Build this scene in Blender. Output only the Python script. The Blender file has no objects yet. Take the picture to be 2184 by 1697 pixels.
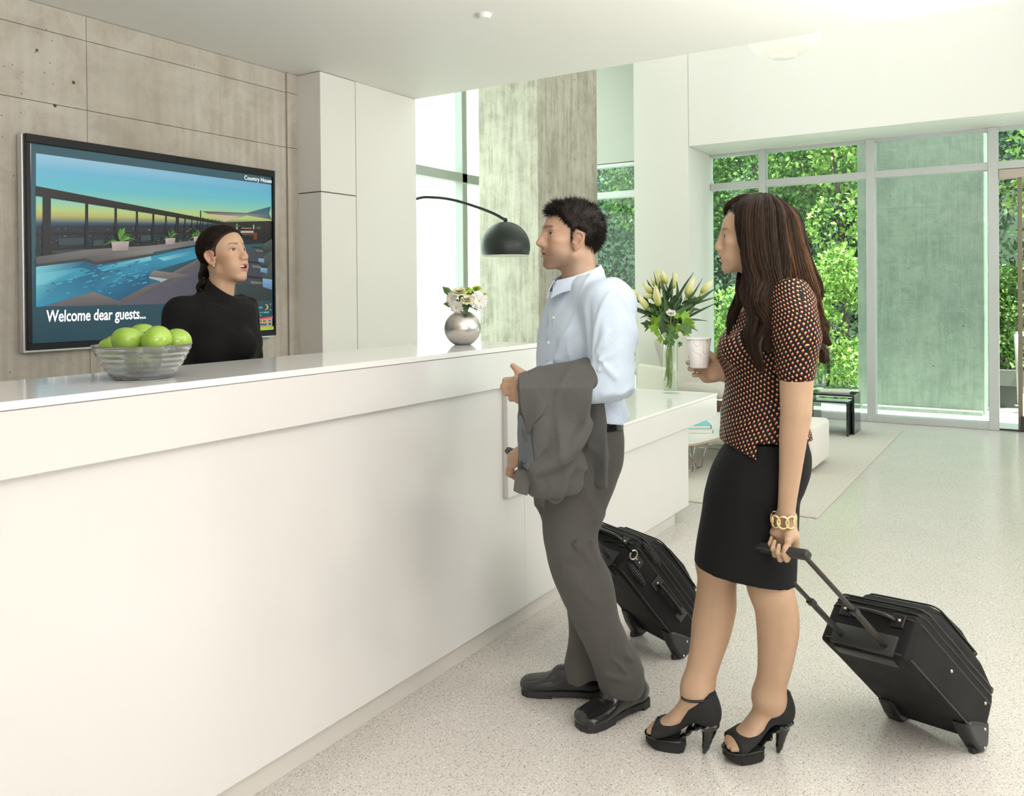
import bpy, bmesh, math, random
import numpy as np
from mathutils import Matrix, Vector
random.seed(7); np.random.seed(7)
SC = bpy.context.scene
COL = SC.collection
# ------------------------------------------------------------------ camera, light, exposure
HC = 1.45; FPX = 1788.9; YAW = .564; PIT = -.00639; ROL = -.00848; SYP = -214.3
_c, _s = math.cos(YAW), math.sin(YAW)
FW = np.array([_c*math.cos(PIT), _s*math.cos(PIT), math.sin(PIT)])
_r = np.array([_s, -_c, 0.]); _u = np.cross(_r, FW)
RT = math.cos(ROL)*_r + math.sin(ROL)*_u
UP = -math.sin(ROL)*_r + math.cos(ROL)*_u
CAM = np.array([0., 0., HC])
cam_data = bpy.data.cameras.new('camera'); cam = bpy.data.objects.new('camera', cam_data); COL.objects.link(cam)
cam_data.sensor_width = 36; cam_data.lens = FPX/2184*36; cam_data.shift_y = SYP/2184; cam_data.clip_end = 300; cam_data.clip_start = .05
cam.matrix_world = Matrix(((RT[0], UP[0], -FW[0], 0), (RT[1], UP[1], -FW[1], 0), (RT[2], UP[2], -FW[2], HC), (0, 0, 0, 1)))
SC.camera = cam
world = bpy.data.worlds.new('sky'); SC.world = world; world.use_nodes = True
_bg = world.node_tree.nodes['Background']; _bg.inputs[0].default_value = (.86, .93, 1, 1); _bg.inputs[1].default_value = 2.6
def lamp(name, kind, loc, aim, energy, color=(1, 1, 1), size=None, size_y=None, angle=None):
    d = bpy.data.lights.new(name, kind); d.energy = energy; d.color = color
    if size: d.shape = 'RECTANGLE'; d.size = size; d.size_y = size_y or size
    if angle is not None: d.angle = angle
    o = bpy.data.objects.new(name, d); COL.objects.link(o); o.location = loc
    o.rotation_euler = (Vector(aim)-Vector(loc)).to_track_quat('-Z', 'Y').to_euler()
    return o
lamp('sun', 'SUN', (0, 0, 20), (1.5, 5, 6), 13, (1, .96, .88), angle=.02)
lamp('softbox_right', 'AREA', (4.6, -4.3, 2.6), (2.6, 1.6, .9), 72, (1, .98, .975), 2.6, 2.2)
lamp('fill_behind_camera', 'AREA', (-2.4, -5.2, 2.3), (2.4, 1.2, 1.0), 165, (1, .975, .96), 3.6, 2.6)  # added frontal fill, an unseen area lamp behind the camera
lamp('lobby_fill', 'AREA', (7.0, -4.8, 2.9), (7.2, 2, 1.2), 45, (1, .995, .985), 4, 2.6)  # added unseen fill lamp for the lobby; no window stands on this side
lamp('left_window_daylight', 'AREA', (5.7, 5.2, 1.9), (7.0, 4.4, 1.5), 28, (.86, 1, .92), 1.8, 3)
lamp('ceiling_fill', 'AREA', (3.1, -.9, 1.4), (3.1, -.9, 2.8), 92, (1, .985, .985), 2.2, 1.5)  # added unseen lamp facing up, brightens the lowered ceiling
lamp('ceiling_fill_near', 'AREA', (.9, -.9, 1.4), (.9, -.9, 2.8), 115, (1, .985, .985), 2.0, 1.6)  # second added upward lamp, lifts the ceiling nearer the camera
lamp('lobby_top_fill', 'AREA', (7.2, 2.0, 4.4), (7.2, 2.0, 0), 35, (1, 1, .98), 4, 4)  # added overhead fill for the lobby, not a fitting of the room
SC.view_settings.view_transform = 'Standard'; SC.view_settings.look = 'None'
SC.view_settings.gamma = 1; SC.view_settings.use_curve_mapping = False; SC.view_settings.exposure = 0.22
SC.cycles.use_denoising = True; SC.cycles.max_bounces = 10; SC.cycles.transparent_max_bounces = 24
SC.cycles.caustics_reflective = False; SC.cycles.caustics_refractive = False; SC.cycles.sample_clamp_indirect = 8
# ------------------------------------------------------------------ measuring: photo pixels to metres
def ray(px, py): return FW + RT*((px-1092)/FPX) - UP*((py-848.5-SYP)/FPX)
def at(px, py, d): return CAM + ray(px, py)*d
def hit(px, py, ax, val):
    d = ray(px, py); return CAM + d*((val-CAM[ax])/d[ax])
# ------------------------------------------------------------------ objects
ORG = {}
def tag(o, label=None, cat=None, group=None, kind=None):
    if label: o['label'] = label
    if cat: o['category'] = cat
    if group: o['group'] = group
    if kind: o['kind'] = kind
    return o
def empty(name, loc, label=None, cat=None, group=None, kind=None):
    o = bpy.data.objects.new(name, None); COL.objects.link(o); o.location = [float(v) for v in loc]; o.empty_display_size = .1
    ORG[o.name] = np.array(loc, float)
    return tag(o, label, cat, group, kind)
def link(name, me, parent=None, loc=None):
    o = bpy.data.objects.new(name, me); COL.objects.link(o)
    if parent is not None: o.parent = parent
    org = ORG.get(parent.name, np.zeros(3)) if parent is not None else np.zeros(3)
    ORG[o.name] = org
    return o
def child_of_many(parent, me, name, n):
    return [link(name, me, parent) for _ in range(n)]
class MB:
    """collects simple shapes in world coordinates and links them as ONE mesh object"""
    def __init__(s): s.v = []; s.f = []; s.mi = []; s.n = 0; s.mat = 0
    def add(s, v, f, mi=None):
        v = np.asarray(v, float).reshape(-1, 3); s.v.append(v)
        for q in f: s.f.append([int(i)+s.n for i in q]); s.mi.append(s.mat if mi is None else mi)
        s.n += len(v); return s
    def box(s, lo, hi, bev=0.0, seg=2):
        lo = np.minimum(lo, hi) if True else lo; hi = np.maximum(np.array(lo), np.array(hi)) if False else hi
        lo = np.array(lo, float); hi = np.array(hi, float); lo, hi = np.minimum(lo, hi), np.maximum(lo, hi)
        if bev <= 0:
            x, y, z = zip(lo, hi)
            v = [(x[i], y[j], z[k]) for i in (0, 1) for j in (0, 1) for k in (0, 1)]
            return s.add(v, [(0, 1, 3, 2), (4, 6, 7, 5), (0, 4, 5, 1), (2, 3, 7, 6), (0, 2, 6, 4), (1, 5, 7, 3)])
        bm = bmesh.new(); bmesh.ops.create_cube(bm, size=1)
        for v in bm.verts: v.co = [lo[i]+(hi[i]-lo[i])*(v.co[i]+.5) for i in range(3)]
        bmesh.ops.bevel(bm, geom=bm.edges[:], offset=min(bev, .49*min(hi-lo)), segments=seg, affect='EDGES', profile=.5)
        return s.bm(bm)
    def bm(s, bm, M=None):
        bm.verts.index_update()
        v = [(M @ w.co if M else w.co)[:] for w in bm.verts]; s.add(v, [[w.index for w in f.verts] for f in bm.faces]); bm.free(); return s
    def obox(s, c, ax, half, bev=0.0, seg=2):
        """oriented box: centre, 3 axis vectors, half sizes"""
        t = MB().box(-np.array(half), half, bev, seg); A = np.array(ax, float)
        return s.add(np.concatenate(t.v) @ A + np.array(c), t.f)
    def tube(s, pts, r, n=8, cap=True, flat=1.0, up=None):
        P = np.array(pts, float); R_ = np.broadcast_to(np.array(r, float), (len(P),)); T = np.gradient(P, axis=0)
        T /= np.linalg.norm(T, axis=1)[:, None]+1e-12
        u = np.array(up, float) if up is not None else (np.array([0, 0, 1.]) if abs(T[0][2]) < .9 else np.array([1., 0, 0]))
        V = []
        for p, t, rr in zip(P, T, R_):
            b = np.cross(t, u); b /= np.linalg.norm(b)+1e-12; u = np.cross(b, t)
            for k in range(n):
                a = 2*math.pi*k/n; V.append(p + rr*(math.cos(a)*b + flat*math.sin(a)*u))
        F = [(i*n+k, i*n+(k+1) % n, (i+1)*n+(k+1) % n, (i+1)*n+k) for i in range(len(P)-1) for k in range(n)]
        if cap: F += [tuple(range(n-1, -1, -1)), tuple((len(P)-1)*n+k for k in range(n))]
        return s.add(V, F)
    def lathe(s, prof, c, n=32, axis=None, close=False):
        """profile of (radius, height) about a vertical axis at c"""
        A = np.eye(3) if axis is None else np.array(axis, float)
        V = []; m = len(prof)
        for r, h in prof:
            for k in range(n):
                a = 2*math.pi*k/n; V.append(np.array([r*math.cos(a), r*math.sin(a), h]) @ A + np.array(c))
        F = [(i*n+k, i*n+(k+1) % n, (i+1)*n+(k+1) % n, (i+1)*n+k) for i in range(m-1 if not close else m-1) for k in range(n)]
        if close: F += [((m-1)*n+k, (m-1)*n+(k+1) % n, (k+1) % n, k) for k in range(n)]
        else:
            if prof[0][0] > 1e-5: F.append(tuple(range(n-1, -1, -1)))
            if prof[-1][0] > 1e-5: F.append(tuple((m-1)*n+k for k in range(n)))
        return s.add(V, F)
    def ball(s, c, r, n=14, m=9, ax=None):
        r = np.broadcast_to(np.array(r, float), (3,)); A = np.eye(3) if ax is None else np.array(ax, float)
        V = [(0, 0, 1)]; 
        for i in range(1, m):
            t = math.pi*i/m
            V += [(math.sin(t)*math.cos(2*math.pi*k/n), math.sin(t)*math.sin(2*math.pi*k/n), math.cos(t)) for k in range(n)]
        V.append((0, 0, -1)); V = (np.array(V)*r) @ A + np.array(c)
        F = [(0, 1+k, 1+(k+1) % n) for k in range(n)]
        for i in range(m-2): F += [(1+i*n+k, 1+(i+1)*n+k, 1+(i+1)*n+(k+1) % n, 1+i*n+(k+1) % n) for k in range(n)]
        e = len(V)-1; b = 1+(m-2)*n; F += [(e, b+(k+1) % n, b+k) for k in range(n)]
        return s.add(V, F)
    def prism(s, poly, d):
        """polygon (3D points) pushed along the vector d"""
        P = np.array(poly, float); n = len(P); d = np.array(d, float)
        return s.add(np.vstack([P, P+d]), [tuple(range(n-1, -1, -1)), tuple(range(n, 2*n))]+[(k, (k+1) % n, n+(k+1) % n, n+k) for k in range(n)])
    def mesh(s, name, mats, org=(0, 0, 0), smooth=False):
        me = bpy.data.meshes.new(name)
        me.from_pydata((np.concatenate(s.v)-np.array(org)).tolist(), [], s.f)
        for m in (mats if isinstance(mats, (list, tuple)) else [mats]): me.materials.append(m)
        me.polygons.foreach_set('material_index', s.mi)
        if smooth is not False:
            me.polygons.foreach_set('use_smooth', [True]*len(s.f))
            if smooth is not True: me.set_sharp_from_angle(angle=math.radians(smooth))
        me.update(); 
        bm = bmesh.new(); bm.from_mesh(me); bmesh.ops.recalc_face_normals(bm, faces=bm.faces); bm.to_mesh(me); bm.free()
        return me
    def obj(s, name, mats, parent=None, smooth=False):
        org = ORG.get(parent.name, np.zeros(3)) if parent is not None else np.zeros(3)
        return link(name, s.mesh(name, mats, org, smooth), parent)
def np_mesh(name, V, Q, mats, smooth=True, mi=None, org=None):
    """fast mesh from arrays: vertices, quads or triangles"""
    V = np.asarray(V, np.float32); Q = np.asarray(Q, np.int32); k = Q.shape[1]
    if org is not None: V = V - np.asarray(org, np.float32)
    me = bpy.data.meshes.new(name); me.vertices.add(len(V)); me.vertices.foreach_set('co', V.ravel())
    me.loops.add(Q.size); me.loops.foreach_set('vertex_index', Q.ravel())
    me.polygons.add(len(Q)); me.polygons.foreach_set('loop_start', np.arange(len(Q), dtype=np.int32)*k)
    me.polygons.foreach_set('use_smooth', np.full(len(Q), smooth))
    for m in (mats if isinstance(mats, (list, tuple)) else [mats]): me.materials.append(m)
    if mi is not None: me.polygons.foreach_set('material_index', np.asarray(mi, np.int32))
    me.update(calc_edges=True); return me
def spline(pts, n=8):
    P = np.array(pts, float); Q = np.vstack([2*P[0]-P[1], P, 2*P[-1]-P[-2]]); out = []
    for i in range(1, len(Q)-2):
        for t in np.arange(n)/n:
            a, b, c, d = Q[i-1:i+3]; out.append(.5*(2*b+(c-a)*t+(2*a-5*b+4*c-d)*t*t+(3*b-a-3*c+d)*t**3))
    out.append(P[-1]); return np.array(out)
# ------------------------------------------------------------------ materials
def srgb(r, g, b):
    return tuple(((c/255)/12.92 if c/255 <= .04045 else ((c/255+.055)/1.055)**2.4) for c in (r, g, b))+(1,)
class NT:
    def __init__(s, name):
        s.m = bpy.data.materials.new(name); s.m.use_nodes = True; s.t = s.m.node_tree; s.N = s.t.nodes; s.b = s.N['Principled BSDF']; s.out = s.N['Material Output']
    def n(s, ty, **kw):
        o = s.N.new(ty)
        for k, v in kw.items():
            if k[0] == '_': setattr(o, k[1:], v)
            else: s.set(o.inputs[int(k[1:])] if k[0] == 'i' and k[1:].isdigit() else o.inputs[k.replace('_', ' ')], v)
        return o
    def set(s, inp, v):
        if hasattr(v, 'is_linked') or isinstance(v, bpy.types.NodeSocket): s.t.links.new(v, inp)
        elif isinstance(v, bpy.types.Node): s.t.links.new(v.outputs[0], inp)
        else: inp.default_value = v
    def ramp(s, fac, stops, interp='LINEAR'):
        r = s.N.new('ShaderNodeValToRGB'); s.set(r.inputs[0], fac); e = r.color_ramp; e.interpolation = interp
        while len(e.elements) < len(stops): e.elements.new(.5)
        for el, (p, c) in zip(e.elements, stops): el.position = p; el.color = c if len(c) == 4 else tuple(c)+(1,)
        return r.outputs[0]
    def mix(s, fac, a, b, blend='MIX'):
        m = s.N.new('ShaderNodeMix'); m.data_type = 'RGBA'; m.blend_type = blend
        s.set(m.inputs[0], fac); s.set(m.inputs[6], a); s.set(m.inputs[7], b); return m.outputs[2]
    def math(s, op, a, b=0.0, c=None):
        m = s.N.new('ShaderNodeMath'); m.operation = op; s.set(m.inputs[0], a); s.set(m.inputs[1], b)
        if c is not None: s.set(m.inputs[2], c)
        return m.outputs[0]
    def coord(s, scale=(1, 1, 1), kind='Object', rot=(0, 0, 0), loc=(0, 0, 0)):
        t = s.N.new('ShaderNodeTexCoord'); mp = s.N.new('ShaderNodeMapping'); s.t.links.new(t.outputs[kind], mp.inputs[0])
        mp.inputs['Scale'].default_value = scale; mp.inputs['Rotation'].default_value = rot; mp.inputs['Location'].default_value = loc; return mp.outputs[0]
    def noise(s, vec, scale, detail=3, rough=.5, dist=0.0):
        o = s.n('ShaderNodeTexNoise', Scale=scale, Detail=detail, Roughness=rough, Distortion=dist); s.set(o.inputs['Vector'], vec); return o.outputs[0]
    def voro(s, vec, scale, feature='F1', out=0):
        o = s.N.new('ShaderNodeTexVoronoi'); o.feature = feature; s.set(o.inputs['Vector'], vec); s.set(o.inputs['Scale'], scale); return o.outputs[out]
    def bump(s, h, strength=.2, dist=.01):
        b = s.n('ShaderNodeBump', Strength=strength, Distance=dist); s.set(b.inputs['Height'], h); s.set(s.b.inputs['Normal'], b.outputs[0]); return b
    def p(s, **kw):
        for k, v in kw.items(): s.set(s.b.inputs[k.replace('_', ' ')], v)
        return s.m
def mat(name, col, rough=.5, metal=0.0, coat=0.0, spec=.5, **kw):
    t = NT(name); t.p(Base_Color=col if len(col) == 4 else tuple(col)+(1,), Roughness=rough, Metallic=metal, Coat_Weight=coat, Specular_IOR_Level=spec, **kw); return t.m
# ------------------------------------------------------------------ surface materials
def concrete_mat(name, light, dark, stain, vstreak=1.0, grain=False, rough=.75):
    t = NT(name); v = t.coord()
    vs = t.coord((7, 7, .5)); big = t.noise(v, 1.3, 4, .6); streak = t.noise(vs, 2.6, 6, .7); fine = t.noise(v, 26, 4, .7)
    mid = t.noise(v, 5, 5, .7, .6)
    c = t.mix(t.ramp(t.math('ADD', t.math('MULTIPLY', streak, .55*vstreak), t.math('MULTIPLY', mid, 1-.55*vstreak)), [(.38, (0, 0, 0)), (.60, (1, 1, 1))]), dark, light)
    c = t.mix(t.math('MULTIPLY', t.ramp(mid, [(.42, (0, 0, 0)), (.66, (1, 1, 1))]), .55), c, light)
    c = t.mix(t.math('MULTIPLY', t.ramp(big, [(.5, (0, 0, 0)), (.75, (1, 1, 1))]), .55), c, stain)
    c = t.mix(t.math('MULTIPLY', fine, .3), c, dark)
    pit = t.voro(t.coord((1, 1, 1)), 5.5); c = t.mix(t.ramp(pit, [(.03, (1, 1, 1)), (.06, (0, 0, 0))]), c, (.06, .05, .04, 1))
    pit2 = t.voro(t.coord((1, 1, 1), loc=(3, 1, 2)), 21); msk = t.ramp(t.noise(v, 2.4, 2), [(.5, (0, 0, 0)), (.58, (1, 1, 1))])
    c = t.mix(t.math('MULTIPLY', t.ramp(pit2, [(.06, (1, 1, 1)), (.1, (0, 0, 0))]), t.math('MULTIPLY', msk, .75)), c, (.12, .1, .08, 1))
    h = t.math('ADD', t.math('MULTIPLY', streak, .6), t.math('MULTIPLY', fine, .4))
    if grain:
        w = t.n('ShaderNodeTexWave', Scale=2.2, Distortion=9.0, Detail=2.5, Detail_Scale=.8); w.bands_direction = 'X'
        t.set(w.inputs['Vector'], t.coord((2.6, 2.6, .42)))
        g = t.ramp(w.outputs[1], [(.25, (0, 0, 0)), (.8, (1, 1, 1))])
        gm = t.ramp(t.noise(v, .9, 1), [(.42, (0, 0, 0)), (.6, (1, 1, 1))])
        k = t.math('MULTIPLY', g, t.math('MULTIPLY', gm, .22)); c = t.mix(k, c, stain); h = t.math('ADD', h, t.math('MULTIPLY', k, -.8))
    t.bump(h, .35, .012); return t.p(Base_Color=c, Roughness=rough, Specular_IOR_Level=.3)
M_CONC = concrete_mat('board_marked_concrete', (.60, .555, .485, 1), (.43, .385, .32, 1), (.32, .275, .215, 1), .8, grain=True)
M_COLC = concrete_mat('column_concrete', (.52, .50, .42, 1), (.28, .26, .205, 1), (.20, .18, .125, 1), 1.3)
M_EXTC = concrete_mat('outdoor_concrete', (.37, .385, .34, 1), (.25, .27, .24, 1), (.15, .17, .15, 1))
M_PAINT = mat('white_paint', (.80, .785, .75), .55, spec=.3)
M_CEIL = mat('ceiling_paint', (.82, .81, .765), .6, spec=.3)
M_CAB = mat('satin_panel', (.76, .745, .695), .4)
M_JOINT = mat('dark_joint', (.10, .10, .085), .8)
def lacquer():
    t = NT('white_lacquer'); n = t.noise(t.coord(), 3, 2)
    return t.p(Base_Color=t.mix(n, (.70, .685, .665, 1), (.73, .715, .695, 1)), Roughness=.16, Specular_IOR_Level=.55, Coat_Weight=.15, Coat_Roughness=.1)
M_LACQ = lacquer()
M_STONE = mat('white_quartz', (.83, .82, .80), .10, spec=.32)
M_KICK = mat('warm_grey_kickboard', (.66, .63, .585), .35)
def terrazzo():
    t = NT('terrazzo'); v = t.coord()
    base = t.mix(t.noise(v, 2.5, 3), (.61, .57, .53, 1), (.67, .635, .595, 1)); grit = t.noise(v, 130, 3, .75)
    c = t.mix(t.ramp(grit, [(.36, (1, 1, 1)), (.47, (0, 0, 0))]), base, (.40, .375, .33, 1))
    for sc, lo, col_, loc in ((120, .27, (.26, .25, .22, 1), (0, 0, 0)), (90, .24, (.40, .31, .20, 1), (5, 2, 0)), (70, .22, (.78, .77, .73, 1), (1, 7, 0)), (48, .10, (.09, .09, .085, 1), (9, 4, 0)), (40, .085, (.95, .95, .92, 1), (2, 9, 0))):
        vv = t.coord((1, 1.35, 1), loc=loc, rot=(0, 0, sc)); d = t.voro(vv, sc); r = t.voro(vv, sc, out=1)
        sep = t.N.new('ShaderNodeSeparateColor'); t.set(sep.inputs[0], r)
        keep = t.ramp(sep.outputs[0], [(.30, (1, 1, 1)), (.34, (0, 0, 0))])
        c = t.mix(t.math('MULTIPLY', t.ramp(d, [(lo, (1, 1, 1)), (lo+.07, (0, 0, 0))]), t.math('MULTIPLY', keep, .8)), c, col_)
    rr = t.ramp(t.noise(v, 1.1, 3), [(.3, (.14, .14, .14)), (.7, (.24, .24, .24))])
    return t.p(Base_Color=c, Roughness=rr, Specular_IOR_Level=.5)
M_FLOOR = terrazzo()
M_ALU = mat('pale_aluminium', (.56, .57, .57), .42, .25)
M_ALU2 = mat('green_grey_aluminium', (.40, .43, .40), .45, .2)
def glass_mat(name, tint, refl=1.0, rough=0.0):
    t = NT(name); tr = t.n('ShaderNodeBsdfTransparent', Color=tint); gl = t.n('ShaderNodeBsdfGlossy', Roughness=rough)
    fr = t.n('ShaderNodeFresnel', IOR=1.5); mx = t.N.new('ShaderNodeMixShader')
    ge = t.n('ShaderNodeNewGeometry'); t.set(mx.inputs[0], t.math('MULTIPLY', t.math('MULTIPLY', fr.outputs[0], refl), t.math('SUBTRACT', 1.0, ge.outputs['Backfacing']))); t.set(mx.inputs[1], tr.outputs[0]); t.set(mx.inputs[2], gl.outputs[0])
    t.set(t.out.inputs[0], mx.outputs[0]); return t.m
M_GLASS = glass_mat('green_tinted_glass', (.84, .95, .90, 1), 1.3)
M_GLASSL = glass_mat('left_window_glass', (.93, .99, .96, 1), .5)
M_DOORG = glass_mat('clear_door_glass', (.90, .95, .91, 1), .8)
M_BLACKG = glass_mat('smoked_glass', (.10, .13, .12, 1), 2.0)
# ------------------------------------------------------------------ the room
def struct(mb, name, m, parent=None, smooth=False):
    o = mb.obj(name, m, parent, smooth)
    if parent is None: o['kind'] = 'structure'
    return o
YW, XE, ZC, YL, XF = 1.88, 4.60, 2.80, 3.90, 9.90
struct(MB().box((-4, -6, -.1), (9.96, 5.4, 0)), 'floor', M_FLOOR)
# ceilings: the lowered one over the counter and the high one over the lobby
struct(MB().box((-4, -6, ZC), (XE, 5.4, ZC+.28)), 'ceiling', M_CEIL)
struct(MB().box((XE-.02, -6, 4.6), (10.1, 5.6, 4.75)), 'ceiling_lobby', M_CEIL)
struct(MB().box((XE-.02, -6, ZC+.27), (XE-.01, 5.4, 4.6)), 'wall_above_ceiling', M_PAINT)
# left wall of cast concrete panels with recessed joints
wl = MB().box((-4, YL+.02, 0), (3.72, YL+.2, ZC)).obj('wall_left', M_JOINT); wl['kind'] = 'structure'
zs = [0, .75, 2.345, 2.68, 2.799]; xs = [-4, -2.2, -.4, .95, 2.338, 3.60, 3.70]
for k in range(len(zs)-1):
    for i in range(len(xs)-1):
        z0, z1 = zs[k]+.0015, zs[k+1]-.0015
        off = .0 if i < 5 else -.012
        MB().box((xs[i]+.0015, YL+off, z0), (xs[i+1]-.0015, YL+.03, z1)).obj('concrete_panel', M_CONC, wl)
# white storage column beside the wall, in panels
cab = empty('wall_pier', (3.684, YL, 0), kind='structure')
MB().box((3.692, 3.70, 0), (4.592, YL+.2, ZC-.002)).obj('pier_core', M_JOINT, cab)
for (x0, x1, z0, z1) in ((3.684, 3.990, 0, 2.067), (3.684, 3.990, 2.073, ZC-.003), (3.995, 4.60, 0, ZC-.001)):
    MB().box((x0, 3.692, z0), (x1, YL+.1 if x0 < 3.9 else 3.72, z1), .002, 1).obj('pier_panel', M_CAB, cab)
struct(MB().box((4.45, 3.70, 0), (XE, 5.32, ZC+.27)).box((XE-.05, 3.70, ZC), (XE, 5.32, 4.6)), 'wall_return', M_PAINT)
struct(MB().box((-4.1, -6, 0), (-4, 5.4, ZC)), 'wall_back', M_PAINT)
struct(MB().box((-4, -6.1, 0), (10, -6, 4.6)), 'wall_right', M_PAINT)
# far wall: header, deep white beam, white column, low strip over the left window
ZH = 3.085
struct(MB().box((9.12, -6, ZH), (9.96, 3.382, 4.6)), 'wall_far_beam', M_PAINT)
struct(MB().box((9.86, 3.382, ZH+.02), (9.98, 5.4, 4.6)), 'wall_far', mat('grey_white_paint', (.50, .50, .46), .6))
struct(MB().box((9.12, 3.387, 0), (9.96, 4.054, 4.6)), 'wall_column_white', M_PAINT)
struct(MB().box((7.0, 4.115, 0), (8.277, 4.814, 4.6), .006, 1), 'wall_column_concrete', M_COLC)
# window_1: the glazed front. mullions, transoms, sill and panes are pieces of it
def window(name, frame, pane):
    w = empty(name, (0, 0, 0), kind='structure')
    def bar(lo, hi, nm): return MB().box(lo, hi, .004, 1).obj(nm, frame, w)
    def glass(lo, hi): return MB().box(lo, hi).obj('glass_pane', pane, w)
    return w, bar, glass
w1, bar, glass = window('window_1', M_ALU, M_GLASS)
def yat(px, x=XF): return hit(px, 700, 0, x)[1]
cols = [5.28, 4.054, 3.387, yat(1630), yat(1860), yat(2120)]   # y of mullion lines
Y_D = yat(2120)
ys = [(5.28, 4.06), (3.382, yat(1630)), (yat(1630), yat(1860)), (yat(1860), Y_D)]
TR0, TR1 = 2.655, 2.735
for (a, b) in ys:
    bar((XF-.06, b, TR0), (XF+.06, a, TR1), 'transom'); bar((XF-.06, b, 0), (XF+.06, a, .075), 'sill_rail'); bar((XF-.05, b, ZH-.035), (XF+.05, a, ZH+.01), 'head_rail')
    glass((XF-.008, b, .07), (XF+.008, a, TR0+.01)); glass((XF-.008, b, TR1-.01), (XF+.008, a, ZH))
for y, wd in ((yat(1630), .036), (yat(1860), .044), (Y_D, .046)):
    bar((XF-.07, y-wd, 0), (XF+.07, y+wd, ZH), 'mullion')
bar((XF-.06, -6, TR0), (XF+.06, Y_D, TR1), 'transom'); glass((XF-.008, -6, TR1-.01), (XF+.008, Y_D, ZH)); bar((XF-.05, -6, ZH-.035), (XF+.05, Y_D, ZH+.01), 'head_rail')
bar((XF-.07, -1.25, 0), (XF+.07, -1.16, ZH), 'mullion'); glass((XF-.008, -6, .07), (XF+.008, -1.2, TR0)); bar((XF-.06, -6, 0), (XF+.06, -1.2, .075), 'sill_rail')
# door_1: glass entrance leaf beside the last mullion
d1 = empty('door_1', (XF, -.3, 0), kind='structure')
MB().box((XF-.05, -1.16, 2.56), (XF+.05, Y_D-.047, 2.652), .004, 1).obj('door_header', mat('tan_header', (.52, .44, .38), .5), d1)
yh = yat(2176)
MB().box((XF-.02, yh-.02, .01), (XF+.02, yh+.02, 2.56), .003, 1).obj('door_stile', mat('bronze_stile', (.25, .20, .15), .4, .5), d1)
MB().box((XF-.008, yh+.02, .012), (XF+.008, Y_D-.05, 2.555)).obj('glass_pane', M_DOORG, d1)
MB().box((XF-.008, -1.15, .012), (XF+.008, yh-.02, 2.555)).obj('glass_pane', M_DOORG, d1)
MB().box((XF-.03, -1.16, 0), (XF+.03, Y_D-.047, .012)).obj('door_threshold', mat('dark_threshold', (.05, .05, .05), .4, .5), d1)
hx = hit(2182, 925, 0, XF-.06)
MB().box((XF-.09, hx[1]-.02, .02), (XF-.03, hx[1]+.02, .16), .004, 1).obj('door_stop', mat('black_iron', (.03, .03, .03), .4), d1)
# window_2: the tall window on the left, bright outside
w2, bar, glass = window('window_2', M_ALU2, M_GLASSL)
YB = 5.32; xm = hit(983, 300, 1, YB)[0]
bar((xm-.045, YB-.05, 0), (xm+.045, YB+.05, 4.6), 'mullion'); bar((XE, YB-.05, 2.635), (XF, YB+.06, 2.735), 'transom')
xm2 = xm-3.2; bar((4.62, YB-.05, 0), (4.70, YB+.05, 4.6), 'mullion'); bar((XE, YB-.05, 0), (XF, YB+.05, .08), 'sill_rail')
bar((4.6, YB-.05, 4.5), (XF, YB+.05, 4.6), 'head_rail')
for a, b in ((4.70, xm), (xm, 9.86)):
    glass((a, YB-.008, .07), (b, YB+.008, 2.64)); glass((a, YB-.008, 2.73), (b, YB+.008, 4.52))
# ------------------------------------------------------------------ reception counter
ctr = empty('reception_counter', (1.7, 2.1, 0), 'long white lacquered reception counter with a projecting top band, in front of the receptionist', 'counter')
X0, X1 = -.6, 3.19
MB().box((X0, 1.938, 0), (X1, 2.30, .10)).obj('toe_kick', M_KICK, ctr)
MB().box((X0, 1.955, .085), (X1-.02, 2.29, 1.19)).obj('core', M_LACQ, ctr)
MB().box((X0, 1.904, .088), (3.098, 1.97, 1.055)).obj('front_panel', M_LACQ, ctr)
MB().box((X0, YW, 1.056), (X1, 1.96, 1.204), .002, 1).obj('top_band', M_LACQ, ctr)
MB().box((2.93, YW+.001, .592), (X1, 1.96, 1.053), .002, 1).obj('end_block', M_LACQ, ctr)
ctop = MB().box((X0, YW-.004, 1.2055), (X1+.006, 2.335, 1.2245), .002, 2).obj('counter_top', M_STONE)
tag(ctop, 'glossy white stone worktop lying on the reception counter', 'worktop')
ld = empty('low_desk', (4.3, 2.2, 0), 'low white desk joined to the far end of the reception counter', 'desk')
LX1 = 5.575; LYB = 2.80
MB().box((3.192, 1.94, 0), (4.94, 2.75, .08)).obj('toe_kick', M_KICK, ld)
MB().box((3.192, 1.955, .076), (5.09, 2.75, .60)).obj('core', M_LACQ, ld)
MB().box((3.101, 1.905, .088), (5.09, 1.954, .592)).obj('front_panel', M_LACQ, ld)
MB().box((3.194, YW, .592), (LX1, 2.78, .732), .002, 1).obj('top_band', M_LACQ, ld)
MB().box((3.194, YW-.003, .7335), (LX1+.003, LYB, .75), .002, 2).obj('desk_top', M_STONE, ld)
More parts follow.
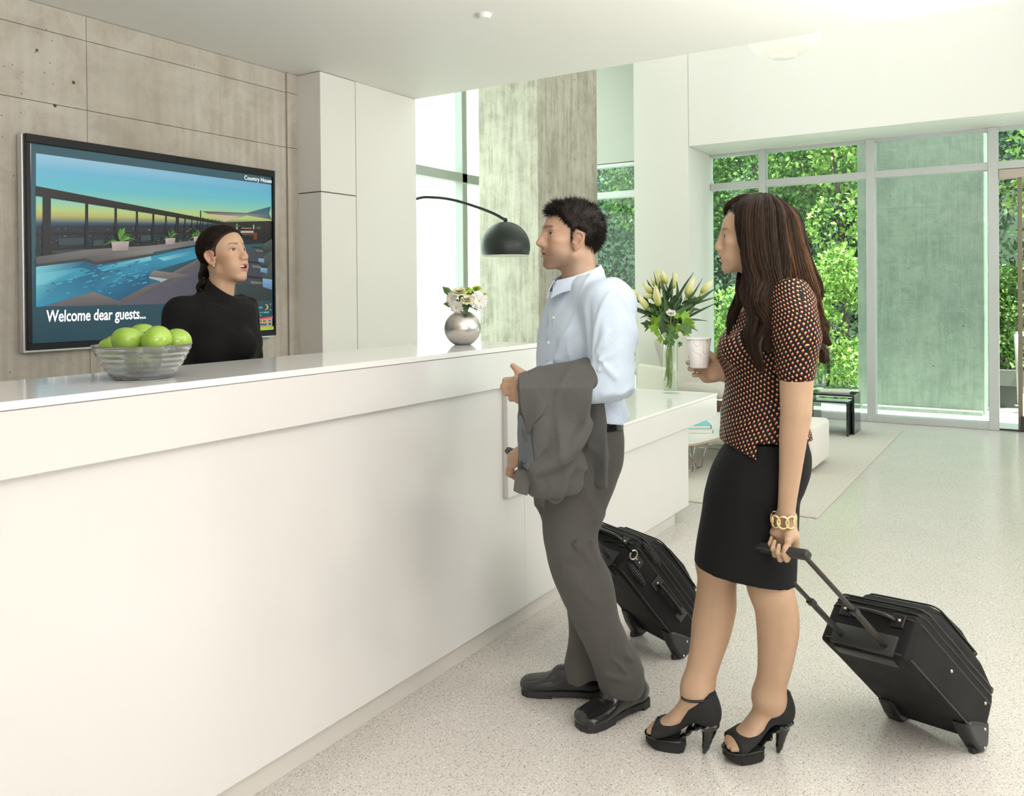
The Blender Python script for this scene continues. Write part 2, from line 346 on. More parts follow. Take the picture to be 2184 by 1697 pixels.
# smoke detector, dome lamp
sd = empty('smoke_detector', (3.38, 2.285, ZC), 'small round white smoke detector on the lowered ceiling', 'detector')
MB().lathe([(.034, 0), (.034, -.012), (.026, -.022), (.0, -.024)], (3.38, 2.285, ZC), 24).obj('detector_body', M_PAINT, sd, 40)
MB().lathe([(.038, 0), (.038, -.005), (.034, -.006)], (3.38, 2.285, ZC), 24).obj('mounting_ring', M_PAINT, sd, 40)
dm = at(1672, 122, 6.9)
dl = empty('dome_pendant', (dm[0], dm[1], dm[2]), 'pale translucent bowl pendant light showing below the ceiling edge', 'lamp')
t = NT('opal_glass'); M_OPAL = t.p(Base_Color=(.93, .88, .82, 1), Roughness=.35, Subsurface_Weight=.3, Subsurface_Radius=(.05, .05, .05), Emission_Color=(1, .93, .85, 1), Emission_Strength=.12)
rb = .30
prof = [(rb*math.sin(a), rb*.62*(1-math.cos(a))) for a in np.linspace(.0, 1.55, 12)]
MB().lathe([(max(r, .0001), h) for r, h in prof]+[(r-.008, h+.004) for r, h in prof[::-1][:-1]]+[(.0001, .012)], dm, 40).obj('bowl', M_OPAL, dl, True)
MB().lathe([(.0001, -.006), (.10, -.001), (.105, .012), (.0001, .014)], dm-np.array([0, 0, .001]), 32).obj('bowl_cap', M_OPAL, dl, True)
for a in (0, 2.09, 4.19):
    MB().tube([dm+np.array([rb*.95*math.cos(a), rb*.95*math.sin(a), .18]), (dm[0], dm[1], 4.2)], .003, 6).obj('suspension_cord', M_ALU, dl, True)
MB().lathe([(.06, 4.598-dm[2]), (.06, 4.5-dm[2]), (.012, 4.45-dm[2]), (.012, 4.18-dm[2])], dm, 20).obj('ceiling_rose', M_PAINT, dl, 40)
# ------------------------------------------------------------------ outdoors
struct(MB().box((9.96, -12, -.14), (13.6, 12, -.02)), 'ground_terrace', mat('pale_paving', (.55, .57, .53), .7))
struct(MB().box((13.6, -30, -.2), (60, 40, -.06)), 'ground_earth', mat('dark_earth', (.10, .11, .07), .9))
struct(MB().box((-2, 5.5, -.16), (13.6, 12, -.03)).box((-2, 12, -.2), (60, 40, -.06)), 'ground_side', mat('bright_paving', (.75, .76, .74), .8))
ep = [hit(1830, 700, 0, 11.1)[1], hit(2101, 700, 0, 11.1)[1]]
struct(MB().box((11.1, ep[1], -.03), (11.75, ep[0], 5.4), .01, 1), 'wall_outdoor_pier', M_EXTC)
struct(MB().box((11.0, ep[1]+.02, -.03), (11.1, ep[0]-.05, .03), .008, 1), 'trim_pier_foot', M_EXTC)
struct(MB().box((2.0, 7.4, -.05), (12.2, 7.8, 8.5)), 'wall_neighbour', M_NB := mat('white_board', (.84, .88, .85), .8))
rail_m = mat('pale_steel', (.55, .58, .55), .35, .6)
hr = empty('handrail', hit(2170, 866, 2, 0), 'slim leaning steel handrail post outside the glass door', 'handrail')
b0 = hit(2176, 862, 0, 11.5); b1 = hit(2168, 712, 0, 11.5)
MB().tube([b0, b1], .028, 10).obj('post', rail_m, hr, True)
MB().tube([b1, b1+np.array([.6, -.35, -.02])], .028, 10).obj('rail', rail_m, hr, True)
MB().lathe([(.06, 0), (.06, .012), (.03, .02)], b0-np.array([0, 0, .02]), 16).obj('base_plate', rail_m, hr, 40)
pl = hit(2140, 868, 2, -.02)
pt = empty('street_planter', pl, 'dark grey square planter outside by the glass door', 'planter')
pm = mat('dark_planter', (.06, .065, .06), .5); e1 = .23; c = pl+np.array([.15, 0, 0])
MB().prism([c+np.array(p) for p in ((-.2, -.2, 0), (.2, -.2, 0), (.2, .2, 0), (-.2, .2, 0))], (0, 0, .27)).obj('planter_body', pm, pt)
MB().box(c+np.array([-.24, -.24, .27]), c+np.array([.24, .24, .47]), .01).obj('planter_rim', mat('grey_planter', (.16, .17, .16), .5), pt)
MB().box(c+np.array([-.21, -.21, .40]), c+np.array([.21, .21, .475])).obj('planter_soil', mat('soil', (.05, .04, .03), .95), pt)
PLANTER = c
bank = [(27, -30, -.1), (27, 30, -.1), (33, 30, 12), (33, -30, 12)]; struct(MB().prism(bank, (1, 0, -.1)), 'ground_bank', M_LF_D0 := mat('dark_shrubbery', (.05, .09, .055), .9))
struct(MB().box((17.4, -14, -.06), (24, -.4, -.02)), 'ground_road', mat('pale_asphalt', (.72, .70, .69), .8))
struct(MB().box((24, -14, -.06), (24.25, -.4, .16)), 'trim_kerb', mat('red_kerb', (.45, .14, .12), .8))
bw = MB().box((25.5, -14, -.06), (26, -.4, 1.7)).box((25.2, -14, 1.7), (26, -.4, 2.15)); struct(bw, 'wall_street', mat('dark_street_wall', (.11, .11, .12), .8))
def leaf_mat(name, a, b, trans=.25):
    t = NT(name); n = t.n('ShaderNodeNewGeometry'); r = t.ramp(n.outputs['Random Per Island'], [(0, a), (1, b)])
    return t.p(Base_Color=r, Roughness=.5, Specular_IOR_Level=.35, Transmission_Weight=0.0, Subsurface_Weight=0.0)
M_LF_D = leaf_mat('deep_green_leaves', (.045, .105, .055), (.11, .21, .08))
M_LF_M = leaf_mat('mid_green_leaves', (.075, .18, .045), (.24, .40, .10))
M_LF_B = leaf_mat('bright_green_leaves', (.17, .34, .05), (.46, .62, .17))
M_BARK = mat('bark', (.07, .05, .035), .9)
def leaves(centres, radii, n, size, rng, up=.35):
    """many small folded leaves spread through ellipsoid clumps -> vertices, triangles"""
    C_ = np.array(centres, float); Rr = np.array(radii, float); w = (Rr**2).sum(1) if Rr.ndim > 1 else Rr**2
    k = rng.choice(len(C_), n, p=w/w.sum()); d = rng.normal(size=(n, 3)); d /= np.linalg.norm(d, axis=1)[:, None]
    rad = rng.uniform(.55, 1.04, n)**.6; rk = Rr[k] if Rr.ndim > 1 else Rr[k][:, None]
    p = C_[k] + d*rad[:, None]*rk
    a = rng.normal(size=(n, 3))*.8+d*.6; a[:, 2] -= .15; a /= np.linalg.norm(a, axis=1)[:, None]
    nr = d*.5+rng.normal(size=(n, 3))*.5+np.array([0, 0, up]); b = np.cross(nr, a); b /= np.linalg.norm(b, axis=1)[:, None]+1e-9
    nn = np.cross(a, b); s_ = size*rng.uniform(.6, 1.25, n)[:, None]
    V = np.stack([p, p+a*s_*.5+b*s_*.3+nn*s_*.06, p+a*s_, p+a*s_*.5-b*s_*.3+nn*s_*.06], 1).reshape(-1, 3)
    i = np.arange(n)*4; Q = np.stack([i, i+1, i+2, i+3], 1); return V, Q
def tree(name, base, h, trunk_r, clumps, n, size, m, label, cat, group, seed):
    rng = np.random.default_rng(seed); base = np.array(base, float)
    t = empty(name, base, label, cat, group)
    P = [base, base+np.array([.05*h*.3, 0, h*.35]), base+np.array([0, .04*h, h*.8])]
    mb = MB().tube(spline(P, 5), np.linspace(trunk_r, trunk_r*.35, 11), 8)
    for c_, r_ in clumps[:5]:
        mb.tube(spline([base+np.array([0, 0, h*.3]), base+np.array([0, 0, h*.3])*.5+(base+np.array(c_))*.5-np.array([0, 0, 0])*1, base+np.array(c_)], 4), np.linspace(trunk_r*.5, .01, 9), 6)
    mb.obj('trunk', M_BARK, t, True)
    V, Q = leaves([base+np.array(c_) for c_, _ in clumps], [np.broadcast_to(r_, 3) for _, r_ in clumps], n, size, rng)
    o = link('foliage', np_mesh('foliage', V, Q, m, False, org=base), t); o['kind'] = 'stuff'; return t
rs = np.random.default_rng(3)
def crown(w, z0, z1, r, k): return [((rs.uniform(-w, w)*.7, rs.uniform(-w, w), rs.uniform(z0, z1)), rs.uniform(.6, 1.1)*r) for _ in range(k)]
far = [(22, 2.2), (22.5, 5.2), (21.5, 8.2), (22.5, 11.4), (23, 14.6), (22.5, -1.2), (30.5, -4.2), (31, -7.5)]
FARL = ['dark backdrop tree directly behind the outdoor pier', 'dark backdrop tree just left of the one behind the pier', 'dark backdrop tree behind the white column, seen in its right hand pane', 'dark backdrop tree behind the white column, seen on its left', 'dark backdrop tree farthest left, behind the concrete column', 'dark backdrop tree seen above the glass door', 'dark street tree across the road, seen through the glass door', 'dark street tree farthest right, beyond the road']
for i, (x, y) in enumerate(far):
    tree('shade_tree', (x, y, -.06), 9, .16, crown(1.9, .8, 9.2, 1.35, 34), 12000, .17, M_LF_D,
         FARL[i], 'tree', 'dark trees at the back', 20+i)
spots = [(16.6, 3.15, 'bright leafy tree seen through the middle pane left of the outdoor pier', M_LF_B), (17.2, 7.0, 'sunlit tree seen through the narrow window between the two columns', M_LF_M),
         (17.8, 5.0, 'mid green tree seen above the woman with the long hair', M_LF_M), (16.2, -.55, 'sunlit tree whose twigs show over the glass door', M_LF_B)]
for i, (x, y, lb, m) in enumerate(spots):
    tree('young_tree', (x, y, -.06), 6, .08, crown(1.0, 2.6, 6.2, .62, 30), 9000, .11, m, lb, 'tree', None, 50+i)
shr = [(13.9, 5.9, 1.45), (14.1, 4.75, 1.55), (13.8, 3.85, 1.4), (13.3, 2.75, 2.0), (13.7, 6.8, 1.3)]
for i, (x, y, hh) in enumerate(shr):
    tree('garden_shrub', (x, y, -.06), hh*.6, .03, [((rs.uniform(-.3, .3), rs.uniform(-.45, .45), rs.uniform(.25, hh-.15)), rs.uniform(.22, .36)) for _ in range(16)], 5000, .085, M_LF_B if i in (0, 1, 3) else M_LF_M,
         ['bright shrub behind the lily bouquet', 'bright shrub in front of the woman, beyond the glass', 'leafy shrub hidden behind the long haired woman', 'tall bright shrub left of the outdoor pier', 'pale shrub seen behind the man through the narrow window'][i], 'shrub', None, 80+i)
pc = PLANTER+np.array([0, 0, .47])
tree('potted_shrub', pc, .9, .02, [((rs.uniform(-.1, .1), rs.uniform(-.12, .12), z), .19) for z in np.linspace(.1, 1.1, 9)]+[((0, -.25, 1.2), .12), ((0, -.38, 1.3), .09)], 3600, .07, M_LF_M,
     'leafy green shrub growing in the dark planter by the door', 'shrub', None, 99)
# ------------------------------------------------------------------ sculpting: smooth solids -> one continuous mesh
def smin(a, b, k):
    if k <= 0: return np.minimum(a, b)
    h = np.maximum(k-np.abs(a-b), 0)/k; return np.minimum(a, b)-h*h*k*.25
def ell(P, c, r, R=None):
    q = P-np.array(c, np.float32)
    if R is not None: q = q @ np.array(R, np.float32).T
    r = np.array(r, np.float32); u = q/r; k0 = np.sqrt((u*u).sum(-1)); u = u/r; k1 = np.sqrt((u*u).sum(-1))+1e-6
    return k0*(k0-1)/k1
def sph(P, c, r):
    q = P-np.array(c, np.float32); return np.sqrt((q*q).sum(-1))-r
def cap(P, a, b, ra, rb):
    a = np.array(a, np.float32); ba = np.array(b, np.float32)-a; q = P-a
    t = np.clip((q @ ba)/(ba @ ba+1e-9), 0, 1); q = q-t[:, None]*ba
    return np.sqrt((q*q).sum(-1))-(ra+(rb-ra)*t)
def tubes(P, pts, rad, k=0.0):
    d = None
    for i in range(len(pts)-1):
        e = cap(P, pts[i], pts[i+1], rad[i], rad[i+1]); d = e if d is None else smin(d, e, k)
    return d
def etube(P, pts, A, B, side, power=2.0):
    """tube with an elliptic section: half width A along `side`, B across it"""
    d = None; side = np.array(side, np.float32)
    for i in range(len(pts)-1):
        a = np.array(pts[i], np.float32); ba = np.array(pts[i+1], np.float32)-a; L = np.linalg.norm(ba); ax = ba/L
        s_ = side-ax*(side @ ax); s_ /= np.linalg.norm(s_); o_ = np.cross(ax, s_)
        q = P-a; al = q @ ax; t = np.clip(al/L, 0, 1); ex = al-t*L
        a_ = A[i]+(A[i+1]-A[i])*t; b_ = B[i]+(B[i+1]-B[i])*t; m = np.minimum(a_, b_)
        x = np.abs(q @ s_)/a_; y = np.abs(q @ o_)/b_
        r = (x**power+y**power)**(1/power) if power != 2 else np.sqrt(x*x+y*y)
        e = np.sqrt(((r)*m)**2+ex*ex)-m if True else r
        d = e if d is None else smin(d, e, .012)
    return d
class Loft:
    """stack of super-ellipses along z: rows (z, centre u, centre w, half side, half depth); yaw turns the section"""
    def __init__(s, rows, yaw, power=2.3, cap_r=.02):
        R = np.array(sorted(rows), float); zz = np.linspace(R[0, 0], R[-1, 0], 160); s.z = zz; s.tab = []
        for j in range(1, 5):
            sp = spline(np.column_stack([R[:, 0], R[:, j]]), 24); o = np.argsort(sp[:, 0]); s.tab.append(np.interp(zz, sp[o, 0], sp[o, 1]))
        s.c, s.s, s.p, s.cap = math.cos(yaw), math.sin(yaw), power, cap_r
        m = max(s.tab[2].max(), s.tab[3].max())+.03
        s.lo = np.array([s.tab[0].min()-m, s.tab[1].min()-m, zz[0]-.03]); s.hi = np.array([s.tab[0].max()+m, s.tab[1].max()+m, zz[-1]+.03])
    def __call__(s, P):
        z = P[:, 2]; cu, cw, a, b = [np.interp(z, s.z, t) for t in s.tab]
        x = P[:, 0]-cu; y = P[:, 1]-cw; X = np.abs(x*s.c+y*s.s)/a; Y = np.abs(-x*s.s+y*s.c)/b
        r = (X**s.p+Y**s.p)**(1/s.p); d = (r-1)*np.minimum(a, b)*.9
        e = np.maximum(s.z[0]-z, z-s.z[-1]); return np.maximum(d, e).astype(np.float32)
class Solid:
    def __init__(s): s.ops = []
    def add(s, fn, lo=None, hi=None, op='u', k=.01):
        s.ops.append((op, k, fn, None if lo is None else np.array(lo, float)-.002, None if hi is None else np.array(hi, float)+.002)); return s
    def cap(s, a, b, ra, rb, op='u', k=.01):
        m = max(ra, rb); return s.add(lambda P: cap(P, a, b, ra, rb), np.minimum(a, b)-m, np.maximum(a, b)+m, op, k)
    def ell(s, c, r, R=None, op='u', k=.01):
        m = max(r); return s.add(lambda P: ell(P, c, r, R), np.array(c)-m, np.array(c)+m, op, k)
    def tube(s, pts, rad, op='u', k=.01, ki=.0, n=0):
        if n:
            t = np.linspace(0, 1, len(pts)); pts2 = spline(pts, n); rad = np.interp(np.linspace(0, 1, len(pts2)), t, rad); pts = pts2
        m = max(rad); P_ = np.array(pts); return s.add(lambda P: tubes(P, pts, rad, ki), P_.min(0)-m, P_.max(0)+m, op, k)
    def etube(s, pts, A, B, side, op='u', k=.01, power=2.0, n=0):
        if n:
            t = np.linspace(0, 1, len(pts)); p2 = spline(pts, n); tt = np.linspace(0, 1, len(p2)); A = np.interp(tt, t, A); B = np.interp(tt, t, B); pts = p2
        m = max(max(A), max(B)); P_ = np.array(pts); return s.add(lambda P: etube(P, pts, A, B, side, power), P_.min(0)-m, P_.max(0)+m, op, k)
    def loft(s, rows, yaw, power=2.3, op='u', k=.01):
        L = Loft(rows, yaw, power); return s.add(L, L.lo, L.hi, op, k)
    def half(s, point, normal, k=.002):
        """keep only the side the normal points away from"""
        p = np.array(point, np.float32); n = np.array(normal, np.float32); n /= np.linalg.norm(n)
        return s.add(lambda P: (P-p) @ n, None, None, 'i', k)
    def bend(s, fn, lo, hi): return s.add(fn, lo, hi, 'd', 0)
    def ev(s, P, lo=None, hi=None):
        P = P.astype(np.float32); d = np.full(len(P), 1.0, np.float32)
        for op, k, fn, l, h in s.ops:
            if l is not None and lo is not None:
                m = .03+k
                if (l-m > hi).any() or (h+m < lo).any(): continue
            if op == 'd': d = d+fn(P); continue
            e = fn(P)
            if op == 'u': d = smin(d, e, k)
            elif op == 's': d = -smin(-d, e, k)
            elif op == 'i': d = -smin(-d, -e, k)
        return d
    def bounds(s):
        lo = np.min([l for o, k, f, l, h in s.ops if l is not None and o == 'u'], 0); hi = np.max([h for o, k, f, l, h in s.ops if l is not None and o == 'u'], 0)
        return lo-.01, hi+.01
def nets(solid, lo, hi, h, B=24):
    """naive surface nets on a regular grid, evaluated block by block near the surface"""
    lo = np.array(lo, float); hi = np.array(hi, float); nb = np.maximum(1, np.ceil((hi-lo)/(h*B)).astype(int)); n = nb*B+1
    D = np.full(n, 1.0, np.float32); g = np.arange(B+1)*h
    ox, oy, oz = np.meshgrid(g, g, g, indexing='ij'); base = np.stack([ox.ravel(), oy.ravel(), oz.ravel()], 1)
    ctr = np.array([(i, j, k) for i in range(nb[0]) for j in range(nb[1]) for k in range(nb[2])])
    half = h*B/2; pc = lo+(ctr+.5)*h*B
    for (i, j, k), c in zip(ctr, pc):
        l = c-half; u = c+half; near = False
        for op, kk, fn, a, b in solid.ops:
            if op == 'u' and not ((a-.004 > u).any() or (b+.004 < l).any()): near = True; break
        if not near: continue
        d0 = solid.ev(np.array([c]), l, u)[0]
        if abs(d0) > half*3.2+.02 and d0 > 0: continue
        d = solid.ev(base+l, l, u)
        D[i*B:i*B+B+1, j*B:j*B+B+1, k*B:k*B+B+1] = d.reshape(B+1, B+1, B+1)
    I = D < 0; s = np.zeros(n-1, np.uint8)
    for a in (0, 1):
        for b in (0, 1):
            for c in (0, 1): s += I[a:n[0]-1+a, b:n[1]-1+b, c:n[2]-1+c]
    act = np.argwhere((s > 0) & (s < 8)); vid = np.full(n-1, -1, np.int32); vid[tuple(act.T)] = np.arange(len(act))
    acc = np.zeros((len(act), 3)); cnt = np.zeros(len(act))
    cor = [(a, b, c) for a in (0, 1) for b in (0, 1) for c in (0, 1)]; val = {q: D[act[:, 0]+q[0], act[:, 1]+q[1], act[:, 2]+q[2]] for q in cor}
    for q in cor:
        for ax in range(3):
            if q[ax]: continue
            r = list(q); r[ax] = 1; v0, v1 = val[q], val[tuple(r)]; m = (v0 < 0) != (v1 < 0); t = np.where(m, v0/(v0-v1+1e-12), 0)
            p = np.tile(np.array(q, float), (len(act), 1)); p[:, ax] += t; acc += p*m[:, None]; cnt += m
    V = lo+(act+acc/cnt[:, None])*h; Q = []
    for ax in range(3):
        b, c = [(1, 2), (2, 0), (0, 1)][ax]
        sl0 = [slice(1, n[i]-1) for i in range(3)]; sl0[ax] = slice(0, n[ax]-1); sl1 = list(sl0); sl1[ax] = slice(1, n[ax])
        A0, A1 = I[tuple(sl0)], I[tuple(sl1)]; e = np.argwhere(A0 != A1); flip = A0[tuple(e.T)]
        off = np.array([1, 1, 1]); off[ax] = 0; e = e+off
        def cell(db, dc):
            w = e.copy(); w[:, b] -= db; w[:, c] -= dc; return vid[tuple(w.T)]
        q = np.stack([cell(1, 1), cell(0, 1), cell(0, 0), cell(1, 0)], 1); q[~flip] = q[~flip][:, ::-1]; Q.append(q)
    return V, np.concatenate(Q)
def smooth(V, Q, it=1, lam=.5):
    e = np.concatenate([Q[:, [0, 1]], Q[:, [1, 2]], Q[:, [2, 3]], Q[:, [3, 0]]]); n = len(V)
    deg = np.bincount(e.ravel(), minlength=n)+1e-9
    for _ in range(it):
        S = np.stack([np.bincount(e[:, 0], V[e[:, 1], j], n)+np.bincount(e[:, 1], V[e[:, 0], j], n) for j in range(3)], 1)/deg[:, None]; V = V+(S-V)*lam
    return V
class Fig:
    """a figure's own metre frame: u to the photo's right, v away from the viewer, z up, standing at base"""
    def __init__(s, base, depth=None, A=None):
        s.base = np.array(base, float); f = np.array([FW[0], FW[1], 0]); f /= np.linalg.norm(f)
        s.A = np.array([[f[1], -f[0], 0], f, [0, 0, 1.]]) if A is None else np.array(A, float); s.d = depth
    def W(s, p): return np.asarray(p, float) @ s.A + s.base
    def L(s, px, py, v=0.0):
        """frame point seen at a photo pixel, v metres behind the figure's own depth"""
        return (at(px, py, s.d+v)-s.base) @ s.A.T
    def row(s, py, p0, p1, a, alpha, v=0.0, f=1.0):
        """loft row whose outline spans pixels p0..p1 at height py; a = half side, body turned alpha to the viewer"""
        l, r = s.L(p0, py, v), s.L(p1, py, v); e = (r[0]-l[0])/2; q = e*e-(a*math.sin(alpha))**2
        return (l[2], (l[0]+r[0])/2, v, a, max(.03, math.sqrt(max(q, 1e-4))/math.cos(alpha))*f)
    def mesh(s, name, solid, h, mats, parent, boxes=(), sm=1, col=None, lo=None, hi=None, keep=None, flip=False):
        l, u = solid.bounds(); l = l if lo is None else np.array(lo); u = u if hi is None else np.array(hi)
        Vs, Qs, o = [], [], 0
        fine = [(np.array(a), np.array(b), hh) for a, b, hh in boxes]
        V, Q = nets(solid, l, u, h); V = smooth(V, Q, sm)
        inside = np.zeros(len(V), bool)
        for a, b, hh in fine: inside |= ((V > a+hh*2.5) & (V < b-hh*2.5)).all(1)
        Q = Q[~inside[Q].all(1)]; Vs.append(V); Qs.append(Q); o += len(V)
        for a, b, hh in fine:
            V, Q = nets(solid, a, b, hh); e = (V > a+hh) & (V < b-hh*1.0); V = smooth(V, Q, sm); Vs.append(V); Qs.append(Q+o); o += len(V)
        V = np.concatenate(Vs); Q = np.concatenate(Qs); used = np.zeros(len(V), bool); used[Q.ravel()] = True
        if keep is not None: Q = Q[keep(V[Q].mean(1))]; used[:] = False; used[Q.ravel()] = True
        idx = np.cumsum(used)-1; V = V[used]; Q = idx[Q]
        org = ORG.get(parent.name, np.zeros(3)) if parent is not None else np.zeros(3)
        me = np_mesh(name, s.W(V), Q[:, ::-1], mats, True, org=org)
        if col is not None:
            c = np.ones((len(V), 4), np.float32); c[:, :3] = col(V); at_ = me.color_attributes.new('Col', 'FLOAT_COLOR', 'POINT'); at_.data.foreach_set('color', c.ravel())
        return link(name, me, parent)
def turn(f, up=(0, 0, 1)):
    """rows: left, forward, up for a head or hand looking along f"""
    f = np.array(f, float); f /= np.linalg.norm(f); l = np.cross(np.array(up, float), f); l /= np.linalg.norm(l); u = np.cross(f, l); return np.array([l, f, u])
def nz(P, f, seed=0.0):
    """cheap smooth noise from sines"""
    a = np.sin(P[:, 0]*f+1.3*np.sin(P[:, 2]*f*.7+seed)+seed*2.1); b = np.sin(P[:, 2]*f*1.1+1.7*np.sin(P[:, 1]*f*.8+seed*1.3)+seed); c = np.sin(P[:, 1]*f*.9+1.1*np.sin(P[:, 0]*f+seed)); return (a+b+c)/3
def bell(P, c, r):
    q = (P-np.array(c, np.float32))/np.array(r, np.float32); return np.exp(-(q*q).sum(-1))
def fold(P, a, b, width, amp):
    """a raised crease running from a to b"""
    a = np.array(a, np.float32); ba = np.array(b, np.float32)-a; q = P-a; t = np.clip((q @ ba)/(ba @ ba), 0, 1); q = q-t[:, None]*ba; d2 = (q*q).sum(-1)
    return -amp*np.exp(-d2/width**2)*(1-(2*t-1)**4)
EAR_RIM = spline([(.0765, .004, .012), (.0800, -.002, .026), (.0835, -.016, .029), (.0865, -.028, .018), (.0850, -.027, .000), (.0795, -.016, -.020), (.0760, -.006, -.028)], 2)
def lip_pts(o):
    dz = -o.get('open', 0.); dy = .35*dz; c = o.get('smile', 0.)
    return ([(0, .0975, -.0465), (.008, .0975, -.0452), (.0165, .0930, -.0475+c*.4), (.0245, .0845, -.0500+dz*.3+c)],
            [(0, .0960+dy*.7, -.0563+dz*.85), (.009, .0950+dy*.7, -.0561+dz*.85), (.017, .0900+dy*.5, -.0535+dz*.7+c*.4), (.0245, .0845, -.0505+dz*.4+c)])
# ---- heads: x to the figure's left, y forward, z up, origin between the ears
def head_fn(o):
    op = o.get('open', 0.0); nose = o.get('nose', 1.0); jw = o.get('jaw', 1.0); fem = o.get('fem', 0.0); gap = o.get('gap', .003); lip = o.get('lip', 1.0)
    def fn(P):
        X = P.copy(); X[:, 0] = np.abs(X[:, 0]); S = X
        d = ell(S, (0, -.012, .046), (.0735, .092, .083))
        fo = o.get('fore', 0.); d = smin(d, ell(S, (0, .026+fo, .046), (.061, .066, .062)), .03)
        d = smin(d, ell(S, (0, .034, -.018), (.055, .055, .072)), .03)
        dz = -op; dy = -.35*op
        j = cap(S, (.049*jw, .006, -.050), (.016*jw, .066+dy, -.080+dz), .015, .0155); j = smin(j, ell(S, (0, .077+dy, -.0815+dz), (.019*jw, .017, .0165)), .02)
        j = smin(j, ell(S, (0, .035, -.066+dz*.5), (.040*jw, .046, .024)), .02); d = smin(d, j, .022)
        d = smin(d, ell(S, (.044, .056, -.006), (.019, .026, .014)), .022)
        d = smin(d, ell(S, (.033-.003*fem, .056, -.042), (.025-.004*fem, .028, .03)), .022)
        d = smin(d, ell(S, (0, .074+dy*.2, -.045+dz*.3), (.028, .0245, .027)), .02)
        if fem < .5: d = smin(d, cap(S, (.012, .090+fo*.8, .034), (.044, .076+fo*.4, .033), .0085, .006), .016)
        d = -smin(-d, ell(S, (.033, .099, .017), (.019, .017, .0105)), .014)
        n = tubes(S, [(0, .0895, .032), (0, .0960+.004*(nose-1), .015), (0, .106+.012*(nose-1), -.0045), (0, .1125+.016*(nose-1), -.0170+.0035*fem)], [.0085-.0015*fem, .0085-.0018*fem, .009-.0014*fem, .0105-.0020*fem], .008)
        n = smin(n, cap(S, (0, .086, .024), (0, .093, -.016), .0095, .0125), .010)
        n = smin(n, ell(S, (.0125*(1-.12*fem), .1005, -.0230), (.0078, .0105, .0075)), .009); n = smin(n, cap(S, (0, .110+.008*(nose-1), -.0225), (0, .098, -.0300), .0058, .005), .006)
        d = smin(d, n, .010)
        d = -smin(-d, ell(S, (.0064, .1040, -.0290), (.0030, .0050, .0028)), .003)
        # lids
        d = smin(d, sph(S, (.0325, .0745, .0175), .0142), .006)
        d = -smin(-d, ell(S, (.0335, .090, .0168), (.0138, .020, o.get('eye', .0052)), ((1, 0, .08), (0, 1, 0), (-.08, 0, 1))), .0016)
        d = smin(d, cap(S, (.0215, .0862, .0212), (.0445, .0800, .0200), .0014, .0014), .003)
        # lips
        up_ = tubes(S, lip_pts(o)[0], [.0046*lip, .0050*lip, .0040*lip, .0022], .004)
        lo_ = tubes(S, lip_pts(o)[1], [.0056*lip, .0054*lip, .0042*lip, .0022], .004)
        d = smin(d, up_, .006); d = smin(d, lo_, .006)
        d = -smin(-d, ell(S, (0, .092, -.0513+dz*.42), (.0215, .028, gap+op*.36)), .003)
        d = -smin(-d, ell(S, (0, .0985+dy, -.0668+dz), (.016, .006, .0035)), .008)
        # ears
        S = S-np.array((0, .013, 0), np.float32)
        R = np.array(((.94, .34, 0), (-.33, .92, .2), (.07, -.19, .98)), np.float32)
        e = ell(S, (.0745, -.012, .000), (.0062, .0185, .031), R); rim = tubes(S, EAR_RIM, np.interp(np.linspace(0, 6, len(EAR_RIM)), range(7), [.0032, .0034, .0036, .0038, .0034, .0034, .0048]), .002)
        e = smin(e, rim, .005); e = -smin(-e, ell(S, (.0840, -.009, -.002), (.0085, .0095, .0140)), .004); e = -smin(-e, ell(S, (.0855, -.015, .016), (.0055, .008, .007)), .004)
        e = smin(e, cap(S, (.0765, .003, -.006), (.077, .002, -.012), .0035, .003), .003)
        d = smin(d, e, .005)
        return d
    return fn
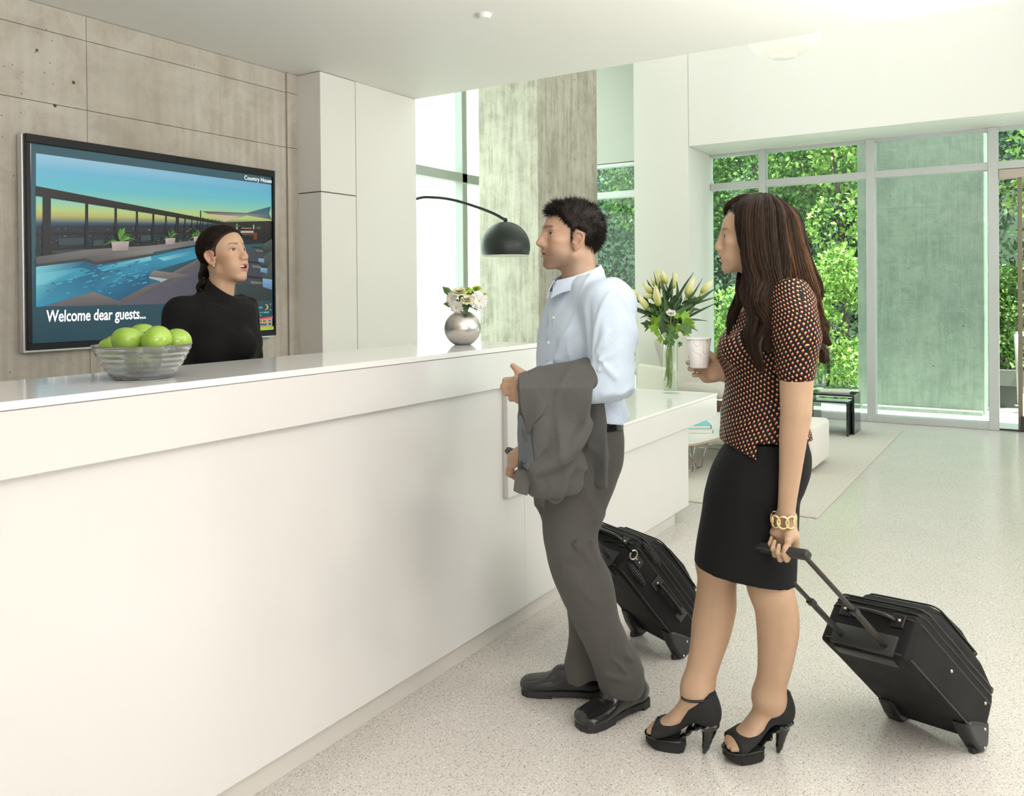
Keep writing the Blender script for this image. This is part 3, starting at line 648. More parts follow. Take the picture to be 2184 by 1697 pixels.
class Head:
    def __init__(s, fig, c, f, up=(0, 0, 1), scale=1.0, **o):
        s.c = np.array(c, float); s.R = turn(f, up); s.k = scale; s.o = o; s.fig = fig; s.fn = head_fn(o)
    def __call__(s, P): return s.fn(((P-s.c.astype(np.float32)) @ s.R.T.astype(np.float32))/s.k)*s.k
    def to(s, q): return np.asarray(q, float)*s.k @ s.R + s.c      # head -> figure frame
    def inv(s, P): return (P-s.c) @ s.R.T/s.k
    def add(s, solid, k=.02): return solid.add(s, s.c-.15*s.k, s.c+.15*s.k, 'u', k)
    def eyes(s, parent, iris):
        for sd in (1, -1):
            c = s.to((.0325*sd, .0745, .0175)); g = s.o.get('gaze', (0, 1, 0)); g = np.array(g, float); g /= np.linalg.norm(g); A = turn(s.R.T @ g)
            Aw = A @ s.fig.A; mb = MB(); cw = s.fig.W(c); r = .0126*s.k
            for m_, t0, t1, rr in ((2, 0, .20, 1.0), (1, .20, .47, 1.0), (0, .47, 3.1, 1.0)):
                mb.mat = m_; N = 24; V = []; rows = 4 if m_ < 2 or True else 2
                for i in range(rows+1):
                    t = t0+(t1-t0)*i/rows
                    for q in range(N): V.append((math.sin(t)*math.cos(2*math.pi*q/N)*r, math.cos(t)*r, math.sin(t)*math.sin(2*math.pi*q/N)*r))
                mb.add(np.array(V) @ Aw+cw, [(i*N+q, i*N+(q+1) % N, (i+1)*N+(q+1) % N, (i+1)*N+q) for i in range(rows) for q in range(N)])
            mb.obj('eye', [M_EYE, iris, M_PUPIL], parent, True)
    def teeth(s, parent, z=-.049, h=.008, lower=False):
        mb = MB(); n = 10
        for i in range(n):
            a0 = -1.05+2.1*i/n; a1 = a0+2.1/n*.96
            def pt(a, zz, rr): return s.fig.W(s.to((.021*math.sin(a)*rr, .066+.0235*math.cos(a)*rr-(.35*s.o.get('open', 0) if lower else 0), zz)))
            zb = z-h*(1 if not lower else -1)
            V = [pt(a0, z, 1), pt(a1, z, 1), pt(a1, zb, 1), pt(a0, zb, 1), pt(a0, z, .8), pt(a1, z, .8), pt(a1, zb, .8), pt(a0, zb, .8)]
            mb.add(V, [(0, 1, 2, 3), (4, 7, 6, 5), (0, 4, 5, 1), (3, 2, 6, 7), (0, 3, 7, 4), (1, 5, 6, 2)])
        mb.obj('lower_teeth' if lower else 'upper_teeth', M_TEETH, parent)
    def face_colour(s, skin, lipc, brow, stubble=0.0, blush=.2, shadow=None, browr=.0042):
        skin = np.array(skin); o = s.o; fm = o.get('fem', 0.); op = o.get('open', 0.)
        def col(V):
            q = s.inv(V); x = np.abs(q[:, 0]); y, z = q[:, 1], q[:, 2]; c = np.tile(skin, (len(V), 1)); near = (np.abs(q) < .16).all(1)
            def blend(m, t): c[:] = c*(1-m[:, None])+np.array(t)*m[:, None]
            bl = np.exp(-((x-.045)/.02)**2-((z+.018)/.02)**2)*(y > .03)*near; blend(bl*blush, skin*np.array([1.02, .74, .68]))
            ew = np.exp(-((x-.08)/.012)**2-((z)/.03)**2)*near; blend(ew*.35, skin*np.array([1.05, .70, .62]))
            nt = np.exp(-((x)/.014)**2-((z+.017)/.012)**2-((y-.115)/.02)**2)*near; blend(nt*.3, skin*np.array([1.02, .78, .72]))
            if stubble:
                lowf = 1/(1+np.exp((z+.034+.35*np.maximum(0, .06-y))/.006)); side = 1/(1+np.exp((x-.075)/.004)); chin = 1/(1+np.exp(-(z+.125)/.008)); fr = 1/(1+np.exp(-(y+.005)/.006))
                sp = .75+.25*np.sin(q[:, 0]*2300)*np.sin(q[:, 1]*2100+q[:, 2]*1900)
                side_b = np.exp(-((y-.012)/.010)**2)*(z > -.04)*(z < .03)*(x > .05)
                blend(np.clip(stubble*(lowf*side*chin*fr+.8*side_b)*sp*near, 0, 1), np.array([.055, .035, .026]))
            # lips
            pts_u, pts_l = lip_pts(o)
            Sx = np.stack([x, y, z], 1); lp = np.minimum(tubes(Sx, pts_u, [.0046, .005, .004, .002]), tubes(Sx, pts_l, [.0056, .0054, .0042, .002]))
            blend(np.clip(1-(lp-.0004)/.0022, 0, 1)*near, lipc)
            inn = (np.abs(z+.0513+op*.42) < .002+op*.45)*(y < .0875)*(x < .022)*(y > .04); blend(inn*1.0*near, (.10, .025, .02))
            if shadow is not None: blend(.55*np.exp(-((x-.034)/.016)**2-((z-.0265)/.007)**2)*(y > .05)*near, shadow)
            lash = np.exp(-((z-(.0214-14*(x-.033)**2))/(.0014+.0009*fm))**2)*(x > .0195)*(x < .0465)*(y > .07); blend(np.clip(lash*.9, 0, 1)*near, (.03, .02, .016))
            bz = o.get('brow', .0385)+(.05+.10*fm)*(x-.02)-(7+22*fm)*np.maximum(0, x-.034)**2; bw = browr*np.clip(1.2-.75*(x-.011)/.042, .2, 1.2); bm_ = np.exp(-((z-bz)/bw)**2)*np.clip((x-.009)/.006, 0, 1)*np.clip((.056-x)/.012, 0, 1)*(y > .05)*(.88+.12*np.sin(x*5200+z*3000)); blend(np.clip(bm_*.88, 0, 1)*near, brow)
            return c
        return col
def skin_mat(name, sss=.12, rough=.45):
    t = NT(name); a = t.n('ShaderNodeVertexColor', _layer_name='Col'); n = t.noise(t.coord(), 260, 3, .6); v = t.noise(t.coord(), 38, 3)
    c = t.mix(t.math('MULTIPLY', n, .12), a.outputs[0], (.9, .6, .45, 1), 'MULTIPLY'); c = t.mix(t.ramp(v, [(.4, (0, 0, 0)), (.7, (.12, .12, .12))]), c, (.75, .35, .25, 1))
    t.bump(n, .12, .001)
    return t.p(Base_Color=c, Roughness=rough, Specular_IOR_Level=.4, Subsurface_Weight=sss, Subsurface_Radius=(.012, .005, .003), Subsurface_Scale=.6)
M_SKIN = skin_mat('skin'); M_EYE = mat('eye_white', (.82, .79, .76), .15); M_PUPIL = mat('pupil', (.004, .004, .004), .05); M_TEETH = mat('teeth', (.86, .84, .78), .25)
M_IRIS = mat('brown_iris', (.09, .045, .02), .1)
# ---- hands: wrist, direction of the fingers, back-of-hand normal; sd = +1 when the thumb is on the side cross(f, n)
def hand(solid, wrist, f, n, sd, size=1.0, curl=(60, 75, 45), curls=None, spread=3, thumb=((.5, .6, .3), 25, 20), k=.006, fing=(1, 1, 1, 1), thick=1.0):
    f = np.array(f, float); f /= np.linalg.norm(f); n = np.array(n, float); n -= f*(n @ f); n /= np.linalg.norm(n); t = np.cross(f, n)*sd; w = np.array(wrist, float); z = size
    P = lambda a, b, c: w+(a*f+b*t+c*n)*z
    solid.etube([P(-.02, 0, 0), P(.012, 0, 0), P(.05, .002, .001), P(.088, .0, .003)], [.027*z, .029*z, .039*z, .040*z], [.0195*z*thick, .019*z*thick, .0165*z*thick, .0125*z*thick], t, k=.012, n=3)
    solid.ell(P(.038, .026, -.010), (.020*z, .020*z, .016*z), k=.014); solid.ell(P(.04, -.024, -.008), (.018*z, .018*z, .014*z), k=.014)
    root = [(.090, .0285), (.094, .0095), (.090, -.0095), (.082, -.027)]; ln = [(.041, .0245, .021), (.045, .028, .022), (.042, .0265, .022), (.033, .020, .019)]; rr = [.0090, .0093, .0088, .0077]
    tips = []
    for i in range(4):
        c_ = curls[i] if curls else curl; ang = 0; p = P(root[i][0]-.006, root[i][1], .002); sp = math.radians(spread*(1.2-i*.8)); q = [p]; ff = f*math.cos(sp)+t*math.sin(sp)
        for j in range(3):
            ang += math.radians(c_[j]); dirv = ff*math.cos(ang)-n*math.sin(ang); p = p+dirv*ln[i][j]*z*fing[i]; q.append(p)
        r0 = rr[i]*z*thick
        solid.tube(q, [r0*1.06, r0, r0*.93, r0*.80], k=k*.6, ki=.004)
        for j, m in ((1, 1.04), (2, .98)): solid.ell(q[j]+n*.0008, (r0*m,)*3, k=.003)
        solid.ell(P(root[i][0]-.004, root[i][1], .006), (.0095*z, .0095*z, .0085*z), k=.008)
        tips.append((q[3], q[3]-q[2], dirv))
    d_, b1, b2 = thumb; d_ = np.array(d_, float); d_ /= np.linalg.norm(d_); T0 = P(.018, .020, -.006); dv = d_[0]*f+d_[1]*t+d_[2]*(-n)
    p1 = T0+dv*.040*z; ax = np.cross(dv, f); ax = -ax/np.linalg.norm(ax) if np.linalg.norm(ax) > 1e-6 else n
    def rot(v, a): a = math.radians(a); return v*math.cos(a)+np.cross(ax, v)*math.sin(a)+ax*(ax @ v)*(1-math.cos(a))
    d1 = rot(dv, -b1); p2 = p1+d1*.033*z; d2 = rot(d1, -b2); p3 = p2+d2*.025*z
    solid.tube([T0, p1, p2, p3], [.0150*z, .0115*z*thick, .0100*z*thick, .0082*z*thick], k=.009, ki=.005); tips.append((p3, p3-p2, d2)); return tips
def poly2(P, poly):
    """signed distance to a polygon in two dimensions"""
    V = np.array(poly, np.float32); n = len(V); d = np.full(len(P), 1e9, np.float32); s_ = np.ones(len(P), np.float32)
    for i in range(n):
        a, b = V[i], V[i-1]; e = b-a; w = P-a; t = np.clip((w @ e)/(e @ e+1e-12), 0, 1); q = w-t[:, None]*e; d = np.minimum(d, (q*q).sum(1))
        c1 = P[:, 1] >= a[1]; c2 = P[:, 1] < b[1]; c3 = e[0]*w[:, 1] > e[1]*w[:, 0]
        s_ = np.where((c1 & c2 & c3) | (~c1 & ~c2 & ~c3), -s_, s_)
    return s_*np.sqrt(d)
def slab(solid, poly, v, t, r=.006, vf=None, op='u', k=.006, m=.06):
    """sheet of half thickness t: a (u, z) outline at depth v + vf(u, z)"""
    G = np.array(poly, float)
    def fn(P):
        d2 = poly2(P[:, [0, 2]], G)+r; w = np.abs(P[:, 1]-v-(vf(P) if vf else 0))-t+r
        return np.minimum(np.maximum(d2, w), 0)+np.sqrt(np.maximum(d2, 0)**2+np.maximum(w, 0)**2)-r
    return solid.add(fn, (G[:, 0].min(), v-t-m, G[:, 1].min()), (G[:, 0].max(), v+t+m, G[:, 1].max()), op, k)
# ---- hair: tapered three-sided strands in one mesh, over a solid cap
def strands(name, fig, curves, width, m, parent, taper=.15, hl=None):
    Cv = np.asarray(curves, float); N, S, _ = Cv.shape; T = np.gradient(Cv, axis=1); T /= np.linalg.norm(T, axis=2, keepdims=True)+1e-9
    ref = np.random.default_rng(1).normal(size=(N, 1, 3)); B = np.cross(T, np.broadcast_to(ref, T.shape)); B /= np.linalg.norm(B, axis=2, keepdims=True)+1e-9; D = np.cross(T, B)
    w = np.asarray(width, float); w = w.reshape(-1, 1) if w.ndim else np.full((N, 1), w); t = np.linspace(0, 1, S)[None]; w = (w*np.where(t < .5, 1, 1-(1-taper)*(t-.5)*2))[..., None]
    V = np.stack([Cv+w*(B*math.cos(a)+D*math.sin(a)) for a in (0, 2.094, 4.189)], 2).reshape(-1, 3)
    base = (np.arange(N)*S*3)[:, None, None]+(np.arange(S-1)*3)[None, :, None]+np.arange(3)[None, None]; nx = base-np.arange(3)+(np.arange(3)+1) % 3
    Q = np.stack([base, nx, nx+3, base+3], -1).reshape(-1, 4)
    org = ORG.get(parent.name, np.zeros(3)); me = np_mesh(name, fig.W(V), Q, m, True, org=org)
    if hl is not None: a_ = me.attributes.new('hl', 'FLOAT', 'POINT'); a_.data.foreach_set('value', np.repeat(np.asarray(hl, np.float32), S*3) if np.ndim(hl) == 1 else np.repeat(np.asarray(hl, np.float32).ravel(), 3))
    return link(name, me, parent)
def head_roots(H, n, region, rng):
    d = rng.normal(size=(n, 3)); d /= np.linalg.norm(d, axis=1)[:, None]; p = np.array([0, -.005, .03])+d*.15
    def f(q): return H.fn(q.astype(np.float32))
    for _ in range(9): p = p-d*f(p)[:, None]*.9
    e = 2e-3; g = np.stack([f(p+np.eye(3)[i]*e)-f(p-np.eye(3)[i]*e) for i in range(3)], 1); g /= np.linalg.norm(g, axis=1)[:, None]+1e-9
    k = (region(p) > 0) & (np.abs(f(p)) < .003) & ~ear_zone(p); return p[k], g[k]
def creases(P, f, st, amp, seed, w=.16):
    """soft branching wrinkles along the zero lines of a stretched noise"""
    n = nz(P*np.array(st, np.float32), f, seed); return -amp*np.exp(-(n/w)**2)
def hair_mat(name, a, b, rough=.38, hl=False):
    t = NT(name); n = t.n('ShaderNodeNewGeometry'); r = t.ramp(n.outputs['Random Per Island'], [(0, a), (.75, a), (1, b)])
    if hl: q = t.n('ShaderNodeAttribute', _attribute_name='hl'); r = t.mix(t.math('ADD', q.outputs['Fac'], t.math('MULTIPLY', t.math('SUBTRACT', n.outputs['Random Per Island'], .5), .25)), tuple(a)+(1,), tuple(b)+(1,))
    return t.p(Base_Color=r, Roughness=rough, Specular_IOR_Level=.22, Anisotropic=.4)
def cloth_mat(name, col, scale=420, contrast=.12, rough=.85, bump=.25, tint=None, sheen=.25):
    t = NT(name); v = t.coord((1, 1, 1)); a = t.noise(t.coord((1, 1, .12)), scale, 2, .6); b = t.noise(t.coord((.12, .12, 1)), scale, 2, .6); h = t.math('ADD', a, b)
    c = t.mix(t.math('MULTIPLY', t.ramp(h, [(.75, (0, 0, 0)), (1.25, (1, 1, 1))]), 1.0), tuple(x*(1-contrast) for x in col[:3])+(1,), tuple(min(1, x*(1+contrast)) for x in col[:3])+(1,))
    if tint: c = t.mix(t.math('MULTIPLY', t.noise(v, 3, 2), .5), c, tint)
    t.bump(h, bump, .001); return t.p(Base_Color=c, Roughness=rough, Specular_IOR_Level=.15, Sheen_Weight=sheen*.4, Sheen_Roughness=.5)
def ear_zone(q): return (np.abs(q[:, 0]) > .0735) & (q[:, 1] > -.028) & (q[:, 1] < .024) & (q[:, 2] > -.036) & (q[:, 2] < .031)
# ------------------------------------------------------------------ the man in the blue shirt
MAN = Fig((2.57, 1.35, 0), 2.894)
M_SHIRT = cloth_mat('pale_blue_cotton', (.57, .665, .79, 1), 900, .05)
M_WOOL = cloth_mat('grey_wool', (.080, .077, .072, 1), 1500, .14)
M_WOOL2 = cloth_mat('grey_wool_jacket', (.092, .091, .086, 1), 1500, .14)
M_LINING = mat('grey_lining', (.085, .095, .105), .45)
M_LEATHER = mat('black_leather', (.012, .012, .013), .22, coat=.3); M_SOLE = mat('dark_rubber', (.02, .02, .02), .6)
M_BUTTON = mat('white_button', (.80, .80, .80), .3)
def build_man():
    g = MAN; L = g.L; root = empty('person', g.base, 'man in pale blue shirt and grey trousers at the counter, jacket over his arm', 'person')
    al = math.radians(24)
    # --- skin: head, neck and both hands
    b = Solid(); hc = L(1219, 515, -.01)
    H = Head(g, hc, (-.97, -.20, .10), (.10, 0, 1), 1.0, nose=1.10, fore=.0065, open=.004, gap=.0022, eye=.0058, smile=.003, fem=0, jaw=1.08, gaze=(.38, 1, .02), brow=.0395)
    H.add(b); neck0 = H.to((0, -.022, -.03)); nb = L(1243, 610, 0)
    b.tube([neck0, (neck0+nb)/2+np.array([-.004, 0, 0]), nb], [.056, .058, .066], k=.03)
    b.cap(H.to((.045, -.015, -.045)), L(1205, 600, -.02), .012, .012, k=.02)
    b.loft([g.row(622, 1206, 1285, .10, al), g.row(670, 1190, 1305, .15, al), g.row(900, 1180, 1300, .14, al), g.row(980, 1180, 1295, .15, al)], al-math.pi/2, k=.03)
    wl = L(1162, 831, -.235); el = L(1312, 822, -.21); b.tube([L(1298, 650, -.19), el, wl], [.05, .042, .030], k=.03)
    hand(b, wl, (-1, .10, .02), (.10, -.93, .25), 1, 1.05, thick=1.14, curls=[(22, 96, 64), (26, 98, 64), (30, 100, 64), (36, 100, 64)], thumb=((.87, .50, -.06), 2, -16), spread=-1)
    wr = L(1128, 952, .19); b.tube([L(1235, 650, .19), L(1205, 800, .25), wr], [.05, .042, .028], k=.03)
    hand(b, wr, (-.75, .05, -.66), (-.55, -.35, .7), -1, 1.0, curl=(35, 70, 40), thumb=((.6, .6, .3), 20, 20))
    for hx, vx, kx, kv, ax, av in ((1236, -.085, 1228, -.10, 1322, -.01), (1236, .085, 1226, .10, 1250, .12)):
        b.tube([L(hx, 960, vx), L(kx, 1215, kv), L(ax, 1440, av)], [.055, .040, .030], k=.04)
    col = H.face_colour((.455, .300, .205), (.50, .235, .18), (.035, .022, .016), stubble=.62, blush=.28, browr=.0060)
    bb = [(H.c-.16, H.c+np.array([.15, .15, .17]), .0022)]
    for w_ in (wl, wr): bb.append((w_-.125, w_+.075, .0028))
    body = g.mesh('body', b, .0065, M_SKIN, root, bb, col=col)
    H.eyes(root, M_IRIS); H.teeth(root)
    # --- shirt
    s = Solid(); cl = lambda py, a, z, h, v=0: g.row(py, a, z, h, al, v)
    s.loft([cl(590, 1204, 1276, .085), cl(603, 1192, 1296, .125), cl(618, 1184, 1308, .165), cl(645, 1172, 1318, .195), cl(680, 1160, 1324, .20), cl(720, 1153, 1322, .195), cl(770, 1150, 1317, .185), cl(830, 1151, 1318, .178), cl(880, 1154, 1332, .180), cl(893, 1158, 1334, .182)], al-math.pi/2, 2.3, k=.02)
    sh, e2 = L(1296, 650, -.185), L(1303, 806, -.215); wr2 = L(1180, 826, -.232)
    s.tube([L(1264, 632, -.10), sh], [.052, .070], k=.05)
    s.tube([sh, L(1303, 690, -.205), L(1304, 750, -.22), e2], [.079, .080, .074, .070], k=.035, n=3)
    s.tube([e2, L(1260, 822, -.225), wr2], [.066, .054, .048], k=.03)
    s.tube([L(1225, 625, .12), L(1222, 655, .20), L(1203, 800, .25), L(1145, 935, .20)], [.07, .074, .062, .045], k=.03, n=3)
    lo_, hi_ = np.array([-.3, -.4, .9]), np.array([.3, .4, 1.5])
    fl = [(L(1262, 630, -.23), L(1252, 790, -.25), .012, -.004), (L(1262, 775, -.29), L(1330, 740, -.28), .007, .008), (L(1266, 790, -.29), L(1338, 775, -.27), .007, .008), (L(1275, 765, -.3), L(1318, 810, -.29), .007, .007), (L(1262, 760, -.28), L(1300, 700, -.29), .008, .005), (L(1280, 845, -.28), L(1330, 815, -.27), .008, .006),
          (L(1310, 640, -.26), L(1320, 750, -.28), .010, .004), (L(1240, 700, -.15), L(1185, 730, -.1), .012, .004), (L(1248, 740, -.15), L(1180, 770, -.1), .012, .005), (L(1215, 690, -.15), L(1172, 780, -.1), .010, .0035), (L(1292, 650, -.26), L(1286, 745, -.29), .009, .005), (L(1300, 860, -.16), L(1322, 890, -.1), .008, .006), (L(1290, 870, -.16), L(1308, 892, -.13), .006, .005), (L(1336, 660, -.2), L(1345, 740, -.2), .012, .005)]
    s.bend(lambda P: sum(fold(P, a, c, w*1.15, k*1.7) for a, c, w, k in fl)+.0030*nz(P, 38, .7)+.0014*nz(P, 75, 2.1)+creases(P, 21, (1.2, 1.2, .55), .0085, 3.1, .12)*np.clip((P[:, 0]+.02)/.06, .25, 1), lo_, hi_)
    hz = L(1200, 891, 0)[2]; s.add(lambda P: np.where(P[:, 1] > .145, -.5, hz+.005*np.sin(P[:, 0]*34)+.25*np.maximum(0, P[:, 0]-.13)-P[:, 2]).astype(np.float32), None, None, 'i', .002)
    g.mesh('shirt', s, .0045, M_SHIRT, root, lo=L(1100, 960, 0)-np.array([.05, .42, 0]), hi=L(1360, 582, 0)+np.array([.05, .42, 0]))
    # collar, placket, buttons
    cset = MB(); n = 26
    def ring(a, r, zoff, lean):
        ctr = L(1236, 592, 0)+np.array([lean, 0, zoff]); return ctr+np.array([r[0]*math.cos(a), r[1]*math.sin(a), 0])
    def strip(a0, a1, lower, upper, nm, th=.0035, mt=M_SHIRT):
        aa = np.linspace(a0, a1, n); mb = MB(); rows_ = []
        for k, rs_ in enumerate((lower, upper)): pass
        V = []
        for a in aa:
            p0, p1 = lower(a), upper(a); nn = np.array([math.cos(a), math.sin(a), .3]); nn /= np.linalg.norm(nn); pm = (p0+p1)/2+nn*.003
            V += [g.W(q) for q in (p0, pm, p1, p1+nn*th, pm+nn*th, p0+nn*th)]
        F = [(i*6+j, i*6+(j+1) % 6, i*6+6+(j+1) % 6, i*6+6+j) for i in range(n-1) for j in range(6)]+[(5, 4, 3, 2, 1, 0), tuple((n-1)*6+j for j in range(6))]
        return mb.add(V, F).obj(nm, mt, root, 50)
    # collar band sits round the neck: high at the back, falling to the front (front is angle pi + al)
    fr = math.pi+al
    def tilt(a): return .5+.5*math.cos(a-fr)      # 1 at the front, 0 at the back
    base_c = L(1239, 583, 0)
    def cb(a, r0, dz): k = tilt(a); return base_c+np.array([math.cos(a)*(r0+.004*k)*1.0-.024*k, math.sin(a)*(r0-.004), dz-.056*k])
    strip(fr+.12, fr+2*math.pi-.12, lambda a: cb(a, .071, -.012), lambda a: cb(a, .064, .030), 'collar_band')
    def flap(a, r0, dz, dr): k = tilt(a); tip = max(0, 1-abs(((a-fr+math.pi) % (2*math.pi))-math.pi)/.55); return cb(a, r0+dr+.012*tip, dz-.022*tip)
    strip(fr+.16, fr+2*math.pi-.16, lambda a: flap(a, .084, -.014, 0), lambda a: cb(a, .0665, .032), 'collar')
    pk = MB(); xs_ = [(1192, 606), (1181, 640), (1174, 680), (1172, 720), (1172, 770), (1173, 800)]
    def surf(px, py):
        for v in np.arange(-.30, .1, .004):
            p = L(px, py, v)
            if s.ev(p[None])[0] < 0: return p
        return L(px, py, -.1)
    c_l = [surf(x-7, y) for x, y in xs_]; c_r = [surf(x+7, y) for x, y in xs_]; V = []
    for p, q in zip(spline(c_l, 4), spline(c_r, 4)):
        nn = np.array([-.35, -.93, .05]); V += [g.W(p-nn*.004), g.W(q-nn*.004), g.W(q+nn*.003), g.W(p+nn*.003)]
    m = len(V)//4; F = [(i*4+j, i*4+(j+1) % 4, i*4+4+(j+1) % 4, i*4+4+j) for i in range(m-1) for j in range(4)]+[(3, 2, 1, 0), tuple((m-1)*4+j for j in range(4))]
    pk.add(V, F).obj('placket', M_SHIRT, root, 60)
    for px, py in ((1182, 677), (1171, 730), (1167, 784)):
        p = surf(px, py); nn = np.array([-.45, -.89, 0]); A = np.array([[.89, -.45, 0], [0, 0, 1], -nn*-1]); 
        MB().lathe([(.0052, 0), (.0056, .002), (.0045, .003), (.003, .0024), (.0, .0022)], g.W(p+nn*.003), 14, axis=np.array([[.89, -.45, 0], [0, 0, 1], nn]) @ g.A).obj('button', M_BUTTON, root, True)
    # --- trousers
    t = Solid(); tr = lambda py, a, z, h, v=0: g.row(py, a, z, h, al, v)
    t.loft([tr(893, 1160, 1318, .168), tr(940, 1153, 1323, .178), tr(985, 1150, 1318, .182), tr(1030, 1148, 1300, .175), tr(1075, 1160, 1272, .13)], al-math.pi/2, 2.4, k=.03)
    def leg(rows, hem, k=.055):
        pts = [L((a+z)/2, y, vv) for y, a, z, vv in rows]; A = [(z-a)/2*g.d/FPX for y, a, z, vv in rows]; B = [max(.070, x*.92) for x in A]
        p2 = spline(pts, 3); tt, t2 = np.linspace(0, 1, len(pts)), np.linspace(0, 1, len(p2)); A, B = np.interp(t2, tt, A), np.interp(t2, tt, B); hp, hn = np.array(hem[0], np.float32), np.array(hem[1], np.float32); mx = max(A)
        t.add(lambda P: np.maximum(etube(P, p2, A, B, (1, 0, 0)), (P-hp) @ hn), p2.min(0)-mx, p2.max(0)+mx, 'u', k)
    near = [(1040, 1170, 1288, -.075), (1090, 1166, 1276, -.085), (1135, 1166, 1268, -.10), (1172, 1172, 1272, -.11), (1215, 1182, 1285, -.11), (1264, 1203, 1307, -.10), (1325, 1233, 1320, -.075), (1383, 1257, 1341, -.04), (1420, 1270, 1366, -.02), (1447, 1279, 1372, -.01), (1462, 1286, 1371, -.005)]
    far_ = [(1040, 1150, 1260, .07), (1090, 1152, 1262, .09), (1150, 1165, 1262, .10), (1215, 1182, 1270, .10), (1285, 1209, 1282, .11), (1356, 1213, 1288, .12), (1400, 1209, 1285, .12), (1425, 1204, 1284, .12), (1438, 1203, 1282, .12)]
    leg(near, (L(1330, 1470, -.02), (0, .25, -.97))); leg(far_, (L(1242, 1436, .12), (.42, .0, -.91)))
    fl2 = [(L(1204, 1118, -.2), L(1262, 1190, -.2), .010, .012), (L(1215, 1150, -.2), L(1270, 1205, -.18), .009, .010), (L(1205, 1205, -.2), L(1268, 1225, -.2), .012, -.006), (L(1262, 1130, -.19), L(1272, 1200, -.16), .012, .010), (L(1230, 1250, -.2), L(1285, 1300, -.18), .014, .004), (L(1318, 1380, -.1), L(1366, 1420, -.09), .010, .010), (L(1282, 1438, -.1), L(1350, 1452, -.09), .010, .008), (L(1212, 1392, .03), L(1262, 1380, .03), .010, .009), (L(1207, 1398, .03), L(1250, 1418, .03), .010, .009),
           (L(1235, 1100, -.2), L(1225, 1300, -.2), .006, .003), (L(1225, 1300, -.19), L(1282, 1445, -.11), .006, .004), (L(1305, 1330, -.12), L(1330, 1440, -.1), .008, .004), (L(1290, 910, -.12), L(1318, 930, -.1), .012, .004), (L(1300, 1400, -.13), L(1345, 1440, -.1), .009, .007), (L(1190, 1080, -.18), L(1185, 1200, -.2), .012, .004)]
    t.bend(lambda P: sum(fold(P, a, c, w, k*1.35) for a, c, w, k in fl2)+.003*nz(P, 30, 1.7)+.001*nz(P, 70, .3)+creases(P, 15, (1.1, 1.1, .6), .0055, 1.4, .13), np.array([-.4, -.4, 0]), np.array([.4, .4, 1]))
    g.mesh('trousers', t, .005, M_WOOL, root, sm=1)
    mb = MB()   # belt
    Lf = Loft([tr(885, 1157, 1321, .170), tr(902, 1156, 1321, .172)], al-math.pi/2)
    rr = g.row(893, 1156, 1320, .171, al)
    for dz, gr in ((-.016, 0),):
        V = []; N = 40
        for i in range(N):
            a = 2*math.pi*i/N; x = math.copysign(abs(math.cos(a))**.87, math.cos(a)); y = math.copysign(abs(math.sin(a))**.87, math.sin(a)); c_, s_ = math.sin(al), -math.cos(al)
            for zz, k in ((-.015, 1.0), (-.015, 1.03), (.014, 1.03), (.014, 1.0)):
                X, Y = rr[3]*x*k, rr[4]*y*k; V.append(g.W((rr[1]+X*c_-Y*s_, rr[2]+X*s_+Y*c_, rr[0]+zz-.006)))
        mb.add(V, [(i*4+j, i*4+(j+1) % 4, ((i+1) % N)*4+(j+1) % 4, ((i+1) % N)*4+j) for i in range(N) for j in range(4)])
    mb.obj('belt', M_LEATHER, root, 50)
    # back pocket
    mp = MB()
    for dy in (-.006, .006):
        mp.tube([g.W(L(1296, 944+dy*300, -.128)), g.W(L(1308, 944+dy*300, -.105)), g.W(L(1320, 945+dy*300, -.045))], .0028, 6)
    mp.obj('back_pocket', M_WOOL, root, True)
    # --- shoes: frame x across, y towards the toe, z up
    def shoe(toe, heel, name, lift=0.0):
        toe, heel = np.array(toe, float), np.array(heel, float); f = toe-heel; ln = np.linalg.norm(f); f /= ln; A = [[f[1], -f[0], 0], [f[0], f[1], 0], [0, 0, 1]]
        F_ = Fig((heel[0], heel[1], 0), None, A); k = ln/.305
        up = Solid()
        rows = [(.020, .030, .052), (.05, .036, .060), (.10, .036, .060), (.14, .037, .054), (.19, .044, .040), (.235, .046, .031), (.275, .041, .025), (.298, .028, .020)]
        up.etube([(0, y*k, hgt*.52+.022) for y, w_, hgt in rows], [w_*k for y, w_, h_ in rows], [h_*.62 for y, w_, h_ in rows], (1, 0, 0), k=.01, power=2.5, n=3)
        up.tube([(0, .05*k, .06), (0, .052*k, .125)], [.040*k, .036*k], k=.02); up.tube([(0, .10*k, .07), (0, .155*k, .075)], [.036*k, .030*k], k=.03)
        cr = [((-.035, .185*k, .072), (.035, .190*k, .072), .005, -.005), ((-.038, .205*k, .062), (.036, .200*k, .064), .006, .005), ((-.04, .222*k, .052), (.04, .222*k, .056), .005, -.005), ((-.04, .10*k, .10), (-.046, .13*k, .03), .003, -.003), ((.04, .10*k, .10), (.046, .13*k, .03), .003, -.003), ((-.030, .235*k, .060), (-.026, .292*k, .046), .004, -.003), ((.030, .235*k, .060), (.026, .292*k, .046), .004, -.003)]
        up.bend(lambda P: sum(fold(P, a, c, w_, q) for a, c, w_, q in cr), (-.1, 0, 0), (.1, .4, .2)); up.half((0, 0, .022), (0, 0, -1))
        sh_ = F_.mesh(name, up, .0032, M_LEATHER, root)
        outl = [(.020, .0), (.034, .012), (.040, .05), (.037, .12), (.046, .19), (.050, .24), (.045, .283), (.030, .305), (0, .312)]
        pts = [(x*1.04, y*k-.004) for x, y in outl]; pts = pts+[(-x, y) for x, y in pts[-2::-1]]
        sm_ = MB(); z0 = lambda y: .004+lift*max(0, (y-.24*k))*.9
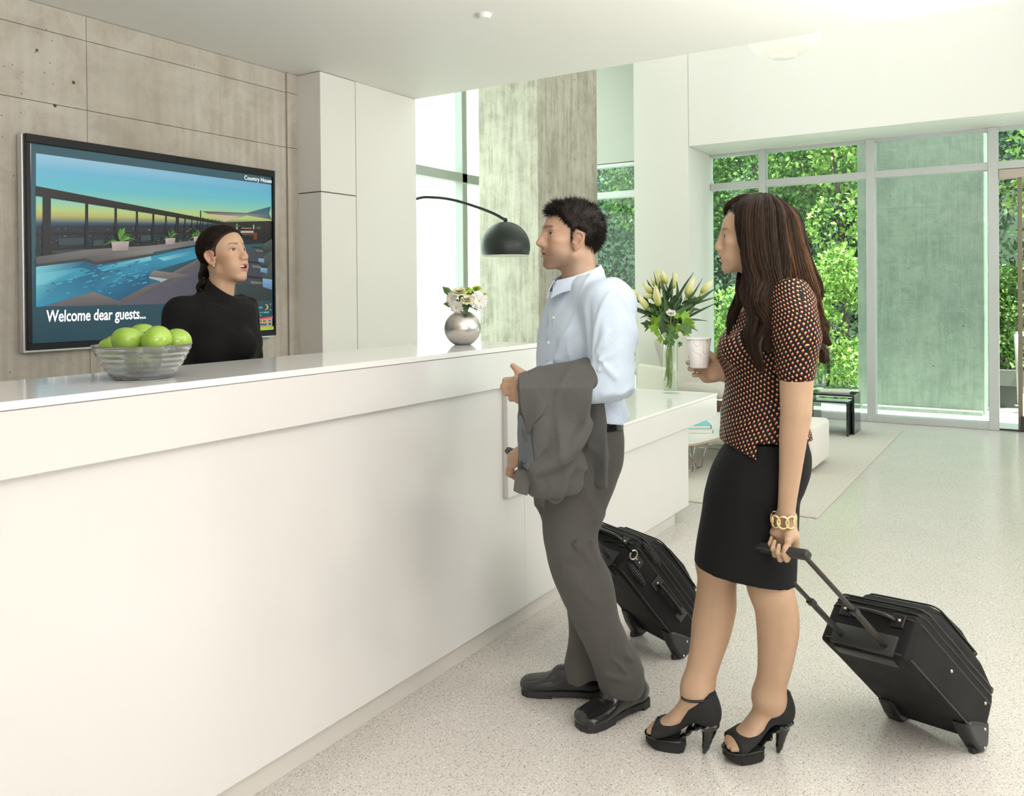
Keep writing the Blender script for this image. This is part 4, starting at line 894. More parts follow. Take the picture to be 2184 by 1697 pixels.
        pr_ = [F_.W((x, y, 0)) for x, y in pts]; sm_.prism([q+np.array([0, 0, .010]) for q in pr_], (0, 0, .017))
        hl = [(x, min(y, .085*k)) for x, y in pts if y <= .10*k]; sm_.prism([F_.W((x, y, 0)) for x, y in hl], (0, 0, .0115))
        fl_ = [(x, y) for x, y in pts if y >= .15*k]; sm_.prism([F_.W((x*.97, y, .001)) for x, y in fl_], (0, 0, .0105))
        so = sm_.obj('sole', M_SOLE, sh_)
    shoe(hit(1232, 1556, 2, 0)[:2]+np.array([0, -.01]), hit(1372, 1500, 2, 0)[:2]-np.array([-.01, .0]), 'shoe')
    shoe(hit(1113, 1474, 2, 0)[:2], hit(1284, 1484, 2, 0)[:2], 'shoe')
    # --- hair
    rng = np.random.default_rng(5)
    zl_y = np.array([-.12, -.045, -.030, -.026, .006, .012, .022, .028, .050, .066, .085, .1]); zl_z = np.array([-.058, -.056, -.040, .030, .036, -.002, .000, .042, .058, .082, .094, .098])
    def region(q): return q[:, 2]-np.interp(q[:, 1]-.4*np.maximum(0, .05-np.abs(q[:, 0]))*(q[:, 1] > .04), zl_y, zl_z)
    p, nr = head_roots(H, 24000, region, rng); top = np.clip((p[:, 2]-.055)/.05, 0, 1); fr_ = np.clip((p[:, 1]-.03)/.05, 0, 1); bk_ = np.clip((-p[:, 1]-.02)/.05, 0, 1)
    dirn = nr*(.16+.24*top)[:, None]+np.stack([rng.normal(size=len(p))*.25, .55*top+.25*fr_-.40*(1-top)+rng.normal(size=len(p))*.28, -.75*(1-top)+.25*top*fr_+rng.normal(size=len(p))*.22], 1)
    clump = np.stack([nz(p, 190, 1.), nz(p, 210, 4.), nz(p, 170, 7.)], 1); dirn += clump*.45*(.35+top)[:, None]; dirn /= np.linalg.norm(dirn, axis=1)[:, None]
    ln = (.013+.020*top+.008*fr_*top+.009*bk_)*rng.uniform(.6, 1.15, len(p)); q = [p-nr*.002]
    for j in (1, 2, 3): q.append(p+nr*.004*j/3+(dirn-nr*.10*(j/3)*(1-top)[:, None]+np.array([0, 0, -.05])*j/3)*ln[:, None]*j/3)
    q_ = np.stack(q, 1); q_ = q_[~((np.abs(q_[..., 0]) > .0735) & (q_[..., 1] > -.03) & (q_[..., 1] < .020) & (q_[..., 2] < .034) & (q_[..., 2] > -.036)).any(1)]; Cv = H.to(q_); mh = hair_mat('dark_brown_hair', (.010, .0068, .0050), (.026, .016, .011), .55)
    hs = Solid(); R32 = H.R.T.astype(np.float32)
    def capf(P):
        q = ((P-H.c.astype(np.float32)) @ R32)/H.k; r = region(q)-.035*np.clip(1-np.abs(q[:, 1]-.014)/.016, 0, 1)*(q[:, 2] < .045); tp = np.clip((q[:, 2]-.055)/.05, 0, 1); return H.fn(q)*H.k-np.clip(r/.016, -1, 1)*(.0075+.010*tp)
    hs.add(capf, H.c-.15, H.c+.16)
    hb = g.mesh('hair', hs, .0035, mh, root, keep=lambda C: (region(H.inv(C)) > -.004) & (H.fn(H.inv(C).astype(np.float32)) > -.001) & ~ear_zone(H.inv(C)))
    strands('hair_strands', g, Cv, .0007, mh, hb)
    return root, H
MANR, MANH = build_man()

# ------------------------------------------------------------------ his jacket, hanging over the left forearm
def build_jacket():
    g = MAN; L = g.L; jr = empty('suit_jacket', g.W(L(1180, 900, -.25)), 'grey suit jacket hanging over the forearm of the man in blue', 'jacket')
    def P2(pts, v): return [(lambda p: (p[0], p[2]))(L(x, y, v)) for x, y in pts]
    j = Solid(); v0 = -.300
    wav = lambda P: .010*np.sin(P[:, 0]*34+P[:, 2]*9)+.006*np.sin(P[:, 0]*70-P[:, 2]*16+1)
    roundtop = lambda P: np.maximum(0, P[:, 2]-L(1180, 822, -.25)[2])*1.1
    front = [(1104, 801), (1122, 796), (1150, 792), (1200, 784), (1264, 776), (1266, 800), (1263, 850), (1258, 890), (1254, 906), (1248, 920), (1232, 940), (1205, 965), (1170, 990), (1143, 1000), (1120, 985), (1106, 930), (1104, 880), (1107, 840)]
    slab(j, P2(front, v0), v0, .011, .010, lambda P: roundtop(P)+wav(P)*np.clip((L(0, 830, -.3)[2]-P[:, 2])*9, 0, 1))
    back = [(1108, 806), (1262, 790), (1264, 850), (1286, 850), (1292, 900), (1291, 1036), (1240, 1034), (1236, 1047), (1150, 1052), (1103, 1040), (1106, 900)]
    slab(j, P2(back, -.165), -.165, .012, .010, lambda P: -.045*np.clip((P[:, 0]-L(1225, 0, 0)[0])*9, 0, 1)+wav(P)-roundtop(P)*.6)
    j.tube([L(1132, 824, -.235), L(1180, 812, -.232), L(1262, 806, -.225)], [.036, .050, .060], k=.03)
    # the rolled lower edge of the front and the hanging tail
    j.tube([L(1252, 905, -.30), L(1225, 950, -.305), L(1180, 985, -.305), L(1142, 1006, -.30), L(1150, 1035, -.285)], [.012, .022, .024, .020, .012], k=.03, n=4)
    j.etube([L(1150, 975, -.275), L(1165, 1020, -.27), L(1170, 1053, -.265)], [.055, .062, .045], [.020, .022, .014], (1, 0, 0), k=.02, n=3)
    j.etube([L(1210, 960, -.24), L(1213, 1010, -.24), L(1214, 1048, -.24)], [.045, .042, .036], [.018, .016, .012], (1, 0, 0), k=.012, n=3)
    j.etube([L(1176, 1050, -.225), L(1188, 1068, -.225)], [.028, .016], [.012, .008], (1, 0, 0), k=.01)
    fl = [(L(1212, 786, -.32), L(1250, 905, -.32), .006, .006), (L(1216, 790, -.32), L(1228, 870, -.32), .008, -.004), (L(1170, 975, -.31), L(1245, 925, -.31), .012, .010), (L(1200, 1000, -.27), L(1236, 960, -.25), .010, .008), (L(1150, 1000, -.29), L(1180, 1045, -.28), .008, .008), (L(1262, 870, -.22), L(1286, 1030, -.22), .008, .008), (L(1246, 950, -.22), L(1270, 1030, -.21), .009, -.007), (L(1105, 900, -.3), L(1150, 985, -.3), .012, .007), (L(1190, 1020, -.27), L(1232, 1040, -.24), .007, .006)]
    j.bend(lambda P: sum(fold(P, a, c, w, k) for a, c, w, k in fl)+.0025*nz(P, 48, .4)+creases(P, 19, (1, 1, .7), .0055, 5.2, .13), (-.4, -.5, .7), (.3, 0, 1.3))
    g.mesh('jacket_body', j, .004, M_WOOL2, jr, sm=2)
    def piece(nm, pts, v, t, m, vf=None, mv=(0, 0)):
        q = Solid(); slab(q, P2(pts, v), v, t, min(.003, t*.9), vf); return g.mesh(nm, q, .0026, m, jr, sm=1)
    vv = lambda P: roundtop(P)+wav(P)*np.clip((L(0, 830, -.3)[2]-P[:, 2])*9, 0, 1)
    piece('lapel', [(1105, 800), (1122, 794), (1146, 826), (1168, 865), (1158, 880), (1140, 902), (1128, 930), (1112, 880), (1107, 850)], v0-.016, .0045, M_WOOL2, vv)
    piece('lapel', [(1137, 904), (1159, 884), (1172, 889), (1171, 920), (1170, 950), (1150, 975), (1140, 985), (1135, 940)], v0-.0155, .0042, M_WOOL2, vv)
    piece('lining', [(1104, 890), (1112, 884), (1130, 925), (1138, 960), (1140, 992), (1124, 1002), (1106, 985), (1103, 930)], v0-.0135, .0035, M_LINING, vv)
    piece('sleeve_cuff', [(1100, 1003), (1118, 1000), (1134, 1010), (1130, 1035), (1125, 1056), (1108, 1052), (1095, 1046)], v0+.012, .012, M_WOOL2)
    piece('inner_pocket_flap', [(1107, 984), (1118, 982), (1124, 990), (1112, 990)], v0-.019, .003, M_LEATHER)
    for px, py in ((1196, 1000), (1199, 1012)):
        c = L(px, py, -.272); MB().lathe([(.0, -.003), (.008, -.003), (.009, 0), (.007, .003), (.004, .0022), (0, .002)], g.W(c), 16, axis=np.array([[1, 0, 0], [0, 0, 1], [0, -1, 0]]) @ g.A).obj('button', mat('dark_button', (.02, .02, .022), .35), jr, True)
build_jacket()
# ------------------------------------------------------------------ the woman with long hair
WOM = Fig((2.55, .87, 0), 2.621)
def blouse_mat():
    t = NT('printed_blouse'); a = t.n('ShaderNodeAttribute', _attribute_name='pat'); mp = t.N.new('ShaderNodeMapping'); t.set(mp.inputs[0], a.outputs['Vector'])
    mp.inputs['Rotation'].default_value = (0, 0, math.radians(45)); mp.inputs['Scale'].default_value = (1/.0142,)*3
    sx = t.N.new('ShaderNodeSeparateXYZ'); t.set(sx.inputs[0], mp.outputs[0])
    row = t.math('FLOOR', sx.outputs[1]); par = t.math('MODULO', t.math('ABSOLUTE', row), 2.0)
    fx = t.math('FRACT', t.math('ADD', sx.outputs[0], t.math('MULTIPLY', par, .5))); fy = t.math('FRACT', sx.outputs[1])
    def box(x0, x1, y0, y1):
        b = lambda f, lo, hi: t.math('MULTIPLY', t.math('GREATER_THAN', f, lo), t.math('LESS_THAN', f, hi)); return t.math('MULTIPLY', b(fx, x0, x1), b(fy, y0, y1))
    red = box(.50, .78, .18, .50); cream = t.math('MAXIMUM', box(.27, .50, .30, .72), box(.27, .66, .50, .72))
    c = t.mix(red, (.010, .009, .009, 1), (.50, .045, .06, 1)); c = t.mix(t.math('MULTIPLY', cream, t.math('SUBTRACT', 1.0, red)), c, (.72, .50, .22, 1))
    return t.p(Base_Color=c, Roughness=.55, Specular_IOR_Level=.15)
M_BLOUSE = blouse_mat(); M_BLACK = cloth_mat('black_skirt_cloth', (.0075, .0075, .0080, 1), 1200, .25, .8, .15, sheen=.05)
M_SUEDE = mat('black_suede', (.012, .012, .012), .85); M_PATENT = mat('black_patent_trim', (.010, .010, .010), .18, coat=.4)
M_GOLD = mat('gold', (.86, .68, .36), .22, 1.0); M_NAIL = mat('pale_nail', (.80, .55, .47), .2)
def set_pat(o, fig, f):
    me = o.data; n = len(me.vertices); V = np.empty(n*3, np.float32); me.vertices.foreach_get('co', V); V = V.reshape(-1, 3)
    P = (V+ORG[o.name]-fig.base) @ fig.A.T; a = me.attributes.new('pat', 'FLOAT_VECTOR', 'POINT'); a.data.foreach_set('vector', f(P).astype(np.float32).ravel())
def heel_shoe(fig, toe, heel, parent, skin, ankle, buckle):
    """peep-toe platform heel; frame x across, y to the toe, z up. skin = the figure's own body solid (figure frame)"""
    toe, heel = np.array(toe, float), np.array(heel, float); f = toe-heel; ln = np.linalg.norm(f); f /= ln; A = np.array([[f[1], -f[0], 0], [f[0], f[1], 0], [0, 0, 1]]); off = heel-f*.046
    F_ = Fig((off[0], off[1], 0), None, A); tof = lambda p: (F_.W(p)-fig.base) @ fig.A.T
    foot = [((0, .030, .150), .031, .030), ((0, .062, .150), .031, .036), ((0, .100, .120), .031, .029), ((0, .140, .080), .037, .023), ((0, .178, .058), .039, .017), ((0, .205, .050), .033, .011)]
    fp, fa, fb = [np.array(p) for p, a, b in foot], [a for p, a, b in foot], [b for p, a, b in foot]; side = A[0] @ fig.A.T
    skin.etube([tof(p) for p in fp], fa, fb, side, k=.012, n=2); skin.ell(tof((0, .022, .125)), (.030, .030, .030), k=.02); skin.tube([tof((0, .050, .155)), ankle], [.036, .0385], k=.045)
    for i, x in enumerate((-.024, -.008, .008, .021)): skin.ell(tof((x, .214-abs(x+.012)*.35, .048)), (.0082, .0082, .0075), k=.004)
    p2 = spline(fp, 2); t2 = np.linspace(0, 1, len(p2)); tt = np.linspace(0, 1, len(fp)); A2, B2 = np.interp(t2, tt, fa), np.interp(t2, tt, fb)
    def fd(P): return smin(smin(etube(P, p2, A2, B2, (1, 0, 0)), ell(P, (0, .022, .125), (.030, .030, .032)), .02), cap(P, (0, .050, .155), (0, .050, .225), .037, .040), .04)
    outl = [(.000, .195), (.020, .198), (.040, .182), (.060, .166), (.080, .150), (.098, .118), (.108, .100), (.128, .090), (.160, .083), (.186, .082), (.198, .070), (.199, .030), (.115, .028), (.085, .075), (.045, .092), (-.02, .092), (-.022, .14)]
    up = Solid(); up.add(lambda P: np.maximum(fd(P)-.0045, poly2(P[:, 1:3], outl)), (-.06, -.05, .02), (.06, .24, .22))
    so = F_.mesh('shoe', up, .003, M_SUEDE, parent)
    plat = Solid(); ol = [(0, .226), (.022, .221), (.036, .205), (.043, .18), (.041, .145), (.034, .115), (.022, .100), (-.022, .100), (-.034, .115), (-.040, .145), (-.041, .18), (-.034, .205), (-.020, .221)]
    def pf(P): return np.maximum(poly2(P[:, [0, 1]], ol), np.maximum(-P[:, 2]+.002+np.maximum(0, P[:, 1]-.185)*.35, P[:, 2]-.036-np.maximum(0, .135-P[:, 1])*.3))
    plat.add(pf, (-.05, .09, 0), (.05, .24, .06)); F_.mesh('platform', plat, .003, M_SUEDE, so)
    trim = MB().tube([F_.W((1.03*x, y*1.005, .037)) for x, y in ol+[ol[0]]], .0026, 6); trim.obj('trim', M_PATENT, so, True)
    h = Solid(); h.etube([(0, .022, .105), (0, .028, .06), (0, .040, .003)], [.024, .012, .0062], [.027, .014, .0065], (1, 0, 0), k=.002, n=3); h.half((0, 0, .001), (0, 0, -1)); h.etube([(0, .0, .098), (0, .06, .088), (0, .11, .045)], [.024, .026, .030], [.006, .006, .006], (1, 0, 0), k=.012, n=2)
    F_.mesh('heel', h, .0028, M_PATENT, so)
    ring = []
    for i in range(33):
        a = 2*math.pi*i/32; ring.append(F_.W((.0425*math.sin(a), .056-.052*math.cos(a), .190-.020*(1-math.cos(a))*.5)))
    MB().tube(ring, .0042, 6, False, 1.0).obj('strap', M_PATENT, so, True)
    if buckle:
        c = F_.W((-.0445, .058, .180)); MB().obox(c, A, (.002, .009, .008), .001).obj('buckle', mat('dark_brass', (.30, .25, .14), .3, .9), so)
    return F_
def build_woman():
    g = WOM; L = g.L; root = empty('person', g.base, 'woman with long wavy brown hair, printed blouse and black skirt, holding a cup', 'person')
    b = Solid(); H = Head(g, L(1601, 516, 0), (-.972, .235, .02), (0, 0, 1), .94, nose=.72, open=.0045, gap=.0026, fem=1, jaw=.88, lip=1.15, eye=.0052, gaze=(.42, 1, -.06), smile=.0065, brow=.0395)
    H.add(b); b.tube([H.to((0, -.022, -.03)), L(1622, 595, .0), L(1640, 640, .0)], [.046, .047, .060], k=.03)
    al = math.radians(14); R = lambda py, a, z, h, v=0: g.row(py, a, z, h, al, v)
    b.loft([R(618, 1612, 1690, .11), R(640, 1592, 1706, .150), R(680, 1576, 1706, .152), R(711, 1568, 1704, .145), R(745, 1556, 1700, .135), R(830, 1562, 1682, .115), R(930, 1556, 1708, .14)], al-math.pi/2, k=.03)
    sh = L(1694, 650, -.165); el = L(1698, 880, -.205); wr = L(1675, 1112, -.195)
    b.tube([sh, L(1698, 760, -.19), L(1699, 800, -.195), L(1698, 845, -.20), el, L(1692, 930, -.205), L(1686, 1000, -.20), L(1680, 1060, -.198), wr], [.050, .048, .0485, .0455, .044, .0395, .032, .0265, .0235], k=.02)
    hand(b, wr, (-.04, .02, -1), (.75, .65, .0), 1, .92, curls=[(58, 80, 50), (62, 84, 50), (66, 84, 50), (70, 80, 50)], thumb=((.80, .25, .62), 14, 12), spread=1, thick=.92)
    wr2 = L(1548, 791, .085); b.tube([L(1640, 650, .16), L(1618, 830, .19), wr2], [.045, .040, .0245], k=.03)
    hand(b, wr2, (-.80, .56, .10), (.60, .78, -.12), -1, .94, curls=[(42, 52, 34), (44, 55, 36), (46, 56, 36), (46, 54, 34)], thumb=((.42, .55, .72), 18, 14), spread=5, thick=.95)
    def leg(rows):
        pts = [L((a+z)/2, y, v) for y, a, z, v in rows]; r = [(z-a)/2*(g.d+v)/FPX for y, a, z, v in rows]; b.etube(pts, r, [x*1.0 for x in r], (1, 0, 0), k=.02, n=3)
    leg([(1120, 1512, 1600, .06), (1186, 1486, 1574, .075), (1215, 1490, 1570, .08), (1240, 1493, 1566, .08), (1262, 1490, 1565, .08), (1290, 1486, 1567, .08), (1330, 1479, 1559, .075), (1369, 1476, 1547, .065), (1435, 1465, 1525, .05), (1475, 1457, 1515, .04), (1490, 1466, 1518, .036)])
    leg([(1160, 1602, 1680, -.04), (1233, 1594, 1686, -.06), (1262, 1602, 1687, -.075), (1288, 1612, 1696, -.07), (1327, 1617, 1701, -.06), (1369, 1619, 1696, -.05), (1424, 1619, 1684, -.035), (1470, 1615, 1669, -.02), (1495, 1610, 1666, -.01)])
    f1 = heel_shoe(g, hit(1388, 1584, 2, 0)[:2], hit(1498, 1606, 2, 0)[:2], root, b, L(1488, 1470, .035), False)
    f2 = heel_shoe(g, hit(1556, 1622, 2, 0)[:2], hit(1656, 1606, 2, 0)[:2], root, b, L(1640, 1485, -.015), True)
    fcol = H.face_colour((.475, .325, .212), (.52, .175, .15), (.05, .03, .02), blush=.35, shadow=(.24, .13, .085), browr=.0036)
    bb = [(H.c-.15, H.c+np.array([.15, .15, .14]), .0021), (wr+np.array([-.09, -.09, -.125]), wr+np.array([.09, .09, .05]), .0026), (wr2+np.array([-.13, -.10, -.07]), wr2+np.array([.05, .11, .08]), .0026)]
    for F_ in (f1, f2):
        c = (F_.W((0, .2, .05))-g.base) @ g.A.T; bb.append((c-np.array([.06, .06, .04]), c+np.array([.06, .06, .04]), .003))
    g.mesh('body', b, .0052, M_SKIN, root, bb, col=fcol); H.eyes(root, M_IRIS); H.teeth(root, -.0478, .006)
    # --- blouse
    s = Solid(); pad = .006; bl = [R(612, 1614, 1692, .10), R(622, 1600, 1704, .135), R(640, 1587, 1713, .160), R(680, 1571, 1713, .160), R(711, 1560, 1711, .155), R(738, 1543, 1707, .150), R(755, 1541, 1704, .146), R(775, 1546, 1699, .138), R(795, 1552, 1694, .130), R(828, 1553, 1690, .124), R(865, 1549, 1697, .132), R(905, 1547, 1710, .148), R(946, 1547, 1722, .162), R(985, 1540, 1728, .17)]
    s.loft(bl, al-math.pi/2, 2.2, k=.01)
    s.ell(L(1572, 742, -.075), (.048, .045, .050), k=.04); s.ell(L(1575, 740, .06), (.048, .045, .050), k=.04)
    sh0 = L(1688, 638, -.145); s.tube([L(1664, 626, -.08), sh0], [.040, .056], k=.04)
    s.tube([sh0, L(1694, 676, -.180), L(1698, 720, -.192), L(1698, 752, -.195)], [.056, .068, .070, .060], k=.02, n=3)
    s.etube([L(1698, 745, -.195), L(1698, 790, -.196)], [.0535, .0545], [.056, .056], (1, 0, 0), k=.006)
    s.tube([L(1640, 640, .13), L(1628, 720, .185), L(1622, 770, .19)], [.055, .062, .058], k=.03)
    # front opening: a notch cut down the chest
    nk = [(1600, 600), (1640, 600), (1625, 640), (1598, 668), (1580, 700), (1566, 717), (1556, 722), (1556, 690), (1575, 640)]
    V2 = [(lambda p: (p[0], p[2]))(L(x, y, -.09)) for x, y in nk]
    s.add(lambda P: np.maximum(poly2(P[:, [0, 2]], V2), -.02-P[:, 1]-.12), (V2[8][0]-.05, -.16, V2[5][1]-.02), (V2[1][0]+.03, .08, V2[0][1]+.02), 's', .004)
    bw = math.radians(-8); s.loft([g.row(892, 1548, 1706, .150, bw), g.row(925, 1546, 1718, .166, bw), g.row(948, 1541, 1728, .176, bw), g.row(985, 1522, 1736, .188, bw)], bw-math.pi/2, 2.2, k=.02)
    # hem: straight at the side, falling to a point in front
    hem = [(1500, 590), (1790, 590), (1790, 946), (1613, 946), (1611, 979), (1575, 962), (1546, 946), (1500, 930)]
    H2 = [(lambda p: (p[0], p[2]))(L(x, y, -.15)) for x, y in hem]; s.add(lambda P: poly2(P[:, [0, 2]], H2), None, None, 'i', .002)
    fl = []
    for i in range(9): fl.append((L(1543+i*1.0, 762+i*11, -.10), L(1640-i*3, 800+i*10, -.16), .0055, .0035))
    for i in range(5): fl.append((L(1560+i*10, 735+i*4, -.13), L(1600+i*10, 800+i*5, -.15), .006, .003))
    fl += [(L(1668+i*13, 655+abs(i-2)*3, -.24), L(1668+i*14, 745, -.25), .007, .0045) for i in range(6)]+[(L(1622, 830, -.17), L(1612, 940, -.17), .008, .006), (L(1632, 850, -.17), L(1660, 840, -.16), .006, .004)]
    s.bend(lambda P: sum(fold(P, a, c, w, k) for a, c, w, k in fl)+.001*nz(P, 60, 1.)+creases(P, 26, (.7, .7, 1.5), .0022, 2.2), (-.25, -.4, .8), (.3, .3, 1.5))
    ob = g.mesh('blouse', s, .0042, M_BLOUSE, root, lo=L(1500, 985, 0)-np.array([.05, .35, 0]), hi=L(1770, 605, 0)+np.array([.05, .35, 0]))
    cx = L(1625, 800, 0); ax0 = L(1697, 700, -.19)
    zs_ = [L(0, y, -.2)[2] for y in (800, 752, 720, 676, 640, 610)]; vs_ = [-.252, -.255, -.263, -.249, -.203, -.17]
    def pat(P):
        v0 = np.interp(P[:, 2], zs_, vs_); s1 = P[:, 0]-.8*(P[:, 1]-v0)*np.where(P[:, 0] > ax0[0]+.01, -1, 1); return np.stack([s1+.012*np.sin(P[:, 2]*22), P[:, 2]+.10*np.clip(P[:, 0], -.2, .02)+.25*np.maximum(0, P[:, 2]-1.36), P[:, 2]*0], 1)
    set_pat(ob, g, pat)
    # --- skirt
    k = Solid(); ah = math.radians(-14); K = lambda py, a, z, h, v=0: g.row(py, a, z, h, ah, v)
    k.loft([K(930, 1552, 1718, .160), K(950, 1546, 1723, .166), K(970, 1534, 1727, .172), K(1003, 1518, 1725, .178), K(1039, 1507, 1713, .178), K(1062, 1502, 1703, .172), K(1097, 1498, 1700, .168), K(1155, 1489, 1697, .168), K(1200, 1484, 1696, .168), K(1255, 1481, 1694, .168)], ah-math.pi/2, 2.2)
    z0, z1 = L(1485, 1184, .09), L(1693, 1251, -.09); k.add(lambda P: (z0[2]+(P[:, 0]-z0[0])/(z1[0]-z0[0])*(z1[2]-z0[2])-.0+.0015*np.sin(P[:, 0]*20))-P[:, 2], None, None, 'i', .003)
    fk = [(L(1580, 985, -.17), L(1560, 1200, -.1), .02, .004), (L(1700, 1057, -.1), L(1660, 1050, -.18), .008, -.004), (L(1560, 970, -.15), L(1640, 985, -.18), .010, .003)]
    k.bend(lambda P: sum(fold(P, a, c, w, q) for a, c, w, q in fk)+.0012*nz(P, 22, .5), (-.3, -.3, .4), (.3, .3, 1.2))
    k.half(L(1600, 932, 0), (0, 0, 1)); g.mesh('skirt', k, .0055, M_BLACK, root)
    # --- bracelet of open oval links
    mb = MB(); c0 = L(1671, 1108, -.196); N = 9
    for i in range(N):
        a0 = 2*math.pi*i/N; pts = []
        for q in range(17):
            t = 2*math.pi*q/16; a = a0+.46*math.cos(t); pts.append(g.W(c0+np.array([.0345*math.sin(a), .034*math.cos(a), .0175*math.sin(t)])))
        mb.tube(pts, .0036, 6, False)
        for q in (-1, 1):
            a = a0+math.pi/N; 
    mb.obj('bracelet', M_GOLD, root, True)
    # --- finger nails
    return root, H, wr, wr2
WOMR, WOMH, WWR, WWR2 = build_woman()
def lock_strands(fig, locks, rng, per=90, S=22, wave=.013):
    out, hls = [], []; tone = [.18, .12, .22, .12, .30, .62, .72, .60, .3, .12, .08, .10, .1]
    for li, (pts, r0, n) in enumerate(locks):
        P = np.array([fig.L(x, y, v) for x, y, v in pts]); C_ = spline(P, 6); t = np.linspace(0, 1, S); ti = np.linspace(0, 1, len(C_)); C_ = np.stack([np.interp(t, ti, C_[:, j]) for j in range(3)], 1)
        T = np.gradient(C_, axis=0); T /= np.linalg.norm(T, axis=1)[:, None]; u = np.cross(T, np.array([.3, 1, .2])); u /= np.linalg.norm(u, axis=1)[:, None]; w = np.cross(T, u)
        rad = np.interp(t, [0, .12, .35, .75, 1], [r0*.55, r0, r0*1.1, r0*.95, r0*.25])
        lp = rng.uniform(0, 6.28); wave_ = wave if r0 > .0095 else 0.0
        for _ in range(n):
            a, q = rng.uniform(0, 2*math.pi), rng.uniform(.55, 1.08); ph = a+rng.normal()*.25+.9*t*rng.choice([-1, 1]); k = rng.uniform(.82, 1.0); w_ = wave_*np.clip(t-.30, 0, 1)*1.4*np.sin(t*15+lp+rng.normal()*.35); w2 = wave_*np.clip(t-.30, 0, 1)*1.2*np.cos(t*15+lp+rng.normal()*.35)
            c = C_+(rad*q)[:, None]*(np.cos(ph)[:, None]*u+np.sin(ph)[:, None]*w)+w_[:, None]*u+w2[:, None]*w; out.append(c); hls.append(np.clip((tone[li]*(.35+.9*max(0, math.sin(a*2+lp)))**1.5)*np.interp(t, [0, .08, .35, 1], [.15, .5, 1.0, .8]), 0, 1))
    return np.array(out), np.array(hls)
LOCKS = [([(1606, 420, -.01), (1586, 438, -.052), (1580, 470, -.066), (1586, 506, -.072), (1594, 545, -.076), (1596, 585, -.082), (1594, 620, -.095), (1602, 660, -.125), (1600, 700, -.14), (1606, 745, -.14)], .017, 150),
 ([(1612, 419, -.01), (1597, 445, -.074), (1594, 490, -.086), (1598, 545, -.092), (1606, 590, -.10), (1602, 635, -.12), (1612, 680, -.145), (1604, 725, -.155), (1612, 782, -.15)], .021, 190),
 ([(1622, 418, -.01), (1617, 446, -.080), (1616, 495, -.094), (1622, 550, -.100), (1636, 600, -.112), (1622, 645, -.14), (1634, 690, -.165), (1620, 735, -.17), (1632, 790, -.165)], .022, 200),
 ([(1632, 418, -.01), (1637, 446, -.080), (1640, 500, -.094), (1646, 555, -.102), (1654, 605, -.115), (1640, 655, -.15), (1650, 700, -.172), (1638, 750, -.175)], .021, 180),
 ([(1642, 420, -.005), (1656, 450, -.070), (1662, 505, -.082), (1670, 560, -.09), (1676, 605, -.10), (1660, 640, -.145), (1664, 670, -.165)], .021, 170),
 ([(1652, 424, 0), (1674, 456, -.055), (1684, 510, -.065), (1694, 565, -.068), (1706, 615, -.06), (1716, 660, -.03), (1728, 700, -.02), (1742, 730, -.02), (1760, 745, -.02), (1750, 772, -.015)], .021, 180),
 ([(1660, 428, .01), (1688, 464, -.02), (1702, 520, -.03), (1716, 570, -.03), (1730, 612, -.015), (1734, 650, .0), (1744, 680, .0), (1762, 694, .0), (1752, 716, .0), (1764, 740, 0)], .021, 180),
 ([(1664, 430, .03), (1694, 468, .02), (1708, 525, .03), (1728, 580, .04), (1738, 625, .05), (1732, 670, .05), (1742, 700, .05)], .021, 130),
 ([(1640, 424, .03), (1664, 460, .06), (1684, 530, .07), (1704, 600, .075), (1716, 660, .07)], .024, 110),
 ([(1604, 421, .01), (1590, 432, .045), (1600, 490, .075), (1592, 560, .068), (1580, 605, .055), (1574, 650, .045), (1562, 690, .035), (1556, 722, .03)], .017, 150),
 ([(1606, 420, 0), (1586, 421, -.01), (1564, 430, -.004), (1550, 443, .012), (1546, 458, .032)], .009, 110),
 ([(1608, 420, 0), (1592, 424, -.03), (1574, 438, -.042), (1566, 452, -.050)], .009, 90),
 ([(1575, 600, .045), (1580, 640, .03), (1568, 680, .02), (1560, 715, .015)], .014, 90)]
def woman_hair():
    g, H = WOM, WOMH; rng = np.random.default_rng(11); mh = hair_mat('brown_hair_with_highlights', (.018, .010, .006), (.21, .105, .048), .45, True); cap_m = mat('brown_hair_mass', (.014, .008, .006), .5)
    hs = Solid(); R32 = H.R.T.astype(np.float32)
    def capf(P):
        q = ((P-H.c.astype(np.float32)) @ R32)/H.k; r = np.minimum(q[:, 2]-np.interp(q[:, 1], [-.1, 0, .028, .045, .062, .085], [-.12, -.06, -.05, .07, .098, .115]), 1); return H.fn(q)*H.k-np.clip(r/.02, -1, 1)*.016
    hs.add(capf, H.c-.15, H.c+.16)
    for pts, r0, n in LOCKS: hs.tube([g.L(x, y, v) for x, y, v in pts], list(np.interp(np.linspace(0, 1, len(pts)), [0, .15, .6, .8, 1], [r0*.45, r0*.8, r0*.75, r0*.5, r0*.1])), k=.008, ki=.004, n=3)
    hb = g.mesh('hair', hs, .0042, cap_m, WOMR, keep=lambda C: ~((np.linalg.norm(C-H.c, axis=1) < .13) & (H.inv(C)[:, 1] > .036) & (H.inv(C)[:, 2] < .05) & (H.fn(H.inv(C).astype(np.float32)) < .001)))
    cv, hv = lock_strands(g, [(p, r, int(n*3.4)) for p, r, n in LOCKS], rng, S=26); strands('hair_strands', g, cv, .00072, mh, hb, .3, hv)
woman_hair()
